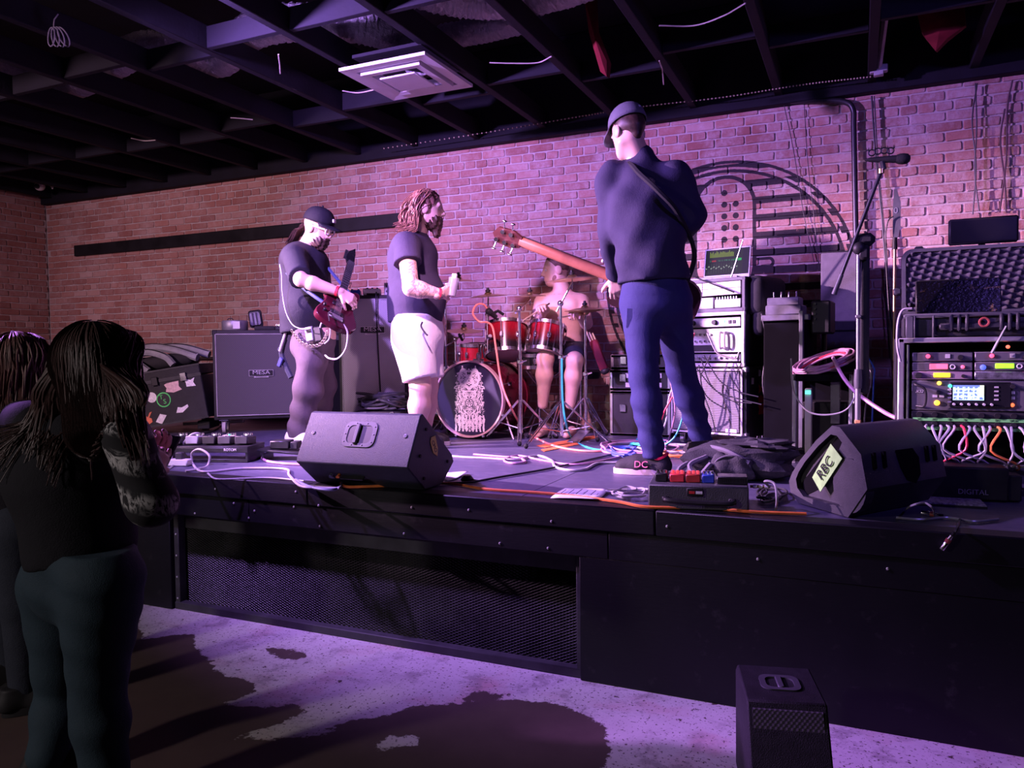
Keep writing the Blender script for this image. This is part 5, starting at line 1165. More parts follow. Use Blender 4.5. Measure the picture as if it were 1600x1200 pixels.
# stage box in front
o = thing('direct_box', 'black stage box with faded lettering before the mixer rack', 'box', (0.42, 3.70, ST), R(3))
M().box((0, 0.07, 0.075), (0.30, 0.14, 0.14), bev=0.008).box((0.17, 0.07, 0.06), (0.06, 0.10, 0.11), bev=0.006).build('body', BLACK(), o)
text('lettering', 'DIGITAL', 0.03, mat('faded_white_print', (0.30, 0.29, 0.31), 0.6), o, (0.02, -0.002, 0.04), (R(90), 0, 0), 0.0005)
for k in range(2): M().cyl((-0.15, 0.04 + 0.0 * k, 0.10 - 0.06 * k), (-0.185, 0.03, 0.10 - 0.06 * k), 0.010, n=10).build('plug', CHROME(), o)
M().box((0, 0.07, 0.003), (0.26, 0.1, 0.006)).build('base_plate', RUBBER(), o)
o = thing('carpet_tile', 'small square of speckled grey carpet below the mixer rack', 'mat', (0.34, 3.56, ST), R(2)); CT = mat('speckled_carpet', (0.24, 0.22, 0.26), 0.95, 0, 0.7, 90, 0.6, 300)
M().box((0, 0.05, 0.008), (0.26, 0.14, 0.016), bev=0.003).build('pile', CT, o); M().box((0, -0.021, 0.005), (0.262, 0.004, 0.01)).build('edging', BLACK(), o)

# ---- hard equipment case with egg-crate foam lid on the rack
o = thing('equipment_case', 'black hard case with egg-crate foam lid open on the mixer rack', 'case', (0.505, 3.94, ST + H_))
HC = mat('hard_case_plastic', (0.030, 0.030, 0.036), 0.5, 0, 0.2, 20, 0.3, 200)
Wc = 0.62
M().box((0, 0.20, 0.055), (Wc, 0.40, 0.105), bev=0.015, seg=2).build('base_shell', HC, o)
M().box((0, 0.0, 0.10), (Wc + 0.02, 0.03, 0.02), bev=0.006).build('rim', mat('case_rim', (0.07, 0.07, 0.08), 0.45), o)
for x_ in (-0.295, -0.275, -0.20, 0.16): M().box((x_, -0.012, 0.05), (0.008 if x_ > -0.29 else 0.03, 0.02, 0.10), bev=0.003).build('rib', mat('case_rim'), o)
for x_ in (-0.13, -0.10, -0.07, 0.06, 0.09, 0.12): M().box((x_, -0.014, 0.065), (0.015, 0.03, 0.075), bev=0.005).build('latch_tooth', HC, o)
M().box((0, -0.012, 0.05), (0.36, 0.02, 0.03), bev=0.008).build('handle_bar', HC, o)
M().torus((-0.005, -0.022, 0.065), 0.018, 0.005, (0, 1, 0.0), 20, 6).build('pressure_valve', mat('red_ring', (0.35, 0.08, 0.07), 0.4), o)
LT = Matrix.Translation((0, 0.36, 0.12)) @ Matrix.Rotation(R(-12), 4, 'X')
lidm = M().box((0, 0.045, 0.165), (Wc, 0.09, 0.33), bev=0.03, seg=3, mtx=LT).build('lid_shell', HC, o)
rm = M(); ringplate(rm, rrect(Wc, 0.34, 0.05), rrect(Wc - 0.035, 0.305, 0.04), 0.0, 0.014, LT @ Matrix.Translation((0, 0.0, 0.165)) @ Matrix.Rotation(R(90), 4, 'X')); rm.build('lid_rim', mat('case_rim'), o)
FOAM = mat('charcoal_foam', (0.055, 0.05, 0.065), 0.95, 0, 0.2, 30, 0.3, 250)
nu, nv = 156, 80; V = []; Fc = []
for i in range(nu + 1):
    for j in range(nv + 1):
        u_, v_ = -0.29 + 0.58 * i / nu, 0.015 + 0.30 * j / nv
        hgt = 0.022 * max(0, math.sin(math.pi * (u_ + v_ * 0.55) / 0.026) * math.sin(math.pi * (v_ - u_ * 0.25) / 0.026)) 
        V.append(LT @ Vector((u_, -0.002 - hgt, v_)))
for i in range(nu):
    for j in range(nv): a = i * (nv + 1) + j; Fc.append((a, a + nv + 1, a + nv + 2, a + 1))
me = bpy.data.meshes.new('egg_crate_foam'); me.from_pydata(V, [], Fc); me.shade_smooth(); link('egg_crate_foam', me, FOAM, lidm)
for x_ in (-Wc / 2 - 0.02,): M().box((x_, 0.0, 0.12), (0.035, 0.03, 0.035), bev=0.006, mtx=LT).build('side_latch', HC, o)
M().box((-0.23, 0.05, 0.345), (0.04, 0.03, 0.04), bev=0.006, mtx=LT).build('top_latch', HC, o)
ec = o
o = thing('tablet_screen', 'dark glossy tablet with warm reflections leaning inside the foam-lined case', 'tablet', Vector(ec.location) + Vector((-0.09, 0.14, 0.108)))
TM = Matrix.Rotation(R(-14), 4, 'X')
M().box((0, 0, 0.085), (0.345, 0.014, 0.17), bev=0.005, mtx=TM).build('body', BLACK(), o)
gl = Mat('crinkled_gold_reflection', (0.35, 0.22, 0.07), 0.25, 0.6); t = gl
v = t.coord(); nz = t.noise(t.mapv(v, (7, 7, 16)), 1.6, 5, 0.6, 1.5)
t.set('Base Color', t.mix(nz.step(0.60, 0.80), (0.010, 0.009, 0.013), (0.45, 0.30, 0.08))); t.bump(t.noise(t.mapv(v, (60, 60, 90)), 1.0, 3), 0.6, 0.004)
M().box((0, -0.009, 0.085), (0.335, 0.004, 0.155), mtx=TM).build('screen', gl.m, o)
o = thing('rear_monitor', 'black flat monitor standing behind the foam-lined case', 'monitor', (0.56, 4.48, ST))
M().box((0, 0, 1.225), (0.30, 0.03, 0.13), bev=0.008).build('casing', BLACK(), o); M().box((0, -0.017, 1.225), (0.275, 0.004, 0.108)).build('screen', mat('dead_screen', (0.004, 0.004, 0.005), 0.4, 0, 0.1), o)
M().tube([(0, 0.03, 0.02), (0, 0.03, 1.2)], 0.016, 10).build('pole', DARKMETAL(), o); M().lathe([(0, 0), (0.13, 0), (0.13, 0.015), (0, 0.025)], 20).build('base', DARKMETAL(), o)

# ---- bassist's pedal case, backpack, papers
o = thing('pedal_case', 'dark grey pedal case with a black handle at the right stage edge', 'case', (-0.587, 3.10, ST), R(9))
GCs = mat('grey_case_paint', (0.075, 0.075, 0.085), 0.5, 0, 0.15, 20, 0.3, 200)
M().box((0, 0.14, 0.052), (0.395, 0.26, 0.10), bev=0.006).build('body', GCs, o)
hdl = M().tube(smooth([(-0.13, -0.002, 0.048), (-0.11, -0.022, 0.044), (0.0, -0.026, 0.040), (0.12, -0.022, 0.040), (0.14, -0.002, 0.046)], 5), 0.011, 8).build('handle', BLACK(), o)
for x_ in (-0.125, 0.135): M().box((x_, -0.002, 0.044), (0.03, 0.008, 0.024), bev=0.003).build('handle_mount', BLACK(), hdl)
pl_ = M().box((-0.01, -0.001, 0.076), (0.065, 0.006, 0.034), bev=0.002).build('name_plate', BLACK(), o); M().box((-0.022, -0.005, 0.076), (0.022, 0.003, 0.010)).build('red_print', mat('red_print', (0.6, 0.04, 0.04), 0.5), pl_); M().box((0.006, -0.005, 0.076), (0.026, 0.003, 0.010)).build('white_print', SW, pl_)
pc = Vector((-0.587, 3.10, ST + 0.103)); Rz9 = Matrix.Rotation(R(9), 4, 'Z')
specs = [(-0.15, 0.05, BLACK(), 'small black pedal on the left end of the pedal case'), (-0.085, 0.06, mat('red_glow_pedal', (0.65, 0.05, 0.06), 0.35), 'red pedal with lit knobs on the pedal case'), (-0.02, 0.06, mat('dark_red_pedal', (0.35, 0.04, 0.03), 0.35), 'dark red pedal beside the lit red one on the pedal case'), (0.04, 0.05, mat('blue_enamel'), 'small blue pedal on the pedal case')]
for x_, w2, m_, lb in specs:
    o = thing('effects_pedal', lb, 'pedal', pc + Rz9 @ Vector((x_, 0.12, 0)), R(9), 'pedals on the pedal case')
    M().box((0, 0, 0.017), (w2, 0.10, 0.034), bev=0.004).build('body', m_, o)
    for k in range(3): M().cyl((-w2 * 0.3 + w2 * 0.3 * k, -0.02, 0.034), (-w2 * 0.3 + w2 * 0.3 * k, -0.02, 0.046), 0.006, n=8).build('knob', mat('lit_red_knob', (0.9, 0.08, 0.10), 0.3, emit=0.7) if 'red' in lb else CHROME(), o)
o = thing('power_supply', 'black vented power supply on the right end of the pedal case', 'power supply', pc + Rz9 @ Vector((0.135, 0.10, 0)), R(9))
M().box((0, 0, 0.016), (0.12, 0.09, 0.032), bev=0.003).build('body', DARKMETAL(), o)
for k in range(14): M().box((-0.048 + 0.0074 * k, -0.046, 0.016), (0.003, 0.003, 0.022)).build('vent_fin', BLACK(), o)
o = thing('jack_plug', 'gold-tipped jack plug sticking out right of the pedal case', 'plug', pc + Rz9 @ Vector((0.205, 0.10, -0.012)), R(9))
M().tube([(0, 0, 0), (0.075, 0, 0.0)], 0.006, 8).build('tip', mat('brass'), o)
for k in range(3): M().tube([(0.012 + 0.022 * k, 0, 0), (0.026 + 0.022 * k, 0, 0)], 0.008, 8).build('ring', SW, o)
NY = mat('dark_backpack_nylon', (0.035, 0.034, 0.042), 0.75, 0, 0.25, 16, 0.5, 160)
o = thing('backpack', 'black backpack slumped on the stage behind the pedal case', 'backpack', (-0.58, 3.98, ST), R(8))
def blob(c, d, n=2, sq=4.0, sc=0.012, seed=0, U=28, Vv=16):
    """rounded, creased soft box"""
    mm = M(); rr_ = random.Random(seed); ph = [rr_.uniform(0, 6) for _ in range(6)]
    rings = []
    for j in range(Vv + 1):
        th = math.pi * (j / Vv - 0.5); row = []
        for i in range(U):
            a = 2 * math.pi * i / U; cx, cy, cz_ = math.cos(th) * math.cos(a), math.cos(th) * math.sin(a), math.sin(th)
            f_ = (abs(cx) ** sq + abs(cy) ** sq + abs(cz_) ** sq) ** (-1 / sq)
            k_ = 1 + sc / d[2] * (math.sin(a * 5 + ph[0] + th * 3) + math.sin(th * 7 + ph[1] + a * 2) + 0.6 * math.sin(a * 9 + ph[2]))
            row.append(mm.bm.verts.new((c[0] + d[0] * cx * f_ * k_, c[1] + d[1] * cy * f_ * k_, c[2] + d[2] * cz_ * f_ * k_)))
        rings.append(row)
    for a, b in zip(rings, rings[1:]):
        for i in range(U):
            try: mm.bm.faces.new((a[i], a[(i + 1) % U], b[(i + 1) % U], b[i]))
            except ValueError: pass
    return mm
blob((0.03, 0.02, 0.085), (0.25, 0.16, 0.085), seed=1, sc=0.008).build('main_bag', NY, o)
blob((0.0, -0.10, 0.07), (0.10, 0.07, 0.065), seed=2, sc=0.005).build('front_pocket', NY, o)
blob((0.12, 0.0, 0.165), (0.15, 0.10, 0.03), seed=3, sc=0.005).build('top_flap', NY, o)
for pts in (((-0.18, -0.10, 0.10), (-0.25, -0.16, 0.06), (-0.24, -0.20, 0.012), (-0.16, -0.20, 0.03), (-0.10, -0.16, 0.09)), ((-0.12, -0.12, 0.12), (-0.20, -0.18, 0.08), (-0.13, -0.22, 0.012), (-0.06, -0.2, 0.03)), ((-0.10, -0.05, 0.16), (-0.02, -0.13, 0.15), (0.08, -0.16, 0.10))): M().tube(smooth(pts, 5), 0.013, 6).build('strap', mat('grey_webbing', (0.11, 0.10, 0.13), 0.8), o)
zp = M().tube(smooth([(-0.09, -0.145, 0.05), (-0.07, -0.16, 0.11), (0.0, -0.165, 0.135), (0.07, -0.16, 0.11), (0.09, -0.145, 0.05)], 5), 0.004, 5).build('zip', mat('grey_webbing'), o)
# setlist papers
PAP = mat('white_paper', (0.72, 0.71, 0.72), 0.8, 0, 0.04)
def sheet(name, label, pts, lines=True):
    o = thing(name, label, 'paper', (0, 0, 0)); P = [st(x, y, 0.006) for x, y in pts]
    g = M(); nn = 6; rowv = []
    for i in range(nn + 1):
        r_ = []
        for j in range(nn + 1):
            u_, v_ = i / nn, j / nn; q = (P[0] * (1 - u_) + P[1] * u_) * (1 - v_) + (P[3] * (1 - u_) + P[2] * u_) * v_
            r_.append(g.bm.verts.new(q + Vector((0, 0, 0.006 * abs(math.sin(3 * u_ + 2 * v_)) + 0.012 * max(0, u_ - 0.75)))))
        rowv.append(r_)
    for i in range(nn):
        for j in range(nn): g.bm.faces.new((rowv[i][j], rowv[i + 1][j], rowv[i + 1][j + 1], rowv[i][j + 1]))
    s_ = g.build('sheet', PAP, o); sm = s_.modifiers.new('solid', 'SOLIDIFY'); sm.thickness = 0.001
    if lines:
        for k in range(5):
            v_ = 0.15 + 0.16 * k; a_ = P[0] * (1 - v_) + P[3] * v_; b_ = P[1] * (1 - v_) + P[2] * v_; l_ = a_ + (b_ - a_) * 0.25; r_ = a_ + (b_ - a_) * (0.6 + 0.06 * (k % 3))
            M().tube([l_ + Vector((0, 0, 0.012)), r_ + Vector((0, 0, 0.014))], 0.0018, 4).build('written_line', BLACK(), o)
    return o
sheet('setlist', 'white set list sheet lying at the stage edge between the two wedges', ((860, 780), (883, 766), (952, 769), (934, 784)))
sheet('paper_sheet', 'white paper half under the right end of the taped wedge', ((692, 750), (700, 741), (732, 741), (700, 755)), False)
# ================================================================== overhead and wall fittings
o = thing('ceiling_vent', 'white square ceiling air diffuser with stepped louvres', 'vent', (-2.655, 4.31, 3.17))
WD = mat('white_enamel_vent', (0.66, 0.64, 0.66), 0.45, 0, 0.06)
def sq(a, b, z0, z1):
    mm = M(); A = [mm.bm.verts.new((x * a, y * a, z0)) for x, y in ((-1, -1), (1, -1), (1, 1), (-1, 1))]; B_ = [mm.bm.verts.new((x * b, y * b, z1)) for x, y in ((-1, -1), (1, -1), (1, 1), (-1, 1))]
    for k in range(4): mm.bm.faces.new((A[k], A[(k + 1) % 4], B_[(k + 1) % 4], B_[k]))
    return mm
def slab(a, b, z0, z1):
    mm = M(); rings = []
    for r_, z_ in ((a, z0), (b, z0 + 0.004), (b, z1 + 0.02), (a, z1)): rings.append([mm.bm.verts.new((x * r_, y * r_, z_)) for x, y in ((-1, -1), (1, -1), (1, 1), (-1, 1))])
    for i in range(4):
        p_, q_ = rings[i], rings[(i + 1) % 4]
        for k in range(4): mm.bm.faces.new((p_[k], p_[(k + 1) % 4], q_[(k + 1) % 4], q_[k]))
    return mm
slab(0.31, 0.235, 0.0, 0.02).build('outer_frame', WD, o, smooth=False)
slab(0.215, 0.165, -0.012, 0.02).build('louvre', WD, o, smooth=False)
M().box((0, 0, -0.016), (0.26, 0.26, 0.012), bev=0.004).build('centre_plate', WD, o)
M().box((0, 0, 0.10), (0.5, 0.5, 0.02)).build('plenum', mat('black_ceiling_paint'), o)
# silver flexible ducts between the joists
FOIL = Mat('crinkled_foil', (0.6, 0.58, 0.62), 0.36, 0.55); t = FOIL
v = t.coord(); n1 = t.noise(t.mapv(v, (22, 5, 22)), 1.6, 5, 0.7, 0.8)
t.set('Base Color', t.mix(n1, (0.42, 0.40, 0.45), (0.85, 0.83, 0.86))); t.bump(n1, 1.0, 0.05)
def duct(label, pts, r):
    P = smooth(pts, 34); rr_ = random.Random(len(label)); mm = M(); n_ = 26
    mm.tube(P, [r * (1 + 0.055 * math.sin(i * 1.6) * rr_.uniform(0.3, 1)) for i in range(len(P))], n_)
    for v_ in mm.bm.verts: v_.co += Vector((rr_.gauss(0, 1), rr_.gauss(0, 1), rr_.gauss(0, 1))) * r * 0.022
    return tag(mm.build('flexible_duct', FOIL.m, smooth=False), label, 'duct', 'foil ducts in the ceiling')
def cl(x, y, z=3.30): q = at(x, y, Z=z); return Vector((q.x, q.y, z))
zd = 3.545
duct('long foil duct curving over the joists to the white diffuser', [cl(-60, 92, zd), cl(40, 128, zd), cl(110, 132, zd), cl(200, 85, zd), cl(265, 75, zd), cl(340, 95, zd), cl(400, 45, zd), cl(500, 35, zd), cl(590, 45, zd), cl(632, 72, 3.50), cl(655, 92, 3.33)], 0.115)
duct('foil duct at the top edge of the ceiling, right of the diffuser', [cl(600, -40, zd), cl(700, -12, zd), cl(770, -5, zd), cl(850, -15, zd), cl(930, -40, zd)], 0.125)
duct('straight foil duct end lit pink behind the diffuser', [cl(690, 58, zd), cl(760, 46, zd), cl(830, 28, zd)], 0.08)
# chain of tiny bulbs along the wall head
pts = [at(600 + 0, 232, Y=5.85)] + [at(x, y, Y=5.85) for x, y in ((760, 207), (900, 183), (1000, 167), (1130, 152), (1250, 133), (1360, 120))]
o = thing('bead_chain', 'thin beaded chain strung along the head of the brick wall', 'chain', (0, 0, 0))
sp_ = smooth(pts, 22); M().tube(sp_, 0.0025, 4).build('cord', DARKMETAL(), o)
bd = M()
for q in sp_: bd.ball(q, 0.006, 6, 4)
stuff(bd.build('bead', mat('pale_bead', (0.55, 0.45, 0.30), 0.4), o))
# conduit pipe on the wall
cable('conduit_pipe', 'dark conduit pipe bending down the brick wall beside the mural', [at(1215, 158, Y=6.04), at(1290, 157, Y=6.04), at(1322, 160, Y=6.04), at(1333, 172, Y=6.04), at(1334, 200, Y=6.04), at(1336, 300, Y=6.04), at(1338, 400, Y=6.04), at(1340, 480, Y=6.04)], 0.020, DARKMETAL(), 'pipe', n=8, seg=10)
# cables hanging on the wall, with strands modelled in place of their shadows
BC = mat('black_cable')
hang = [('thin black wire hanging across the microphone mural', [(1222, 150), (1240, 235), (1255, 330), (1272, 410)], 0.003), ('second thin black wire hanging right of the first on the mural', [(1256, 150), (1262, 250), (1272, 340), (1280, 420)], 0.003), ('black cable falling from the ceiling right of the conduit to the floor', [(1362, 150), (1368, 240), (1378, 340), (1385, 430), (1395, 520), (1402, 600)], 0.007), ('black cable twin running beside the long falling cable', [(1366, 150), (1371, 240), (1380, 340), (1386, 400), (1384, 460), (1390, 560)], 0.005), ('black cable hanging in front of the right-hand wall to the monitor', [(1527, 130), (1519, 190), (1525, 260), (1520, 335)], 0.005), ('black cable crossing the other one above the black monitor', [(1524, 130), (1526, 200), (1523, 270), (1530, 330)], 0.005), ('strand modelled as a cable shadow far right on the brick wall', [(1582, 125), (1574, 170), (1572, 250), (1562, 332)], 0.006), ('second strand modelled as a cable shadow at the far right of the wall', [(1570, 170), (1563, 220), (1570, 285), (1572, 332)], 0.006)]
for k, (lb, pts, r_) in enumerate(hang): cable('hanging_cable_or_shadow', lb, [at(x, y, Y=6.07 if k < 2 or k > 5 else 6.04) for x, y in pts], r_, BC if k < 6 else mat('cable_shadow', (0.10, 0.06, 0.07), 0.8), group='cables hanging on the wall')
cable('aerial_cable', 'thin cable dropping from the blade aerial to the floor', [at(1396, 338, Y=5.18), at(1388, 345, Y=5.18), at(1384, 370, Y=5.18), at(1385, 420, Y=5.2), at(1390, 500, Y=5.2), at(1394, 560, Y=5.2)], 0.004, BC)
# strip bracket, ceiling wires, cloth, camera
o = thing('strip_light', 'pale metal strip hanging from the dark ceiling above the right wall', 'bracket', at(1380, 68, Y=5.5))
a_ = at(1384, 22, Y=5.2) - Vector(o.location); b_ = at(1373, 108, Y=5.8) - Vector(o.location)
M().tube([a_, b_], 0.018, 4).build('channel', mat('pale_metal', (0.42, 0.40, 0.44), 0.5, 0.4), o); M().box(b_, (0.11, 0.05, 0.05), bev=0.006).box(b_ + Vector((0, 0, -0.03)), (0.06, 0.05, 0.03), bev=0.004).build('end_bracket', mat('pale_metal'), o)
CLR = mat('dark_red_cloth', (0.16, 0.012, 0.015), 0.9, 0, 0.3)
for lb, pts in (('dark red cloth hanging from the ceiling at the upper right', ((1425, -10), (1505, -10), (1508, 40), (1480, 60), (1462, 80), (1440, 50))), ('narrow dark red ribbon hanging between the ceiling joists', ((912, -8), (926, -8), (930, 45), (948, 95), (948, 120), (938, 112), (920, 50)))):
    o = thing('ceiling_cloth', lb, 'cloth', (0, 0, 0), group='red cloths on the ceiling'); P = [at(x, y, Y=5.3 if x > 1300 else 4.6) for x, y in pts]; c_ = sum(P, Vector()) / len(P)
    mm = M(); n_ = len(P); f1 = [mm.bm.verts.new(p) for p in P]; f2 = [mm.bm.verts.new(p + Vector((0.01, 0.03 + 0.03 * (k % 2), 0))) for k, p in enumerate(P)]; cc = mm.bm.verts.new(c_ + Vector((0, -0.05, 0))); ck = mm.bm.verts.new(c_ + Vector((0, 0.06, 0)))
    for k in range(n_):
        q = (k + 1) % n_; mm.bm.faces.new((f1[k], f1[q], cc)); mm.bm.faces.new((f2[q], f2[k], ck)); mm.bm.faces.new((f1[k], f2[k], f2[q], f1[q]))
    mm.build('fabric', CLR, o)
wires = [((1030, 40), (1085, 40), (1130, 25), (1165, 5)), ((765, 98), (800, 99), (840, 98), (862, 88)), ((535, 142), (560, 145), (590, 139)), ((360, 184), (375, 185), (395, 187)), ((205, 216), (225, 220), (243, 219)), ((435, 85), (437, 100), (438, 115)), ((1030, 95), (1035, 110), (1037, 132))]
wl_ = ['pale wire stub hanging between joists at the top centre', 'pale wire curling beside the ribbon above the bassist', 'wire end dangling left of the white diffuser', 'short pale wire lying on a joist left of centre', 'short bent wire at the far left of the ceiling', 'white rag tied under a joist above the guitarist', 'thin wire hanging right of the bassist\'s cap']
for lb, pts in zip(wl_, wires): cable('ceiling_wire', lb, [at(x, y, Z=3.17) if False else cl(x, y, 3.2) for x, y in pts], 0.004, mat('pale_wire', (0.45, 0.40, 0.36), 0.6), 'wire', 'loose ceiling wires')
o = thing('wire_coil', 'coil of pale wire hung on a joist at the upper left', 'wire', cl(80, 52, 3.22))
for k in range(4): M().torus((0.02 * k, 0.01 * k, -0.02), 0.05, 0.004, (0.3, 1, 0.2 * k), 24, 5).build('turn', mat('grey_violet_wire', (0.20, 0.19, 0.27), 0.5), o)
M().tube([(0.02, 0, 0.02), (0.03, 0, 0.07), (0.05, 0.01, 0.10)], 0.004, 6).build('hook', mat('grey_violet_wire'), o)
o = thing('security_camera', 'small white security camera with loose wires in the far left ceiling corner', 'camera', at(62, 291, Y=5.75))
M().ball((0, 0, 0), (0.055, 0.055, 0.05), 14, 10).build('dome', WHITE(), o); M().cyl((0.02, -0.04, -0.01), (0.03, -0.062, -0.015), 0.026, n=12).build('lens', BLACK(), o); M().box((-0.02, 0, 0.07), (0.11, 0.07, 0.035), bev=0.01).build('mount', WHITE(), o)
for pts in (((0.0, 0, 0.08), (0.08, 0, 0.16), (0.16, 0, 0.02), (0.20, 0, -0.03)), ((0.05, 0, 0.16), (0.12, 0, 0.10), (0.10, 0, 0.2)), ((0.2, 0, 0.08), (0.235, 0, 0.04), (0.21, 0, -0.05))): M().tube(smooth(pts, 5), 0.008, 6).build('wire', WHITE(), o)
M().tube([(-0.02, 0, 0.08), (-0.02, 0, 3.98 - o.location.z)], 0.012, 8).build('drop_rod', DARKMETAL(), o)
# ================================================================== people
def V3(p): return np.array(p, dtype=np.float64)
RS = 1.0
def cap(a, b, ra, rb=None, k=0.02, sq=None, op='u'):
    """tapered capsule; sq = (axis, factor) widens it along an axis"""
    return ('c', V3(a), V3(b), ra * RS, (ra if rb is None else rb) * RS, k, sq, op)
def ell(c, r, fr=None, k=0.02, op='u'):
    """ellipsoid with radii r along the rows of fr"""
    return ('e', V3(c), V3(r), np.eye(3) if fr is None else np.array([V3(q) for q in fr]), k, None, None, op)
def sdf_mesh(prims, res, planes=(), ripple=None):
    lo, hi = V3((9e9,) * 3), V3((-9e9,) * 3); boxes = []
    for p in prims:
        if p[0] == 'c':
            m_ = max(p[3], p[4]) * (max(1, p[6][1]) if p[6] else 1); b0 = np.minimum(p[1], p[2]) - m_; b1 = np.maximum(p[1], p[2]) + m_
        else: m_ = p[2].max(); b0 = p[1] - m_; b1 = p[1] + m_
        boxes.append((b0, b1))
        if p[7] == 'u': lo = np.minimum(lo, b0); hi = np.maximum(hi, b1)
    lo = lo - 3 * res; n = np.ceil((hi + 3 * res - lo) / res).astype(int) + 1
    F = np.full(n, 0.5, dtype=np.float32)
    for p, (b0, b1) in zip(prims, boxes):
        k = p[5] if p[0] == 'c' else p[4]
        i0 = np.maximum(np.floor((b0 - k - 2 * res - lo) / res).astype(int), 0); i1 = np.minimum(np.ceil((b1 + k + 2 * res - lo) / res).astype(int) + 1, n)
        if (i1 <= i0).any(): continue
        sl = tuple(slice(a, b) for a, b in zip(i0, i1))
        X = (lo[0] + res * np.arange(i0[0], i1[0]))[:, None, None]; Y = (lo[1] + res * np.arange(i0[1], i1[1]))[None, :, None]; Z = (lo[2] + res * np.arange(i0[2], i1[2]))[None, None, :]
        if p[0] == 'c':
            a, b, ra, rb = p[1], p[2], p[3], p[4]; x, y, z = X - a[0], Y - a[1], Z - a[2]; ba = b - a; fmin = 1.0
            if p[6]:
                ax_ = V3(p[6][0]); ax_ = ax_ / np.linalg.norm(ax_); f_ = p[6][1]; c_ = (x * ax_[0] + y * ax_[1] + z * ax_[2]) * (1 / f_ - 1)
                x, y, z = x + ax_[0] * c_, y + ax_[1] * c_, z + ax_[2] * c_; ba = ba + ax_ * (ba @ ax_) * (1 / f_ - 1); fmin = min(1, f_)
            L2 = max(ba @ ba, 1e-9); t_ = np.clip((x * ba[0] + y * ba[1] + z * ba[2]) / L2, 0, 1)
            d = (np.sqrt((x - t_ * ba[0]) ** 2 + (y - t_ * ba[1]) ** 2 + (z - t_ * ba[2]) ** 2) - (ra + (rb - ra) * t_)) * fmin
        else:
            x, y, z = X - p[1][0], Y - p[1][1], Z - p[1][2]; fr = p[3]; r = p[2]
            q = [(x * fr[i][0] + y * fr[i][1] + z * fr[i][2]) / r[i] for i in range(3)]
            k0 = np.sqrt(q[0] ** 2 + q[1] ** 2 + q[2] ** 2); k1 = np.sqrt((q[0] / r[0]) ** 2 + (q[1] / r[1]) ** 2 + (q[2] / r[2]) ** 2) + 1e-9
            d = k0 * (k0 - 1) / k1
        cur = F[sl]; d = d.astype(np.float32)
        if p[7] == 'u':
            h = np.clip(0.5 + 0.5 * (cur - d) / k, 0, 1); F[sl] = cur * (1 - h) + d * h - k * h * (1 - h)
        else:
            h = np.clip(0.5 - 0.5 * (cur + d) / k, 0, 1); F[sl] = cur * (1 - h) - d * h + k * h * (1 - h)
    G = [lo[i] + res * np.arange(n[i]) for i in range(3)]
    X, Y, Z = G[0][:, None, None], G[1][None, :, None], G[2][None, None, :]
    if ripple is not None: F = (F + ripple(X, Y, Z)).astype(np.float32)
    for (pt, nn, *lim) in planes:        # a cut may be limited to a ball (centre, radius)
        nn = V3(nn) / np.linalg.norm(V3(nn)); G0 = F; F = np.maximum(F, ((X - pt[0]) * nn[0] + (Y - pt[1]) * nn[1] + (Z - pt[2]) * nn[2]).astype(np.float32))
        if lim: F = np.where((X - lim[0][0]) ** 2 + (Y - lim[0][1]) ** 2 + (Z - lim[0][2]) ** 2 < lim[1] ** 2, F, G0)
    ins = F < 0
    acc = np.zeros(np.array(ins.shape) - 1, np.int8)
    OFF = [(i, j, k) for i in (0, 1) for j in (0, 1) for k in (0, 1)]
    for o_ in OFF: acc += ins[o_[0]:o_[0] + acc.shape[0], o_[1]:o_[1] + acc.shape[1], o_[2]:o_[2] + acc.shape[2]]
    idx = np.argwhere((acc > 0) & (acc < 8)); vid = np.full(acc.shape, -1, np.int32); vid[tuple(idx.T)] = np.arange(len(idx))
    cv = {o_: F[idx[:, 0] + o_[0], idx[:, 1] + o_[1], idx[:, 2] + o_[2]] for o_ in OFF}
    s_ = np.zeros((len(idx), 3)); c_ = np.zeros(len(idx))
    for o_ in OFF:
        for a in range(3):
            if o_[a] == 0:
                q = tuple(v + (1 if i == a else 0) for i, v in enumerate(o_)); f0, f1 = cv[o_], cv[q]; m_ = (f0 < 0) != (f1 < 0)
                t_ = np.where(m_, f0 / np.where(m_, f0 - f1, 1), 0); pt = np.tile(np.array(o_, float), (len(idx), 1)); pt[:, a] += t_; s_ += pt * m_[:, None]; c_ += m_
    verts = lo + res * (idx + s_ / c_[:, None]); faces = []
    for a in range(3):
        b, c = (a + 1) % 3, (a + 2) % 3
        s0 = [slice(None)] * 3; s1 = [slice(None)] * 3; s0[a] = slice(0, -1); s1[a] = slice(1, None)
        e = np.argwhere(ins[tuple(s0)] != ins[tuple(s1)]); e = e[(e[:, b] > 0) & (e[:, c] > 0) & (e[:, b] < acc.shape[b]) & (e[:, c] < acc.shape[c])]
        def cell(db, dc): q = e.copy(); q[:, b] += db; q[:, c] += dc; return vid[tuple(q.T)]
        quad = np.stack([cell(-1, -1), cell(0, -1), cell(0, 0), cell(-1, 0)], -1); flip = ~ins[tuple(e.T)]
        quad[flip] = quad[flip][:, ::-1]; faces.append(quad[(quad >= 0).all(1)])
    return verts, np.concatenate(faces)
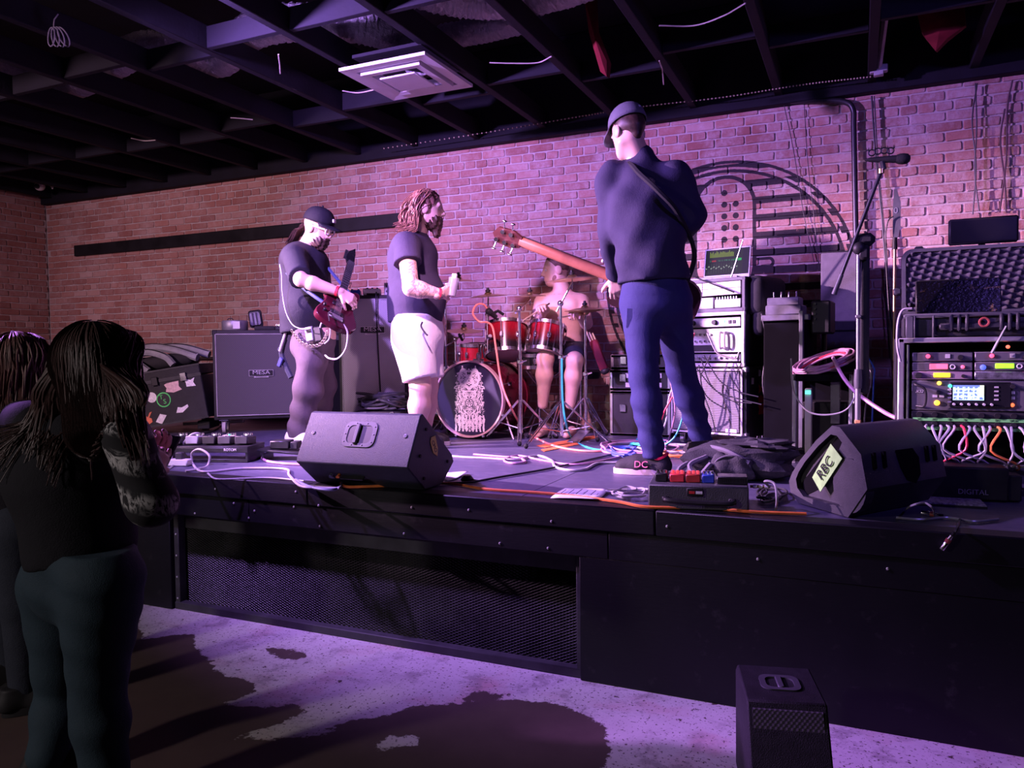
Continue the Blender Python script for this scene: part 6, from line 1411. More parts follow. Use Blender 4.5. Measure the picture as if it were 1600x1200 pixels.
def sdf_obj(name, parts, m, parent):
    """parts: list of (prims, res, planes, ripple); several islands of one continuous body mesh"""
    V, Fc, o_ = [], [], 0
    for q in parts:
        v_, f_ = sdf_mesh(*q); V.append(v_); Fc.append(f_ + o_); o_ += len(v_)
    V = np.concatenate(V); Fc = np.concatenate(Fc)
    if parent is not None: V = V - np.array(parent.location)
    me = bpy.data.meshes.new(name); me.vertices.add(len(V)); me.vertices.foreach_set('co', V.astype(np.float32).ravel())
    me.loops.add(Fc.size); me.loops.foreach_set('vertex_index', Fc.astype(np.int32).ravel())
    me.polygons.add(len(Fc)); me.polygons.foreach_set('loop_start', np.arange(0, Fc.size, 4, dtype=np.int32)); me.update(calc_edges=True)
    me.validate(); me.shade_smooth()
    return link(name, me, m, parent)
def unit(v): v = V3(v); return v / np.linalg.norm(v)
def frame(f, u=(0, 0, 1)):
    f = unit(f); l = unit(np.cross(V3(u), f)); return f, l, np.cross(f, l)      # forward, left, up
def head_prims(C, fr, s=1.0, neck=None, beardy=False):
    f, l, u = fr; P = lambda x, y, z: V3(C) + s * (f * x + l * y + u * z); r = lambda *a: tuple(s * q for q in a)
    out = [ell(P(-0.012, 0, 0.032), r(0.100, 0.077, 0.090), fr, 0.02), ell(P(0.028, 0, -0.035), r(0.066, 0.060, 0.085), fr, 0.03),
           cap(P(0.058, -0.012, -0.098), P(0.058, 0.012, -0.098), 0.024 * s, k=0.03), cap(P(-0.005, 0.050, -0.065), P(0.045, 0.022, -0.092), 0.024 * s, k=0.03), cap(P(-0.005, -0.050, -0.065), P(0.045, -0.022, -0.092), 0.024 * s, k=0.03),
           cap(P(0.078, -0.038, 0.024), P(0.078, 0.038, 0.024), 0.014 * s, k=0.02)]
    out += [ell(P(0.098, q * 0.032, 0.003), r(0.018, 0.017, 0.012), fr, 0.012, 's') for q in (-1, 1)]
    out += [cap(P(0.088, 0, 0.012), P(0.108, 0, -0.028), 0.009 * s, 0.014 * s, 0.012), cap(P(0.095, 0.012, -0.034), P(0.095, -0.012, -0.034), 0.010 * s, k=0.01)]
    out += [cap(P(0.086, -0.020, -0.060), P(0.086, 0.020, -0.060), 0.008 * s, k=0.010), cap(P(0.084, -0.016, -0.073), P(0.084, 0.016, -0.073), 0.009 * s, k=0.010)]
    out += [ell(P(-0.012, q * 0.078, -0.008), r(0.028, 0.011, 0.034), fr, 0.008) for q in (-1, 1)]
    if neck is not None: out.append(cap(P(-0.025, 0, -0.05), neck, 0.055 * s, 0.062 * s, 0.03))
    return out
def eyes(C, fr, s, parent):
    f, l, u = fr; mm = M()
    for q in (-1, 1): mm.ball(Vector(V3(C) + s * (f * 0.078 + l * q * 0.032 + u * 0.004)) - Vector(parent.location), 0.012 * s, 10, 8)
    return mm.build('eyes', mat('eye_white', (0.5, 0.48, 0.46), 0.3), parent)
def hand_prims(W, d, pn, side, curl=0.6, s=1.0, spread=0.16, thumb=0.5, tcurl=0.5):
    """W wrist, d towards the knuckles, pn out of the palm, side +1/-1 thumb side; fingers close towards pn"""
    d = unit(d); pn = V3(pn) - d * (V3(pn) @ d); pn = unit(pn); sd = np.cross(d, pn) * side; W = V3(W); out = [cap(W - d * 0.03, W, 0.026 * s, 0.026 * s, 0.015)]
    ls = (0.076, 0.086, 0.080, 0.062); offs = (0.030, 0.010, -0.010, -0.028)
    for i in range(4):
        kb = W + d * s * (0.088 - 0.006 * abs(i - 1)) + sd * offs[i] * s
        out.append(cap(W + sd * offs[i] * 0.55 * s, kb, 0.015 * s, 0.0125 * s, 0.014))
        ang = curl * (0.85 + 0.12 * i); dr = d + sd * (1.5 - i) * spread * 0.35; p0 = kb
        for j, fr_ in enumerate((0.45, 0.30, 0.25)):
            a = ang * (j + 0.7); q = unit(dr) * math.cos(a) + pn * math.sin(a); p1 = p0 + q * ls[i] * fr_ * s; out.append(cap(p0, p1, (0.0098 - 0.0008 * j) * s, (0.0092 - 0.0009 * j) * s, 0.003)); p0 = p1
    t0 = W + d * 0.022 * s + sd * 0.022 * s; q = unit(d * 0.75 + sd * 0.85 * thumb * 1.6 + pn * 0.35); t1 = t0 + q * 0.045 * s; out.append(cap(t0, t1, 0.016 * s, 0.012 * s, 0.012))
    q = unit(q + pn * tcurl + d * 0.3); t2 = t1 + q * 0.034 * s; out.append(cap(t1, t2, 0.0115 * s, 0.010 * s, 0.004)); q = unit(q + pn * tcurl * 0.6 - sd * tcurl * 0.4); out.append(cap(t2, t2 + q * 0.026 * s, 0.010 * s, 0.008 * s, 0.004))
    return out
def folds(amp, fz, ax=(1, 0, 0), ph=0.0, fx=9.0):
    """cloth creases: slanting waves"""
    ax = V3(ax)
    return lambda X, Y, Z: amp * (np.sin(fz * Z + fx * (X * ax[0] + Y * ax[1]) + ph + 1.3 * np.sin(7 * Z + 5 * X)) * 0.6 + np.sin(fz * 0.45 * Z - fx * 1.4 * (X * ax[0] + Y * ax[1]) + ph * 2) * 0.5)
def strands(name, m, parent, C, fr, rad, N, paths, r=0.006, seed=1, n=4):
    rr_ = random.Random(seed); mm = M()
    for k in range(N):
        pts = paths(rr_, k); P = smooth([Vector(p) - Vector(parent.location) for p in pts], 4); q = len(P)
        mm.tube(P, [r * (0.5 + 0.5 * min(1, 4 * i / q)) * (1 - 0.75 * max(0, (i / q - 0.6) / 0.4)) * rr_.uniform(0.98, 1.02) for i in range(q)], n)
    return mm.build(name, m, parent)
def combed(name, m, parent, hair, N, steps, ds, r, seed, lift=0.003):
    """strands lying on the hair mass, combed downwards from random points of its surface"""
    me = hair.data; n = len(me.vertices); co = np.empty(n * 3, np.float32); me.vertices.foreach_get('co', co); co = co.reshape(-1, 3)
    nr = np.empty(n * 3, np.float32); me.vertex_normals.foreach_get('vector', nr); nr = nr.reshape(-1, 3)
    rg_ = np.random.default_rng(seed); k = rg_.integers(0, n, N); P = co[k] + nr[k] * lift; path = [P]; c0 = co.mean(0)
    for _ in range(steps):
        d2 = ((P[:, None, :] - co[None]) ** 2).sum(-1); k = d2.argmin(1); near_ = d2.min(1) < 0.02 ** 2; nn = nr[k]
        g = np.array([0, 0, -1.0]) + 0.25 * (P - c0) * np.array([1, 1, 0]) / 0.1; t_ = g - nn * (g * nn).sum(1)[:, None] * near_[:, None]; t_ /= np.linalg.norm(t_, axis=1)[:, None] + 1e-6
        Q = P + t_ * ds + rg_.normal(0, 0.0012, P.shape); Q = np.where(near_[:, None], co[k] + nn * lift + (Q - co[k]) - nn * ((Q - co[k]) * nn).sum(1)[:, None], Q); path.append(Q); P = Q
    path = np.stack(path, 1); mm = M()
    for q in path: mm.tube([Vector(v) for v in q], [r * (0.35 + 0.65 * math.sin(math.pi * (i + 0.6) / (len(q) + 0.2))) for i in range(len(q))], 3, caps=False)
    return mm.build(name, m, parent)
def skin_mat(name, c):
    t = Mat(name, c, 0.5); v = t.coord(); nz = t.noise(v, 30, 4); t.set('Base Color', t.mix(nz, tuple(q * 0.9 for q in c), tuple(min(1, q * 1.08) for q in c)))
    t.set('Subsurface Weight', 0.08); t.b.inputs['Subsurface Radius'].default_value = (0.01, 0.004, 0.002); t.bump(t.noise(v, 160, 2), 0.1, 0.002); return t
SKIN = skin_mat('skin', (0.62, 0.40, 0.32)).m
def cloth(name, c, rough=0.85, bs=220, var=0.15, big=14):
    t = Mat(name, c, rough, 0.0, 0.2); v = t.coord(); t.set('Base Color', t.mix(t.noise(v, big, 4), tuple(q * (1 - var) for q in c), tuple(min(1, q * (1 + var)) for q in c)))
    t.bump(t.noise(v, bs, 3) + t.noise(v, 18, 4) * 2.0, 0.35, 0.006); return t.m
TEE = cloth('black_cotton', (0.020, 0.020, 0.030)); TEE2 = cloth('dark_purple_cotton', (0.040, 0.034, 0.065)); DENIM = cloth('blue_denim', (0.026, 0.028, 0.10), 0.8, 300); HAIRB = mat('dark_brown_hair', (0.045, 0.024, 0.020), 0.45, 0, 0.5, 30)
A = lambda x, y, Y: V3(at(x, y, Y=Y))
def person(label, foot):
    return thing('person', label, 'person', (foot[0], foot[1], foot[2]))
def lerp(a, b, t_): return V3(a) * (1 - t_) + V3(b) * t_
def shoe(parent, heel, toe, w_, h, m, sole_m, collar_m=None, name='shoe'):
    heel, toe = V3(heel), V3(toe); d = unit(toe - heel); L = np.linalg.norm(toe - heel); s_ = np.cross((0, 0, 1), d); z = V3((0, 0, 1))
    P = lambda a, b, c: heel + d * a * L + s_ * b + z * c
    up_pr = [cap(P(0.10, 0, 0.05), P(0.14, 0, h), w_ * 0.42, w_ * 0.40, 0.03), cap(P(0.10, 0, 0.045), P(0.55, 0, 0.045), w_ * 0.40, w_ * 0.46, 0.03), cap(P(0.55, 0, 0.040), P(0.84, 0.0, 0.034), w_ * 0.46, w_ * 0.38, 0.03), cap(P(0.30, 0, h * 0.85), P(0.75, 0, 0.055), w_ * 0.34, w_ * 0.26, 0.03)]
    u = sdf_obj(name, [(up_pr, 0.006, [(P(0, 0, 0.022), -z), (P(0, 0, h + 0.01), z)])], m, parent)
    n = 20; poly = []
    for k in range(n):
        a = 2 * math.pi * k / n; x = 0.5 + 0.5 * math.cos(a); wd = w_ * 0.5 * (1.0 if x > 0.4 else 0.88); q = P(x * 1.02 - 0.01, math.copysign(abs(math.sin(a)) ** 0.6, math.sin(a)) * wd, 0) - V3(parent.location); poly.append((q[0], q[1]))
    z0 = heel[2] - parent.location[2]; so = M().prism(poly, z0 + 0.001, z0 + 0.030).build('sole', sole_m, u); so.parent = u
    if collar_m:
        cpts = []
        for k in range(13):
            a = 2 * math.pi * k / 12; cpts.append(P(0.17 + 0.16 * math.cos(a), w_ * 0.40 * math.sin(a), h + 0.004 + 0.012 * math.cos(2 * a)) - V3(parent.location))
        M().tube(smooth(cpts, 3), 0.009, 6).build('collar', collar_m, u)
    return u
def baseball_cap(parent, C, fr, s, m, brim=True, brim_dir=1, tilt=0.0):
    f, l, u = fr; off = V3(parent.location); mm = M(); n, k_ = 24, 9; rings = []
    for j in range(k_ + 1):
        th = (math.pi / 2) * j / k_; row = []
        for i in range(n):
            a = 2 * math.pi * i / n; q = V3(C) - off + s * (f * (0.112 * math.cos(a) * math.cos(th) ** 0.8 - 0.008) + l * 0.090 * math.sin(a) * math.cos(th) ** 0.8 + u * (0.040 + 0.105 * math.sin(th) ** 0.9)); row.append(mm.bm.verts.new(q))
        rings.append(row)
    for a, b in zip(rings[:-1], rings[1:-1]):
        for i in range(n): mm.bm.faces.new((a[i], a[(i + 1) % n], b[(i + 1) % n], b[i]))
    top = mm.bm.verts.new(V3(C) - off + s * u * 0.147 - s * f * 0.008)
    for i in range(n): mm.bm.faces.new((rings[-2][i], rings[-2][(i + 1) % n], top))
    o = mm.build('cap', m, parent); sm = o.modifiers.new('solid', 'SOLIDIFY'); sm.thickness = 0.004
    M().ball(Vector(V3(C) - off + s * u * 0.150 - s * f * 0.008), 0.008, 8, 6).build('cap_button', m, o)
    if brim:
        bm_ = M(); r0, r1 = [], []
        for i in range(13):
            a = -1.15 + 2.3 * i / 12; ca, sa = math.cos(a) * brim_dir, math.sin(a)
            r0.append(bm_.bm.verts.new(V3(C) - off + s * (f * (0.110 * ca - 0.008) + l * 0.090 * sa + u * 0.045))); r1.append(bm_.bm.verts.new(V3(C) - off + s * (f * (0.110 * ca + 0.075 * brim_dir * max(0.05, math.cos(a * 1.25))) + l * 0.094 * sa + u * (0.034 - 0.012 * abs(sa)))))
        for i in range(12): bm_.bm.faces.new((r0[i], r0[i + 1], r1[i + 1], r1[i]))
        b = bm_.build('brim', m, o); sm = b.modifiers.new('solid', 'SOLIDIFY'); sm.thickness = 0.005
    return o
def band(parent, a, b, t_, r, m, name='wristband', w_=0.016):
    d = unit(V3(b) - V3(a)); c = lerp(a, b, t_) - V3(parent.location); return M().tube([c - d * w_ / 2, c + d * w_ / 2], r, 14).build(name, m, parent)
REDB = mat('red_wristband', (0.75, 0.03, 0.06), 0.5)

# ------------------------------------------------------------------ guitarist
gf = at(466, 692, Z=ST); gu = person('guitarist in black cap, black T-shirt and grey trousers playing a dark red guitar', (gf.x, gf.y, ST))
HC_ = A(497, 357, 4.49); hfr = frame((0.94, 0.10, -0.34), (0.25, 0, 1)); NB = A(478, 388, 4.49)
SR, SL = A(459, 403, 4.27), A(473, 399, 4.70); ER, WR = A(470, 437, 4.10), A(533, 457, 4.22); EL, WL = A(497, 452, 4.80), A(541, 452, 4.60)
PV = A(492, 525, 4.49); HR, HL = A(488, 535, 4.39), A(497, 532, 4.60); KR_, KL_ = A(482, 610, 4.36), A(503, 606, 4.66); AR, AL = A(467, 682, 4.40), A(496, 672, 4.68)
lat = (0.1, 1, 0)
body = [cap(PV, A(474, 420, 4.49), 0.14, 0.13, 0.04, (lat, 1.15)), cap(SR, SL, 0.06, 0.06, 0.04), cap(SR, ER, 0.055, 0.046, 0.03), cap(ER, lerp(ER, WR, 0.3), 0.045, 0.047, 0.02), cap(lerp(ER, WR, 0.3), WR, 0.047, 0.029, 0.02), cap(SL, EL, 0.055, 0.044, 0.03), cap(EL, WL, 0.044, 0.029, 0.02), cap(NB - V3((0, 0, 0.03)), lerp(NB, HC_, 0.5), 0.068, 0.06, 0.03),
        cap(HR, KR_, 0.085, 0.06, 0.03), cap(KR_, AR, 0.058, 0.042, 0.03), cap(HL, KL_, 0.085, 0.06, 0.03), cap(KL_, AL, 0.058, 0.042, 0.03)]
handR = hand_prims(WR, A(553, 470, 4.26) - WR, (-0.1, 0.75, -0.65), -1, 0.75, 1.0, 0.05)
handL = hand_prims(WL, A(556, 440, 4.46) - WL, (-0.35, -0.75, 0.25), 1, 0.75, 1.0, 0.18, 0.4)
sdf_obj('body', [(body, 0.009), (head_prims(HC_, hfr, 1.02, NB), 0.0045), (handR, 0.004), (handL, 0.004)], SKIN, gu)
eyes(HC_, hfr, 1.0, gu)
shirt = [cap(A(481, 512, 4.49), A(476, 415, 4.49), 0.178, 0.165, 0.05, (lat, 1.18)), ell(A(488, 480, 4.47), (0.185, 0.215, 0.17), None, 0.06), cap(lerp(SR, SL, 0.08), lerp(SR, SL, 0.92), 0.088, 0.085, 0.06), cap(SR, lerp(SR, ER, 0.98), 0.080, 0.078, 0.04), cap(SL, lerp(SL, EL, 0.55), 0.080, 0.075, 0.04)]
sdf_obj('t_shirt', [(shirt, 0.009, [(A(480, 519, 4.49), (0.1, 0, -1)), (lerp(SR, ER, 0.92), ER - SR + V3((0.10, -0.05, 0.02)), ER, 0.15)], folds(0.004, 26, (1, 0, 0), 0.5))], TEE, gu)
GREYT = cloth('grey_work_trousers', (0.085, 0.068, 0.082), 0.85, 260)
tr = [cap(A(488, 518, 4.49), A(490, 540, 4.49), 0.155, 0.15, 0.05, (lat, 1.12)), cap(HR, KR_, 0.118, 0.098, 0.04), cap(KR_, AR, 0.098, 0.085, 0.04), cap(HL, KL_, 0.118, 0.095, 0.04), cap(KL_, AL, 0.095, 0.085, 0.04), cap(AR, AR + V3((0, 0, -0.01)), 0.09, 0.095, 0.02)]
sdf_obj('trousers', [(tr, 0.009, [(A(488, 509, 4.49), (0, 0, 1)), ((0, 0, ST + 0.055), (0, 0, -1))], folds(0.011, 36, (1, 0, 0), 1.0, 18))], GREYT, gu)
WSH = mat('white_shoe_leather', (0.82, 0.80, 0.80), 0.5, 0, 0.04)
gz = ST + 0.001
shoe(gu, (AR[0] - 0.07, AR[1] - 0.02, gz), (AR[0] + 0.20, AR[1] - 0.05, gz), 0.11, 0.085, WSH, WSH); shoe(gu, (AL[0] - 0.07, AL[1], gz), (AL[0] + 0.20, AL[1] + 0.04, gz), 0.11, 0.085, WSH, WSH)
CAPB = cloth('black_cap_twill', (0.009, 0.009, 0.015), 0.8)
cp = baseball_cap(gu, HC_, hfr, 1.06, CAPB)
off = V3(gu.location); f, l, u = hfr
M().box(Vector(HC_ - off + f * 0.112 + u * 0.085), (0.012, 0.03, 0.025), bev=0.003).build('cap_patch', SW, cp)
gl_ = M().tube([Vector(HC_ - off + f * x - l * y + u * z) for x, y, z in ((-0.03, 0.084, 0.012), (0.05, 0.082, 0.012), (0.098, 0.062, 0.012))], 0.005, 6).tube([Vector(HC_ - off + f * x + l * y + u * z) for x, y, z in ((-0.03, 0.084, 0.012), (0.05, 0.082, 0.012), (0.098, 0.062, 0.012))], 0.005, 6)
for q in (-1, 1): gl_.torus(Vector(HC_ - off + f * 0.102 + l * q * 0.032 + u * 0.002), 0.024, 0.0045, Vector(f), 18, 6)
gl_.build('glasses', mat('white_glasses', (0.85, 0.85, 0.88), 0.3, 0, 0.03), gu)
bd_ = [ell(HC_ + f * 0.036 - u * 0.080, (0.069, 0.066, 0.064), hfr, 0.02), cap(HC_ + f * 0.066 - u * 0.112, HC_ + f * 0.070 - u * 0.118, 0.038, 0.026, 0.02), cap(HC_ + f * 0.090 + l * 0.024 - u * 0.056, HC_ + f * 0.090 - l * 0.024 - u * 0.056, 0.011, k=0.01)]
sdf_obj('beard', [(bd_, 0.005, [(HC_ + f * 0.088 - u * 0.047, u + f * 0.25)], lambda X, Y, Z: 0.003 * np.sin(260 * X + 90 * Z) + 0.003 * np.sin(230 * Y))], HAIRB, gu)
def pony(rr_, k):
    a = rr_.uniform(-1, 1); b = rr_.uniform(-1, 1); return [HC_ - f * 0.09 + l * 0.03 * a + u * 0.02, HC_ - f * 0.13 + l * 0.03 * a - u * 0.03 + V3((0, 0, 0.01 * b)), A(466, 360, 4.50) + V3((0.02 * a, 0.03 * b, 0)), A(458, 374, 4.52) + V3((0.03 * a, 0.03 * b, 0)), A(452, 388 + 8 * b, 4.54) + V3((0.03 * a, 0.02 * b, 0))]
strands('ponytail', HAIRB, gu, HC_, hfr, 0.1, 60, pony, 0.006, 3)
band(gu, ER, WR, 0.90, 0.036, REDB)
# belt packs, chain, rag, in-ear cable
for k, (x, y, Y) in enumerate(((484, 522, 4.255), (497, 522, 4.27))):
    c_ = A(x, y, Y) - off; b_ = M().box(Vector(c_), (0.062, 0.028, 0.10), r=(0, R(-9), R(6)), bev=0.006).build('belt_pack', mat('grey_belt_pack', (0.20, 0.20, 0.23), 0.45) if k == 0 else DARKMETAL(), gu)
    if k == 0: M().box(Vector(c_ + V3((0.004, -0.016, 0.022))), (0.035, 0.004, 0.022), r=(0, R(-9), R(6))).build('pack_screen', mat('dead_screen', (0.01, 0.01, 0.012), 0.3), b_)
ch = smooth([Vector(A(x, y, 4.25) - off) for x, y in ((456, 517), (463, 527), (473, 536), (488, 541), (500, 538), (508, 528), (511, 519))], 5)
cm_ = M()
for k, q in enumerate(ch): cm_.torus(q, 0.010, 0.0028, (1, 0.2, 0) if k % 2 else (0, 1, 0.4), 10, 5)
cm_.build('wallet_chain', mat('pale_chain', (0.72, 0.66, 0.55), 0.3, 0.9), gu)
M().tube(smooth([Vector(A(x, y, 4.20) - off) for x, y in ((437, 413), (440, 430), (441, 455), (446, 485), (456, 506), (468, 513), (478, 514))], 6), 0.0036, 6).build('in_ear_cable', WC, gu)
M().tube(smooth([Vector(A(x, y, 4.22) - off) for x, y in ((500, 512), (503, 504), (511, 504), (516, 515), (514, 530), (507, 537))], 6), 0.005, 6).build('pack_cable', WC, gu)
rg = M()
for pts, w_ in ((((447, 522), (441, 540), (437, 548)), 0.018), (((445, 530), (440, 552), (446, 570), (455, 590)), 0.02)): rg.tube(smooth([Vector(A(x, y, 4.36) - off) for x, y in pts], 4), w_, 7)
rg.build('hanging_rag', cloth('dark_rag', (0.035, 0.04, 0.06)), gu); M().tube([Vector(A(446, 520, 4.33) - off), Vector(A(437, 549, 4.33) - off)], 0.009, 6).build('silver_strip', SILVER, gu)
M().box(Vector(A(438, 566, 4.33) - off), (0.035, 0.02, 0.07), r=(0, R(25), 0), bev=0.005).build('hanging_tool', mat('blue_tool', (0.04, 0.05, 0.16), 0.4), gu)
# guitar: body plane faces +X and a little to the camera
g0 = A(526, 483, 4.20); g1 = A(552, 392, 4.74); ax_g = unit(g1 - g0); nrm_g = unit(V3((0.80, -0.55, 0.25)) - ax_g * (V3((0.80, -0.55, 0.25)) @ ax_g)); sd_g = np.cross(nrm_g, ax_g)
GMX = Matrix((Vector(sd_g), Vector(ax_g), Vector(nrm_g))).transposed().to_4x4(); GMX.translation = g0
gt = thing('electric_guitar', 'dark red electric guitar with a black pointed headstock held by the guitarist', 'guitar', g0); gt.matrix_world = GMX
outline = [(-0.03, 0.17), (-0.085, 0.245), (-0.125, 0.235), (-0.125, 0.15), (-0.105, 0.05), (-0.13, -0.03), (-0.155, -0.11), (-0.12, -0.175), (-0.04, -0.20), (0.04, -0.19), (0.115, -0.165), (0.135, -0.11), (0.11, -0.03), (0.095, 0.04), (0.115, 0.12), (0.105, 0.185), (0.07, 0.19), (0.03, 0.14)]
def spl(pl, n=3):
    P = [Vector((x, y, 0)) for x, y in pl]; N = len(P); out = []
    for i in range(N):
        a, b, c, d = P[i - 1], P[i], P[(i + 1) % N], P[(i + 2) % N]
        for k in range(n): t_ = k / n; q = 0.5 * (2 * b + (c - a) * t_ + (2 * a - 5 * b + 4 * c - d) * t_ * t_ + (3 * b - a - 3 * c + d) * t_ ** 3); out.append((q.x, q.y))
    return out
M().prism(spl(outline), -0.022, 0.022).build('body', mat('wine_red_gloss', (0.055, 0.006, 0.014), 0.22, 0, 0.3), gt, bevel=0.006)
M().box((0, 0.30, 0.026), (0.052, 0.50, 0.022), bev=0.006).build('neck', mat('dark_neck', (0.05, 0.03, 0.03), 0.4), gt); M().box((0, 0.29, 0.039), (0.05, 0.52, 0.005)).build('fretboard', mat('ebony', (0.018, 0.014, 0.014), 0.4), gt)
fb = M()
for k in range(20): fb.box((0, 0.05 + 0.5 * (1 - 0.944 ** (k + 1)) / (1 - 0.944 ** 20) * 0.98, 0.042), (0.048, 0.0025, 0.003))
fb.build('frets', STEEL(), gt)
M().prism([(-0.026, 0.545), (0.026, 0.545), (0.042, 0.60), (0.036, 0.68), (-0.005, 0.755), (-0.018, 0.68)], 0.008, 0.024).build('headstock', mat('black_gloss', (0.012, 0.012, 0.014), 0.25), gt)
for k in range(6): M().cyl((0.036, 0.585 + 0.02 * k, 0.016), (0.060, 0.588 + 0.02 * k, 0.016), 0.006, n=8).build('tuning_peg', DARKMETAL(), gt)
for y_ in (0.02, -0.07): M().box((0, y_, 0.026), (0.09, 0.036, 0.010), bev=0.004).build('pickup', mat('black_gloss'), gt)
M().box((0, -0.12, 0.027), (0.10, 0.04, 0.014), bev=0.003).build('bridge', STEEL(), gt); M().tube([(0.03, -0.12, 0.035), (0.06, -0.16, 0.06), (0.04, -0.25, 0.07)], 0.004, 6).build('tremolo_arm', DARKMETAL(), gt)
for x_, y_ in ((0.08, -0.10), (0.09, -0.05)): M().cyl((x_, y_, 0.022), (x_, y_, 0.038), 0.010, n=10).build('knob', DARKMETAL(), gt)
sm_ = M()
for k in range(7): sm_.tube([(-0.021 + 0.007 * k, -0.12, 0.040), (-0.019 + 0.0065 * k, 0.55, 0.046)], 0.0008, 3)
sm_.build('strings', STEEL(), gt)
gi = GMX.inverted()
M().tube(smooth([gi @ Vector(q) for q in (A(517, 480, 4.16), A(490, 462, 4.14), A(468, 445, 4.22), A(447, 425, 4.32), A(438, 405, 4.52), A(455, 383, 4.68), A(480, 384, 4.66), A(500, 402, 4.60), A(512, 418, 4.56), GMX @ Vector((-0.10, 0.23, -0.02)))], 6), 0.012, 6).build('strap', mat('blue_grey_strap', (0.05, 0.07, 0.16), 0.8), gt)
M().tube(smooth([gi @ Vector(A(x, y, Y)) for x, y, Y in ((536, 506, 4.14), (543, 520, 4.12), (540, 545, 4.1), (528, 560, 4.1), (515, 560, 4.14), (508, 555, 4.2))], 6), 0.006, 6).build('lead', WC, gt)
M().ball(gi @ Vector(A(534, 508, 4.14)), 0.008, 8, 6).build('red_light', mat('led_900101', (0.95, 0.12, 0.05), 0.3, emit=3), gt)

# ------------------------------------------------------------------ singer
sf_ = at(657, 702, Z=ST); si = person('long-haired bearded man in dark T-shirt and white shorts holding a plastic cup', (sf_.x, sf_.y, ST)); off = V3(si.location)
Y0 = 4.58
HC_ = A(668, 327, Y0); hfr = frame((0.90, 0.42, -0.06)); NB = A(652, 362, Y0); f, l, u = hfr
SR, SL = A(634, 384, Y0 - 0.22), A(655, 381, Y0 + 0.22); ER, WR = A(642, 450, Y0 - 0.32), A(688, 459, Y0 - 0.20); EL, WL = A(676, 455, Y0 + 0.27), A(690, 505, Y0 + 0.20)
HR, HL = A(645, 515, Y0 - 0.10), A(660, 515, Y0 + 0.12); KR_, KL_ = A(657, 605, Y0 - 0.10), A(668, 604, Y0 + 0.08); AR, AL = A(652, 687, Y0 - 0.10), A(662, 684, Y0 + 0.06)
lat = (-0.4, 0.9, 0); PV = A(652, 505, Y0)
body = [cap(PV, A(645, 395, Y0), 0.14, 0.14, 0.04, (lat, 1.2)), cap(SR, SL, 0.062, 0.062, 0.04), cap(SR, ER, 0.062, 0.052, 0.03), cap(ER, lerp(ER, WR, 0.3), 0.052, 0.054, 0.02), cap(lerp(ER, WR, 0.3), WR, 0.054, 0.031, 0.02), cap(SL, EL, 0.060, 0.048, 0.03), cap(EL, WL, 0.048, 0.031, 0.02), cap(NB, lerp(NB, HC_, 0.5), 0.070, 0.062, 0.03),
        cap(HR, KR_, 0.11, 0.072, 0.03), cap(KR_, lerp(KR_, AR, 0.35), 0.068, 0.074, 0.03), cap(lerp(KR_, AR, 0.35), AR, 0.074, 0.042, 0.03), cap(HL, KL_, 0.11, 0.072, 0.03), cap(KL_, lerp(KL_, AL, 0.35), 0.068, 0.074, 0.03), cap(lerp(KL_, AL, 0.35), AL, 0.074, 0.042, 0.03)]
for fa in (AR, AL): body += [cap((fa[0] - 0.02, fa[1] - 0.01, ST + 0.045), (fa[0] + 0.10, fa[1] + 0.04, ST + 0.035), 0.036, 0.026, 0.03)]; shoe(si, (fa[0] - 0.07, fa[1] - 0.03, ST + 0.001), (fa[0] + 0.17, fa[1] + 0.08, ST + 0.001), 0.10, 0.085, mat('dark_canvas_shoe', (0.03, 0.03, 0.035), 0.7), mat('white_rubber_sole', (0.6, 0.58, 0.58), 0.6))
handR = hand_prims(WR, A(706, 452, Y0 - 0.12) - WR, (-0.35, 0.75, 0.35), -1, 0.8, 1.05, 0.05); handL = hand_prims(WL, A(694, 525, Y0 + 0.17) - WL, (-0.7, -0.5, 0), 1, 0.35, 1.05)
TAT = skin_mat('tattooed_skin', (0.66, 0.44, 0.36)); t = TAT; v = t.pos(); x, y, z = t.xyz(v)
ink = ((t.noise(v, 16, 3, 0.6, 1.6) * 24.0).sin().gt(0.35)) * z.gt(ER[2] - 0.10) * z.lt(ER[2] + 0.17) * (x + y * 0.5).gt(ER[0] + ER[1] * 0.5 - 0.02) * y.lt(Y0 - 0.05)
base = t.b.inputs['Base Color'].links[0].from_socket; t.set('Base Color', t.mix(ink * 0.6, S(base), (0.10, 0.07, 0.09)))
sdf_obj('body', [(body, 0.009), (head_prims(HC_, hfr, 1.04, NB), 0.0045), (handR, 0.004), (handL, 0.004)], TAT.m, si); eyes(HC_, hfr, 1.0, si)
shirt = [cap(A(648, 500, Y0), A(644, 400, Y0), 0.185, 0.170, 0.05, (lat, 1.12)), ell(A(658, 465, Y0), (0.17, 0.20, 0.16), None, 0.06), cap(lerp(SR, SL, 0.06), lerp(SR, SL, 0.94), 0.086, 0.084, 0.06), cap(SR, lerp(SR, ER, 0.55), 0.088, 0.092, 0.04), cap(SL, lerp(SL, EL, 0.55), 0.088, 0.088, 0.04), cap(NB + V3((0, 0, -0.05)), NB + V3((0, 0, -0.01)), 0.078, 0.068, 0.03)]
sdf_obj('t_shirt', [(shirt, 0.009, [(A(648, 504, Y0), (0, 0, -1)), (lerp(SR, ER, 0.42), ER - SR, lerp(SR, ER, 0.75), 0.135), (lerp(SL, EL, 0.45), EL - SL, lerp(SL, EL, 0.75), 0.135)], folds(0.006, 24, (1, 0.3, 0), 2.0))], TEE2, si)
WSHO = cloth('white_cotton_shorts', (0.80, 0.79, 0.78), 0.85, 240, 0.05)
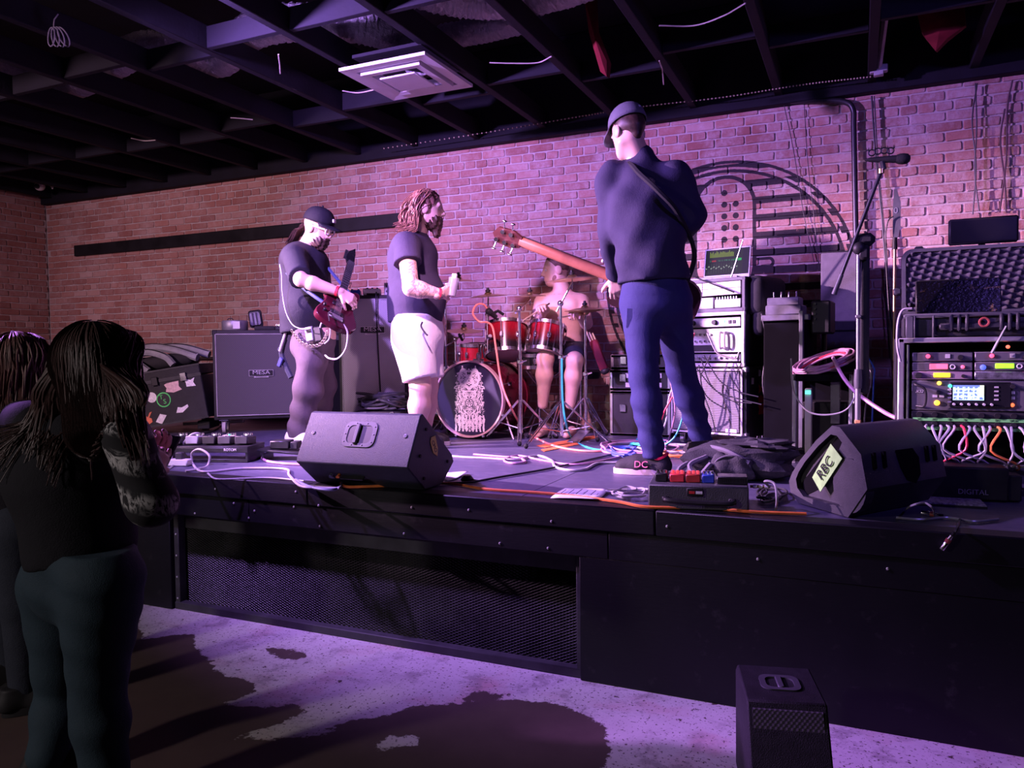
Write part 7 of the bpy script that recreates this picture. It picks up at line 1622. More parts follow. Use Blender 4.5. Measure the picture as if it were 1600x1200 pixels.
so_ = [cap(A(650, 500, Y0), A(652, 525, Y0), 0.172, 0.178, 0.05, (lat, 1.15)), cap(HR, KR_, 0.145, 0.118, 0.05), cap(HL, KL_, 0.145, 0.118, 0.05)]
sdf_obj('shorts', [(so_, 0.009, [(A(650, 492, Y0), (0, 0, 1)), (lerp(HR, KR_, 0.86), KR_ - HR + V3((0.05, 0, 0)))], folds(0.006, 22, (1, 0.4, 0), 0.3, 14))], WSHO, si)
M().tube(smooth([Vector(A(x, y, Y0 - 0.235) - off) for x, y in ((660, 503), (658, 510), (664, 520), (668, 524))], 4), 0.006, 6).build('drawstring', TEE, si)
HS = mat('brown_hair', (0.16, 0.075, 0.06), 0.42, 0, 0.4, 30)
capsule = [ell(HC_ - f * 0.018 + u * 0.042, (0.112, 0.092, 0.095), hfr, 0.03), ell(HC_ - f * 0.055 - u * 0.02, (0.075, 0.092, 0.10), hfr, 0.03)]
sdf_obj('hair', [(capsule, 0.006, [(HC_ + f * 0.052 + u * 0.03, f + u * -0.45)], lambda X, Y, Z: 0.003 * np.sin(220 * X + 60 * Z) + 0.003 * np.sin(190 * Y + 40 * Z))], HS, si)
def locks(rr_, k):
    a = rr_.uniform(-1.0, 1.0); b = rr_.uniform(-1, 1); side = -1 if k % 3 else 1; s0 = HC_ + f * (0.03 - 0.07 * abs(b)) + l * side * (0.07 + 0.02 * a) + u * rr_.uniform(0.02, 0.12)
    if k % 4 == 0: s0 = HC_ - f * 0.10 + l * 0.07 * a + u * rr_.uniform(0, 0.1)
    e = A(638 + 14 * a, 352 + 8 * b, Y0 - 0.02 + 0.09 * side) ; m1 = lerp(s0, e, 0.4) - f * 0.03 + V3((0, 0, 0.01)); wv = V3((rr_.uniform(-.02, .02), rr_.uniform(-.02, .02), 0))
    return [s0, m1 + wv, lerp(m1, e, 0.6) - wv, e, e - f * rr_.uniform(0.01, 0.05) + V3((0, 0, -0.02))]
strands('hair_locks', HS, si, HC_, hfr, 0.1, 300, locks, 0.0045, 5)
bd_ = [ell(HC_ + f * 0.036 - u * 0.080, (0.069, 0.066, 0.064), hfr, 0.02), cap(HC_ + f * 0.066 - u * 0.112, HC_ + f * 0.070 - u * 0.165, 0.038, 0.026, 0.02), cap(HC_ + f * 0.090 + l * 0.024 - u * 0.056, HC_ + f * 0.090 - l * 0.024 - u * 0.056, 0.011, k=0.01)]
sdf_obj('beard', [(bd_, 0.005, [(HC_ + f * 0.088 - u * 0.047, u + f * 0.25)], lambda X, Y, Z: 0.003 * np.sin(260 * X + 90 * Z) + 0.003 * np.sin(230 * Y))], HAIRB, si)
band(si, ER, WR, 0.97, 0.037, REDB)
hm_ = A(705, 448, Y0 - 0.13)
o = thing('plastic_cup', 'clear plastic cup in the hand of the man in white shorts', 'cup', hm_ - V3((0, 0, 0.06)), rot=(R(-6), R(8), 0))
cpm = Mat('clear_plastic', (0.85, 0.85, 0.9), 0.1); cpm.set('Transmission Weight', 0.7); cpm.set('IOR', 1.3)
M().lathe([(0, 0.002), (0.026, 0.002), (0.034, 0.12), (0.036, 0.12), (0.028, 0.0), (0, 0.0)], 22).build('cup', cpm.m, o); M().lathe([(0, 0.06), (0.029, 0.06), (0.032, 0.09), (0, 0.09)], 18).build('ice', mat('pale_ice', (0.7, 0.72, 0.75), 0.2), o); M().box((0.0, 0.0, 0.13), (0.035, 0.02, 0.035), bev=0.004).build('lime_wedge', SW, o)

# ------------------------------------------------------------------ drummer
dr = person('bare-chested tattooed drummer seated behind the drum kit', (-2.02, 5.74, ST)); off = V3(dr.location); Y0 = 5.74
HC_ = A(868, 422, Y0); hfr = frame((-0.86, -0.48, -0.08)); f, l, u = hfr; NB = A(878, 452, Y0)
SR, SL = A(846, 472, Y0 - 0.05), A(910, 472, Y0 + 0.04); ER, WR = A(836, 508, Y0 - 0.20), A(852, 483, Y0 - 0.33); EL, WL = A(916, 505, Y0 - 0.10), A(905, 492, Y0 - 0.28)
PV = A(880, 553, Y0 + 0.03); HR, HL = A(868, 553, Y0 - 0.02), A(892, 553, Y0 + 0.02); KR_, KL_ = A(852, 560, Y0 - 0.38), A(898, 563, Y0 - 0.35); AR, AL = A(848, 632, Y0 - 0.30), A(891, 632, Y0 - 0.28)
lat = (0.9, 0.2, 0)
body = [cap(PV, A(878, 480, Y0), 0.135, 0.13, 0.05, (lat, 1.2)), ell(A(862, 482, Y0 - 0.06), (0.08, 0.07, 0.07), None, 0.05), ell(A(890, 482, Y0 - 0.05), (0.08, 0.07, 0.07), None, 0.05), cap(lerp(SR, SL, 0.1), lerp(SR, SL, 0.9), 0.068, 0.068, 0.05), cap(SR, ER, 0.058, 0.045, 0.03), cap(ER, WR, 0.047, 0.029, 0.02), cap(SL, EL, 0.058, 0.045, 0.03), cap(EL, WL, 0.047, 0.029, 0.02), cap(NB, lerp(NB, HC_, 0.6), 0.066, 0.058, 0.04),
        cap(HR, KR_, 0.09, 0.062, 0.03), cap(KR_, lerp(KR_, AR, .35), 0.058, 0.062, 0.03), cap(lerp(KR_, AR, .35), AR, 0.062, 0.038, 0.03), cap(HL, KL_, 0.09, 0.062, 0.03), cap(KL_, lerp(KL_, AL, .35), 0.058, 0.062, 0.03), cap(lerp(KL_, AL, .35), AL, 0.062, 0.038, 0.03)]
for fa in (AR, AL): body += [cap((fa[0], fa[1] + 0.03, ST + 0.045), (fa[0] + 0.02, fa[1] - 0.15, ST + 0.035), 0.038, 0.03, 0.03)]
handR = hand_prims(WR, A(845, 478, Y0 - 0.42) - WR, (0.3, 0.2, -0.9), -1, 1.0, 1.0, 0.05); handL = hand_prims(WL, A(895, 488, Y0 - 0.36) - WL, (0.1, 0.2, -0.9), 1, 1.0, 1.0, 0.05)
DT = skin_mat('chest_tattoo_skin', (0.64, 0.42, 0.35)); t = DT; v = t.pos(); x, y, z = t.xyz(v)
ink = ((t.noise(v, 15, 3, 0.6, 1.8) * 26.0).sin().gt(0.45)) * z.gt(A(0, 500, Y0)[2] + 0.0) * z.lt(1.86) * y.lt(Y0)
base = t.b.inputs['Base Color'].links[0].from_socket; t.set('Base Color', t.mix(ink * 0.55, S(base), (0.10, 0.06, 0.08)))
sdf_obj('body', [(body, 0.009), (head_prims(HC_, hfr, 1.0, NB), 0.0045), (handR, 0.004), (handL, 0.004)], DT.m, dr); eyes(HC_, hfr, 1.0, dr)
sh = [cap(PV + V3((0, 0, 0.02)), PV, 0.16, 0.155, 0.04, (lat, 1.15)), cap(HR, lerp(HR, KR_, 0.75), 0.112, 0.10, 0.04), cap(HL, lerp(HL, KL_, 0.75), 0.112, 0.10, 0.04)]
sdf_obj('shorts', [(sh, 0.009, [(PV + V3((0, 0, 0.10)), (0, 0, 1))], folds(0.004, 20))], cloth('black_shorts', (0.03, 0.03, 0.05)), dr)
hr = [ell(HC_ - f * 0.016 + u * 0.040, (0.102, 0.081, 0.090), hfr, 0.02)]
sdf_obj('hair', [(hr, 0.005, [(HC_ + f * 0.04 + u * 0.055, f - u * 0.9)], lambda X, Y, Z: 0.0015 * np.sin(400 * X + 300 * Z))], mat('short_brown_hair', (0.13, 0.07, 0.055), 0.6, 0, 0.3, 60), dr)
sdf_obj('stubble', [([cap(HC_ + f * 0.052 - u * 0.1, HC_ + f * 0.05 - u * 0.098 + l * 0.01, 0.027, k=0.02)] + [cap(HC_ + f * 0.015 + l * q * 0.05 - u * 0.062, HC_ + f * 0.05 + l * q * 0.02 - u * 0.095, 0.0245, 0.027, 0.02) for q in (-1, 1)], 0.005)], mat('brown_stubble', (0.26, 0.14, 0.11), 0.7, 0, 0.3, 120), dr)
for k, (w_, e_) in enumerate(((WR, A(826, 500, Y0 - 0.5)), (WL, A(880, 497, Y0 - 0.55)))):
    o = thing('drumstick', ('wooden drumstick in the drummer\'s right hand', 'wooden drumstick in the drummer\'s left hand')[k], 'drumstick', w_); d_ = Vector(unit(e_ - w_))
    h_ = Vector(unit((A(845, 478, Y0 - 0.42) if k == 0 else A(895, 488, Y0 - 0.36)) - w_)) * 0.085 + Vector((0, 0, -0.02))
    M().tube([h_ - d_ * 0.10, h_ + d_ * 0.22], [0.007, 0.006], 8).build('shaft', mat('pale_wood'), o); M().ball(h_ + d_ * 0.235, (0.007, 0.007, 0.009), 8, 6).build('tip', mat('pale_wood'), o)

# ------------------------------------------------------------------ bassist
bf = at(1005, 743, Z=ST); ba = person('bassist in cap, dark sweatshirt and blue jeans with his back turned', (bf.x, bf.y + 0.1, ST)); off = V3(ba.location); Y0 = 4.08
HC_ = A(981, 208, Y0); hfr = frame((-0.72, 0.62, -0.30), (-0.2, 0.2, 1)); f, l, u = hfr; NB = A(1000, 250, Y0 + 0.02)
SL, SR = A(955, 280, Y0 - 0.02), A(1058, 278, Y0 + 0.04); EL, WL = A(952, 365, Y0 + 0.02), A(961, 432, Y0 + 0.18); ER, WR = A(1082, 340, Y0 + 0.10), A(1050, 380, Y0 + 0.32)
PV = A(1024, 462, Y0 + 0.02); HL, HR = A(1002, 472, Y0), A(1048, 470, Y0 + 0.06); KL_, KR_ = A(1006, 588, Y0 - 0.10), A(1064, 578, Y0 + 0.26); AL, AR = A(1020, 708, Y0 - 0.14), A(1098, 690, Y0 + 0.48)
lat = (0.93, 0.35, 0)
body = [cap(PV, A(1008, 320, Y0), 0.125, 0.125, 0.04, (lat, 1.2)), cap(SR, SL, 0.06, 0.06, 0.04), cap(SR, ER, 0.055, 0.045, 0.03), cap(ER, WR, 0.045, 0.029, 0.02), cap(SL, EL, 0.055, 0.044, 0.03), cap(EL, WL, 0.044, 0.029, 0.02), cap(NB - V3((0, 0, 0.04)), lerp(NB, HC_, 0.5), 0.066, 0.058, 0.03), cap(HR, KR_, 0.085, 0.058, 0.03), cap(KR_, AR, 0.056, 0.040, 0.03), cap(HL, KL_, 0.085, 0.058, 0.03), cap(KL_, AL, 0.056, 0.040, 0.03)]
handL = hand_prims(WL, A(963, 462, Y0 + 0.20) - WL, (-0.2, 0.9, 0.1), -1, 0.75, 1.0, 0.08, 0.7); handR = hand_prims(WR, A(1030, 400, Y0 + 0.38) - WR, (-0.2, 0.3, -0.9), 1, 0.6, 1.0)
sdf_obj('body', [(body, 0.009), (head_prims(HC_, hfr, 1.02, NB), 0.005), (handR, 0.004), (handL, 0.004)], SKIN, ba); eyes(HC_, hfr, 1.0, ba)
SWT = cloth('dark_navy_sweatshirt', (0.028, 0.025, 0.056), 0.85, 240)
swp = [cap(A(1020, 430, Y0), A(1008, 325, Y0), 0.150, 0.165, 0.05, (lat, 1.24)), cap(lerp(SL, SR, 0.05), lerp(SL, SR, 0.95), 0.082, 0.082, 0.07), cap(A(1005, 300, Y0), NB + V3((0, 0, 0.02)), 0.12, 0.070, 0.06), cap(SR, ER, 0.082, 0.072, 0.05), cap(ER, WR, 0.072, 0.045, 0.03), cap(SL, EL, 0.080, 0.064, 0.05), cap(EL, lerp(EL, WL, 0.96), 0.064, 0.044, 0.03)]
sdf_obj('sweatshirt', [(swp, 0.009, [(A(1020, 440, Y0), (0.05, 0, -1))], folds(0.009, 40, (1, 0, 0), 0.8, 24))], SWT, ba)
jn = [cap(A(1022, 445, Y0 + 0.02), A(1024, 475, Y0 + 0.02), 0.140, 0.145, 0.05, (lat, 1.18)), cap(HL, KL_, 0.112, 0.076, 0.05), cap(KL_, lerp(KL_, AL, 0.35), 0.074, 0.078, 0.03), cap(lerp(KL_, AL, 0.35), AL, 0.078, 0.058, 0.03), cap(HR, KR_, 0.112, 0.078, 0.05), cap(KR_, lerp(KR_, AR, 0.35), 0.076, 0.080, 0.03), cap(lerp(KR_, AR, 0.35), AR, 0.080, 0.060, 0.03)]
def jeanfold(X, Y, Z): low = np.clip((1.25 - Z) / 0.25, 0.25, 1); return 0.006 * low * np.sin(62 * Z + 14 * X + 1.5 * np.sin(9 * X + 8 * Z))
sdf_obj('jeans', [(jn, 0.009, [(A(1022, 432, Y0), (0, 0, 1)), ((0, 0, ST + 0.085), (0, 0, -1))], jeanfold)], DENIM, ba)
M().box(Vector(A(993, 497, Y0 - 0.118) - off), (0.10, 0.012, 0.11), r=(R(6), R(3), R(4)), bev=0.005).build('back_pocket', DENIM, ba)
DKS = mat('black_suede', (0.022, 0.020, 0.026), 0.75, 0, 0.25, 20, 0.4, 200); SOLE = mat('pale_pink_sole', (0.72, 0.56, 0.60), 0.6, 0, 0.05); REDC = mat('red_collar', (0.80, 0.02, 0.08), 0.6)
t1 = at(955, 741, Z=ST); h1 = at(1041, 744, Z=ST); s1 = shoe(ba, (h1.x, h1.y + 0.04, ST + 0.001), (t1.x, t1.y + 0.05, ST + 0.001), 0.105, 0.095, DKS, SOLE, REDC)
lg = Vector(lerp(h1, t1, 0.48)) + Vector((0.012, -0.018, 0.058)); dl = Vector((t1.x - h1.x, t1.y - h1.y, 0)).normalized(); yaw_ = math.atan2(-dl.y, -dl.x)
text('shoe_logo', 'DC', 0.050, mat('pink_logo', (0.80, 0.20, 0.30), 0.5), s1, lg - Vector(off), (R(68), 0, yaw_), 0.002)
ar = AR; shoe(ba, (ar[0] + 0.05, ar[1] - 0.05, ST + 0.001), (ar[0] - 0.14, ar[1] + 0.19, ST + 0.001), 0.105, 0.095, DKS, SOLE, REDC)
sdf_obj('hair', [([ell(HC_ - f * 0.022 + u * 0.03, (0.095, 0.082, 0.085), hfr, 0.02), cap(HC_ - f * 0.075 - u * 0.01, HC_ - f * 0.07 - u * 0.05, 0.045, 0.03, 0.03)], 0.006, [(HC_ + f * 0.0, f)])], HAIRB, ba)
cp = baseball_cap(ba, HC_, hfr, 1.08, cloth('grey_black_cap', (0.11, 0.11, 0.14), 0.8), True)
M().ball(Vector(HC_ - off - f * 0.10 + u * 0.085 - l * 0.02), (0.018, 0.03, 0.022), 10, 8).build('cap_mark', mat('pale_cap_print', (0.55, 0.55, 0.62), 0.6), cp)
for tt, q in ((0.35, -0.06), (0.62, -0.06)): M().ball(Vector(lerp(EL, WL, tt) - off + V3((-0.055, -0.01, 0))), 0.010, 8, 6).build('cuff_stud', SW, ba)
# bass guitar
n0 = A(1000, 450, Y0 + 0.36); n1 = A(812, 378, Y0 + 0.24); ax_g = unit(n1 - n0); nrm_g = unit(np.cross(ax_g, np.cross(V3((0.2, 0.95, 0.25)), ax_g))); sd_g = np.cross(nrm_g, ax_g)
GMX = Matrix((Vector(sd_g), Vector(ax_g), Vector(nrm_g))).transposed().to_4x4(); GMX.translation = n0
bg = thing('bass_guitar', 'bass guitar with long reddish neck pointing left from the bassist', 'guitar', n0); bg.matrix_world = GMX; Lg = float(np.linalg.norm(n1 - n0))
NK = mat('reddish_maple', (0.30, 0.11, 0.07), 0.4, 0, 0.2)
M().prism(spl([(-0.04, 0.05), (-0.12, 0.16), (-0.16, 0.12), (-0.14, 0.0), (-0.12, -0.10), (-0.16, -0.22), (-0.14, -0.32), (-0.03, -0.36), (0.10, -0.34), (0.15, -0.24), (0.12, -0.10), (0.13, 0.02), (0.15, 0.10), (0.11, 0.12), (0.04, 0.05)]), -0.02, 0.02).build('body', mat('dark_bass_gloss', (0.03, 0.012, 0.014), 0.3), bg)
mm = M(); mm.tube([(0, -0.05, 0.015), (0, Lg * 0.5, 0.012), (0, Lg, 0.010)], [0.036, 0.033, 0.030], 12); mm.build('neck', NK, bg)
M().box((0, Lg * 0.5, 0.030), (0.062, Lg, 0.010), bev=0.002).build('fretboard', mat('ebony'), bg)
M().prism([(-0.034, Lg - 0.01), (0.034, Lg - 0.01), (0.055, Lg + 0.05), (0.045, Lg + 0.15), (0.0, Lg + 0.18), (-0.05, Lg + 0.14), (-0.055, Lg + 0.05)], -0.012, 0.012).build('headstock', mat('dark_headstock', (0.06, 0.02, 0.02), 0.35), bg)
for k in range(5):
    sg = 1 if k % 2 else -1; yk = Lg + 0.03 + 0.028 * k; pg = M().tube([(sg * 0.045, yk, -0.006), (sg * 0.085, yk + 0.005, -0.012)], 0.005, 8).build('tuning_peg', CHROME(), bg)
    M().ball((sg * 0.094, yk + 0.006, -0.012), (0.006, 0.016, 0.012), 8, 6).build('peg_button', CHROME(), pg); M().cyl((sg * 0.03, yk, -0.012), (sg * 0.03, yk, -0.03), 0.014, n=10).build('machine_head', CHROME(), bg)
gi = GMX.inverted()
M().tube(smooth([gi @ Vector(q) for q in (A(1060, 470, Y0 + 0.34), A(1085, 400, Y0 + 0.22), A(1060, 335, Y0 - 0.10), A(1030, 300, Y0 - 0.18), A(1000, 272, Y0 - 0.15), A(985, 257, Y0 - 0.07), A(968, 258, Y0 + 0.10), A(960, 330, Y0 + 0.30), A(975, 420, Y0 + 0.38))], 6), 0.014, 6).build('strap', mat('black_strap', (0.008, 0.008, 0.012), 0.8), bg)

# ------------------------------------------------------------------ two women in the audience
Y0 = 1.63
RS = 0.77
wo = person('woman in black hooded top and blue-green jeans watching from the floor at left', (float(A(125, 1150, Y0)[0]), Y0, 0.0)); off = V3(wo.location)
HC_ = A(166, 574, Y0); hfr = frame((0.62, 0.72, -0.30), (0.2, 0.2, 1)); f, l, u = hfr; NB = A(150, 628, Y0)
SR, SL = A(195, 680, Y0 - 0.08), A(110, 672, Y0 + 0.12); ER, WR = A(238, 785, Y0 - 0.05), A(238, 735, Y0 + 0.18); EL, WL = A(190, 790, Y0 + 0.26), A(230, 730, Y0 + 0.30)
PV = A(128, 890, Y0); HR, HL = A(160, 905, Y0 - 0.04), A(92, 905, Y0 + 0.06); KR_, KL_ = A(152, 1085, Y0 - 0.03), A(98, 1088, Y0 + 0.10); AR = V3((KR_[0] + 0.03, KR_[1], 0.09)); AL = V3((KL_[0] + 0.03, KL_[1] - 0.08, 0.09))
lat = (0.9, 0.3, 0)
body = [cap(PV, A(115, 740, Y0), 0.15, 0.16, 0.05, (lat, 1.1)), cap(SR, SL, 0.06, 0.06, 0.04), cap(SR, ER, 0.055, 0.045, 0.03), cap(ER, WR, 0.045, 0.026, 0.02), cap(SL, EL, 0.055, 0.045, 0.03), cap(EL, WL, 0.045, 0.026, 0.02), cap(NB, HC_, 0.055, 0.055, 0.03), cap(HR, KR_, 0.10, 0.065, 0.03), cap(KR_, AR, 0.06, 0.04, 0.03), cap(HL, KL_, 0.10, 0.065, 0.03), cap(KL_, AL, 0.06, 0.04, 0.03)]
RS = 1.0
handR = hand_prims(WR, A(254, 700, Y0 + 0.26) - WR, (-0.5, 0.5, 0.3), -1, 0.5, 0.95, 0.1); handL = hand_prims(WL, A(247, 700, Y0 + 0.33) - WL, (0.3, -0.6, 0.3), 1, 0.5, 0.95); hdp = head_prims(HC_, hfr, 0.96, NB); RS = 0.77
sdf_obj('body', [(body, 0.009), (hdp, 0.006), (handR, 0.0045), (handL, 0.0045)], SKIN, wo); eyes(HC_, hfr, 0.97, wo)
HOOD = cloth('black_hoodie_fleece', (0.014, 0.014, 0.018), 0.9)
hd2 = [cap(A(128, 850, Y0), A(112, 760, Y0), 0.205, 0.215, 0.06, (lat, 1.05)), cap(A(95, 735, Y0), A(105, 690, Y0), 0.205, 0.165, 0.06, (lat, 1.06)), cap(lerp(SR, SL, 0.08), lerp(SR, SL, 0.95), 0.10, 0.11, 0.07), cap(NB - V3((0.06, 0.02, 0.06)), NB + V3((-0.02, 0, -0.03)), 0.12, 0.09, 0.06), cap(SL, EL, 0.085, 0.075, 0.05), cap(EL, WL, 0.075, 0.045, 0.03)]
sdf_obj('hoodie', [(hd2, 0.011, [(A(128, 876, Y0), (0.18, 0, -1))], folds(0.006, 17, (1, 0, 0), 0.4, 9))], HOOD, wo)
FLM = Mat('flame_print_sleeve', (0.014, 0.014, 0.018), 0.9); t = FLM; v = t.coord(); n1 = t.noise(t.mapv(v, (1, 1, 0.7)), 17, 5, 0.62, 2.2); x, y, z = t.xyz(v)
t.set('Base Color', t.mix((n1 - 0.5).abs().step(0.085, 0.02) * ((z * 62.0 + x * 20.0).sin().step(-0.5, 0.5)) * t.noise(v, 9, 2).step(0.38, 0.5), (0.014, 0.014, 0.018), (0.50, 0.50, 0.50)))
sdf_obj('printed_sleeve', [([cap(SR, ER, 0.092, 0.080, 0.05), cap(ER, lerp(ER, WR, 0.9), 0.080, 0.048, 0.04)], 0.009, (), folds(0.005, 30, (1, 0, 0), 1.2, 10))], FLM.m, wo)
TEAL = cloth('blue_green_jeans', (0.028, 0.050, 0.066), 0.75, 320)
jw = [cap(A(128, 868, Y0), A(126, 905, Y0), 0.185, 0.19, 0.05, (lat, 1.14)), cap(HR, KR_, 0.160, 0.105, 0.05), cap(KR_, lerp(KR_, AR, 0.35), 0.098, 0.098, 0.03), cap(lerp(KR_, AR, 0.35), AR, 0.105, 0.085, 0.03), cap(HL, KL_, 0.160, 0.105, 0.05), cap(KL_, lerp(KL_, AL, 0.35), 0.098, 0.098, 0.03), cap(lerp(KL_, AL, 0.35), AL, 0.105, 0.085, 0.03)]
sdf_obj('jeans', [(jw, 0.010, [(A(128, 850, Y0), (0, 0, 1))], folds(0.004, 48, (1, 0, 0), 0.2, 10))], TEAL, wo)
BSH = mat('black_trainer', (0.02, 0.02, 0.022), 0.6)
for fa in (AR, AL): shoe(wo, (fa[0] - 0.04, fa[1] - 0.06, 0.001), (fa[0] + 0.12, fa[1] + 0.15, 0.001), 0.10, 0.09, BSH, WHITE())
RS = 1.0
HW = Mat('long_brown_hair', (0.05, 0.022, 0.020), 0.35); t = HW; v = t.coord(); t.set('Base Color', t.mix(t.noise(t.mapv(v, (40, 40, 3)), 1.5, 3), (0.020, 0.010, 0.010), (0.085, 0.038, 0.034))); t.set('Specular IOR Level', 0.5); t.set('Roughness', 0.5); t.bump(t.noise(t.mapv(v, (170, 170, 5)), 2.0, 3), 0.35, 0.005)
hm1 = sdf_obj('hair', [([ell(HC_ - f * 0.022 + u * 0.035, (0.100, 0.085, 0.090), hfr, 0.03), cap(HC_ - f * 0.05 + u * 0.02, A(124, 640, Y0 + 0.02), 0.088, 0.115, 0.06), cap(HC_ - f * 0.03 - l * 0.03, A(195, 660, Y0 - 0.08), 0.085, 0.055, 0.05), cap(HC_ - f * 0.05 - l * 0.05, A(148, 672, Y0 - 0.10), 0.075, 0.075, 0.06)], 0.009, [(HC_ + f * 0.055, f)])], HW.m, wo)
def longhair(rr_, k):
    ph = rr_.uniform(-1.0, 1.0); t0 = HC_ + u * 0.128 + f * rr_.uniform(-0.06, 0.05) + l * rr_.uniform(-0.01, 0.01)
    side = rr_.random()
    if side < 0.34:      # right side, falls before the shoulder
        g_ = rr_.uniform(-0.06, 0.09); m1 = HC_ - l * (0.100 - 0.35 * max(0, g_ - 0.05)) + f * g_ + u * 0.03; m2 = A(196 + 20 * ph, 610, Y0 - 0.10) + f * max(0, g_) * 0.3; m3 = A(204 + 20 * ph, 655, Y0 - 0.12 + 0.03 * ph); e = A(218 + 16 * ph, 690 + 40 * rr_.random(), Y0 - 0.12 + 0.06 * rr_.random())
    elif side < 0.92:    # back, spreads over the shoulders
        a = rr_.uniform(-0.75, 1.05) * math.pi / 2; d_ = -f * math.cos(a) - l * math.sin(a); d_[2] = 0; d_ = unit(d_); B1 = A(124, 640, Y0 + 0.02)
        m1 = HC_ - f * 0.022 + d_ * rr_.uniform(0.108, 0.120) + u * 0.025; m2 = lerp(HC_ - f * 0.05, B1, 0.55) + d_ * rr_.uniform(0.112, 0.128); m3 = B1 + d_ * rr_.uniform(0.125, 0.145) + V3((0, 0, -0.03)); e = m3 + d_ * 0.02 - f * 0.13 * rr_.random() * (1 if a < 0.6 else 0.3) + V3((0, 0, -0.04 - 0.16 * rr_.random()))
        if a > -0.2: e[1] = min(e[1], Y0 - 0.145)
    else:                # far side
        m1 = HC_ + l * 0.10 + u * 0.02; m2 = HC_ + l * 0.11 - u * 0.10 - f * 0.02; m3 = SL + V3((0.0, 0.02, 0.09)); e = SL + V3((-0.02, 0.04, -0.02))
    w1 = V3((rr_.gauss(0, 0.006), rr_.gauss(0, 0.006), 0)); return [t0, lerp(t0, m1, 0.5) + (lerp(t0, m1, 0.5) - HC_) * 0.30, m1 + w1, m2 - w1, m3 + w1, e]
strands('hair_strands', HW.m, wo, HC_, hfr, 0.1, 420, longhair, 0.0036, 9)
combed('hair_strands', HW.m, wo, hm1, 2000, 9, 0.020, 0.0042, 17)
o = thing('mobile_phone', 'dark mobile phone in the hands of the woman in front', 'phone', A(256, 704, Y0 + 0.33), rot=(R(-50), R(10), R(30)))
M().box((0, 0, 0), (0.072, 0.009, 0.15), bev=0.004).build('body', BLACK(), o); M().box((0, -0.006, 0), (0.066, 0.002, 0.14)).build('screen', mat('dead_screen'), o)

Y0 = 2.0
w2 = person('woman with purple-lit brown hair standing behind the other woman at the left edge', (float(A(20, 900, Y0)[0]), Y0, 0.0)); off = V3(w2.location)
HC_ = A(35, 568, Y0); hfr = frame((0.0, 0.99, -0.10)); f, l, u = hfr; NB = A(22, 618, Y0)
SR, SL = A(50, 660, Y0 - 0.14), A(-8, 655, Y0 + 0.14); ER, WR = A(62, 740, Y0 - 0.06), A(95, 745, Y0 + 0.20); EL, WL = A(10, 740, Y0 + 0.25), A(60, 742, Y0 + 0.36); PV = A(22, 820, Y0)
HR, HL = A(32, 830, Y0 - 0.06), A(8, 830, Y0 + 0.06); KR_, KL_ = A(35, 940, Y0 - 0.05), A(12, 940, Y0 + 0.08); AR, AL = V3((KR_[0], KR_[1], 0.09)), V3((KL_[0], KL_[1], 0.09)); lat = (0.85, -0.5, 0)
body = [cap(PV, A(20, 690, Y0), 0.13, 0.13, 0.05, (lat, 1.15)), cap(SR, SL, 0.055, 0.055, 0.04), cap(SR, ER, 0.05, 0.04, 0.03), cap(ER, WR, 0.04, 0.026, 0.02), cap(SL, EL, 0.05, 0.04, 0.03), cap(EL, WL, 0.04, 0.026, 0.02), cap(NB, HC_, 0.052, 0.052, 0.03), cap(HR, KR_, 0.085, 0.06, 0.03), cap(KR_, AR, 0.058, 0.04, 0.03), cap(HL, KL_, 0.085, 0.06, 0.03), cap(KL_, AL, 0.058, 0.04, 0.03)]
sdf_obj('body', [(body, 0.012), (head_prims(HC_, hfr, 0.97, NB), 0.007), (hand_prims(WR, (0.5, 0.8, 0.1), (-0.5, 0.5, -0.3), -1), 0.006), (hand_prims(WL, (0.5, 0.8, 0.1), (0.5, -0.5, -0.3), 1), 0.006)], SKIN, w2); eyes(HC_, hfr, 0.97, w2)
tp2 = [cap(A(22, 800, Y0), A(20, 690, Y0), 0.155, 0.155, 0.05, (lat, 1.15)), cap(SR, SL, 0.08, 0.08, 0.05), cap(SR, ER, 0.07, 0.058, 0.04), cap(ER, WR, 0.058, 0.04, 0.03), cap(SL, EL, 0.07, 0.058, 0.04), cap(EL, WL, 0.058, 0.04, 0.03)]
sdf_obj('dark_top', [(tp2, 0.012, [(A(22, 825, Y0), (0, 0, -1))], folds(0.005, 20))], cloth('black_top_cotton', (0.02, 0.018, 0.024)), w2)
sdf_obj('jeans', [([cap(A(22, 812, Y0), PV, 0.15, 0.155, 0.05, (lat, 1.12)), cap(HR, KR_, 0.115, 0.08, 0.04), cap(KR_, AR, 0.078, 0.06, 0.03), cap(HL, KL_, 0.115, 0.08, 0.04), cap(KL_, AL, 0.078, 0.06, 0.03)], 0.012)], cloth('dark_jeans', (0.03, 0.035, 0.05)), w2)
for fa in (AR, AL): shoe(w2, (fa[0] - 0.03, fa[1] - 0.08, 0.001), (fa[0] + 0.11, fa[1] + 0.12, 0.001), 0.095, 0.10, BSH, BSH)
HW2 = Mat('auburn_hair', (0.12, 0.05, 0.05), 0.4); t = HW2; v = t.coord(); t.set('Base Color', t.mix(t.noise(t.mapv(v, (40, 40, 3)), 1.5, 3), (0.07, 0.028, 0.026), (0.24, 0.11, 0.10))); t.set('Roughness', 0.5); t.bump(t.noise(t.mapv(v, (170, 170, 5)), 2.0, 3), 0.35, 0.005)
hm2 = sdf_obj('hair', [([ell(HC_ - f * 0.025 + u * 0.035, (0.100, 0.086, 0.088), hfr, 0.03), cap(HC_ - f * 0.04, A(32, 630, Y0 - 0.04), 0.085, 0.09, 0.05)], 0.010, [(HC_ + f * 0.055, f)])], HW2.m, w2)
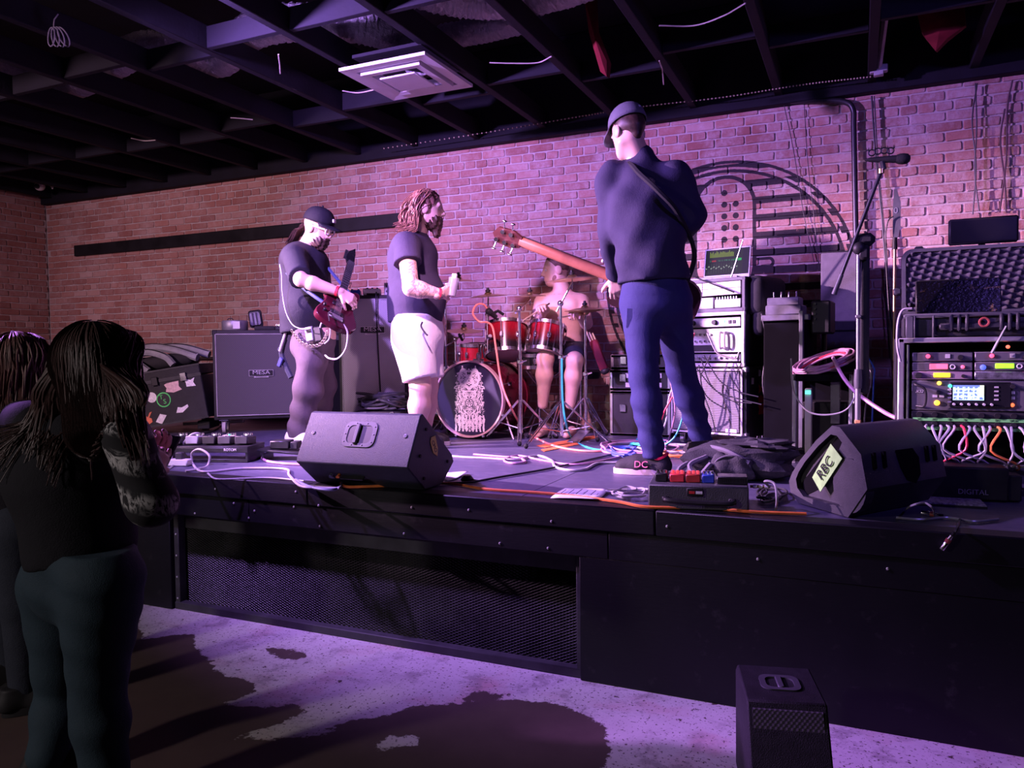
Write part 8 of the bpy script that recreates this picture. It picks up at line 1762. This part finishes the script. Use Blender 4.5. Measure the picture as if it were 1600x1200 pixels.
def hair2(rr_, k):
    a = rr_.uniform(-2.4, 2.4); d_ = -f * math.cos(a * 0.85) - l * math.sin(a * 0.85); t0 = HC_ + u * 0.125 + f * rr_.uniform(-0.05, 0.04)
    m1 = HC_ + d_ * rr_.uniform(0.108, 0.118) + u * 0.03; m2 = HC_ + d_ * rr_.uniform(0.118, 0.130) - u * 0.09; e = HC_ + d_ * rr_.uniform(0.12, 0.16) - u * rr_.uniform(0.19, 0.30); w1 = V3((rr_.gauss(0, 0.008), rr_.gauss(0, 0.008), 0)); return [t0, lerp(t0, m1, 0.5) + (lerp(t0, m1, 0.5) - HC_) * 0.22, m1 + w1, m2 - w1, e]
strands('hair_strands', HW2.m, w2, HC_, hfr, 0.1, 260, hair2, 0.0042, 13)
combed('hair_strands', HW2.m, w2, hm2, 1300, 9, 0.020, 0.0042, 19)
# ================================================================== floor cables and small things
TEALC = mat('teal_cable', (0.05, 0.55, 0.55), 0.45); BLUEC = mat('blue_cable', (0.05, 0.12, 0.75), 0.4); REDC2 = mat('red_cable', (0.80, 0.05, 0.10), 0.4)
cable('stage_cable', 'white cable from under the bass drum to the tangle at centre stage', [st(672, 700), st(690, 712), st(720, 716), st(760, 718), st(805, 720), st(840, 714), st(862, 722), st(868, 732), st(890, 737), st(915, 735), st(935, 726), st(980, 724), st(1000, 716)], 0.008, WC)
cable('stage_cable', 'pale pink cable looping before the drum stands', [st(740, 712), st(790, 716), st(812, 718), st(820, 724), st(800, 726), st(788, 721), st(810, 714), st(850, 722), st(900, 728), st(960, 718), st(1010, 705), st(1040, 700)], 0.007, PKC)
cable('stage_cable', 'long thin black cable crossing the empty stage floor', [st(700, 757), st(735, 756), st(780, 748), st(860, 734), st(940, 716), st(985, 706)], 0.006, BC)
o = thing('cable_plug', 'round black plug lying on the long black cable', 'plug', st(730, 752, 0.0)); M().lathe([(0, 0), (0.03, 0), (0.034, 0.012), (0.02, 0.03), (0, 0.034)], 14).build('cap', BLACK(), o); M().tube([(0, 0, 0.01), (0.07, -0.02, 0.008)], 0.007, 6).build('tail', BLACK(), o)
cable('stage_cable', 'teal cable dropping from the boom stand to the centre tangle', [up_(878, 560, 4.98), up_(879, 620, 4.96), up_(884, 660, 4.92), st(895, 688), st(925, 703), st(970, 706), st(985, 698), st(1010, 694)], 0.007, TEALC)
def tangle(label, cx, cy, w_, h, turns, m, seed, r=0.0075):
    rr_ = random.Random(seed); pts = []
    for k in range(turns * 7):
        a = 2 * math.pi * k / 7; s_ = 0.55 + 0.45 * rr_.random(); pts.append(st(cx + w_ * s_ * math.cos(a) + rr_.uniform(-8, 8), cy + h * s_ * math.sin(a), 0.009 + 0.02 * rr_.random()))
    return tag(M().tube(smooth(pts, 4), r, 6).build('cable_tangle', m), label, 'cable')
tangle('tangle of blue cable left of the bassist\'s front shoe', 975, 710, 24, 10, 4, mat('blue_violet_cable', (0.10, 0.14, 0.62), 0.45), 31)
tangle('tangle of pink cable around the bassist\'s ankle', 1000, 704, 62, 13, 4, PKC, 32)
tangle('tangle of white cable spread behind the bassist\'s shoes', 1050, 706, 58, 10, 3, WC, 33)
tangle('teal cable loops between the bassist\'s feet', 1010, 694, 26, 7, 3, TEALC, 34)
tangle('orange cable loops behind the bassist\'s feet', 1065, 714, 40, 6, 2, mat('orange_rubber'), 35)
drops = [('pink cable hanging from the bass rack to the floor', PKC, ((1060, 545), (1048, 590), (1055, 640), (1045, 690))), ('red cable hanging down the front of the bass cabinet', REDC2, ((1085, 520), (1060, 600), (1035, 650), (1025, 694))), ('teal cable hanging between the bassist\'s legs', TEALC, ((1062, 590), (1068, 640), (1056, 680), (1035, 700))), ('white cable hanging beside the bassist\'s right knee', WC, ((1068, 565), (1046, 620), (1040, 660), (1020, 706))), ('white cable looping out of the bass rack', WC, ((1105, 520), (1118, 548), (1130, 556), (1150, 560), (1155, 550)))]
for lb, m_, pts in drops: cable('rig_cable', lb, [up_(x, y, 5.02) if y < 688 else st(x, y) for x, y in pts], 0.006, m_, group='cables hanging from the bass rig')
for k, pts in enumerate((((1095, 560), (1110, 600), (1140, 625), (1175, 630)), ((1100, 555), (1125, 595), (1155, 612), (1185, 620)), ((1092, 570), (1098, 610), (1112, 650), (1118, 676)), ((1110, 555), (1095, 590), (1105, 620), (1135, 640)), ((1088, 575), (1118, 610), (1150, 622), (1190, 632)))):
    cable('patch_lead', ('black lead sagging highest across the bass cabinet grille', 'black lead crossing the bass cabinet grille to its side', 'black lead hanging straight down the bass cabinet grille', 'black lead curling back on the bass cabinet grille', 'lowest black lead sagging across the bass cabinet grille')[k], [up_(x, y, 5.06 - 0.0012 * max(0, x - 1100)) for x, y in pts], 0.004, BC, group='black leads on the bass cabinet')
for k, pts in enumerate((((1190, 490), (1198, 540), (1192, 600), (1205, 660)), ((1205, 500), (1212, 560), (1206, 620), (1215, 690)))):
    cable('power_cable', ('black cable hanging down the right side of the bass rig', 'second black cable hanging right of the bass rig')[k], [up_(x, y, 5.05) for x, y in pts], 0.006, BC)
# black leads beside the pedal case
tangle('heap of grey leads left of the pedal case', 985, 776, 34, 9, 4, GC, 41, 0.005)
cable('jack_lead', 'grey lead arching from the gold plug toward the right wedge', [pc + Rz9 @ Vector((0.28, 0.10, -0.012)), up_(1195, 752, 3.2), up_(1210, 756, 3.18), up_(1214, 780, 3.14), st(1212, 800)], 0.005, GC)
tangle('black leads heaped between pedal case and right wedge', 1205, 780, 22, 12, 4, BC, 42, 0.006)
# right stage edge: connectors and leads
cable('stage_cable', 'thin pale cable arched on the stage edge right of the right wedge', [st(1415, 800), up_(1425, 790, 3.12), up_(1445, 786, 3.12), up_(1458, 795, 3.12), st(1460, 808)], 0.004, GC)
cable('stage_cable', 'silver lead lying along the right stage edge', [st(1400, 812), st(1440, 815), st(1480, 812), st(1520, 818), st(1560, 815)], 0.005, mat('silver_lead'))
def xlr(label, loc, rot):
    o = thing('cable_connector', label, 'connector', loc, rot=rot); M().lathe([(0, 0), (0.009, 0), (0.0095, 0.03), (0.008, 0.032), (0.008, 0.045), (0.006, 0.06), (0, 0.06)], 12).build('shell', CHROME(), o); M().tube([(0, 0, 0.03), (0, 0, 0.045)], 0.0097, 12).build('coloured_ring', mat('red_ring'), o); M().tube([(0, 0, 0.058), (0, 0, 0.075)], 0.005, 8).build('strain_relief', RUBBER(), o)
xlr('metal cable connector dangling over the right stage edge', at(1472, 858, Y=3.03), (R(10), R(28), 0))
xlr('metal cable connector lying on the right stage edge', st(1440, 806, 0.012), (R(90), 0, R(70)))
cable('dangling_cable', 'short cable dangling over the right stage edge with its connector', [st(1500, 815), at(1496, 824, Y=3.05), at(1490, 835, Y=3.03), at(1484, 843, Y=3.03)], 0.005, BC)
cable('wall_cable', 'white cable looping from the foam-lined case down the rack side', [up_(1425, 482, 3.86), up_(1410, 485, 3.86), up_(1403, 505, 3.86), up_(1402, 540, 3.86), up_(1407, 565, 3.86)], 0.006, WC)
o = thing('white_shoe', 'small white-toed shoe lying behind the backpack', 'shoe', st(1215, 706, 0)); M().ball((0.03, 0, 0.03), (0.05, 0.035, 0.03), 12, 8).build('toe', WHITE(), o); M().ball((-0.03, 0.01, 0.03), (0.06, 0.035, 0.03), 12, 8).build('upper', REDC, o)
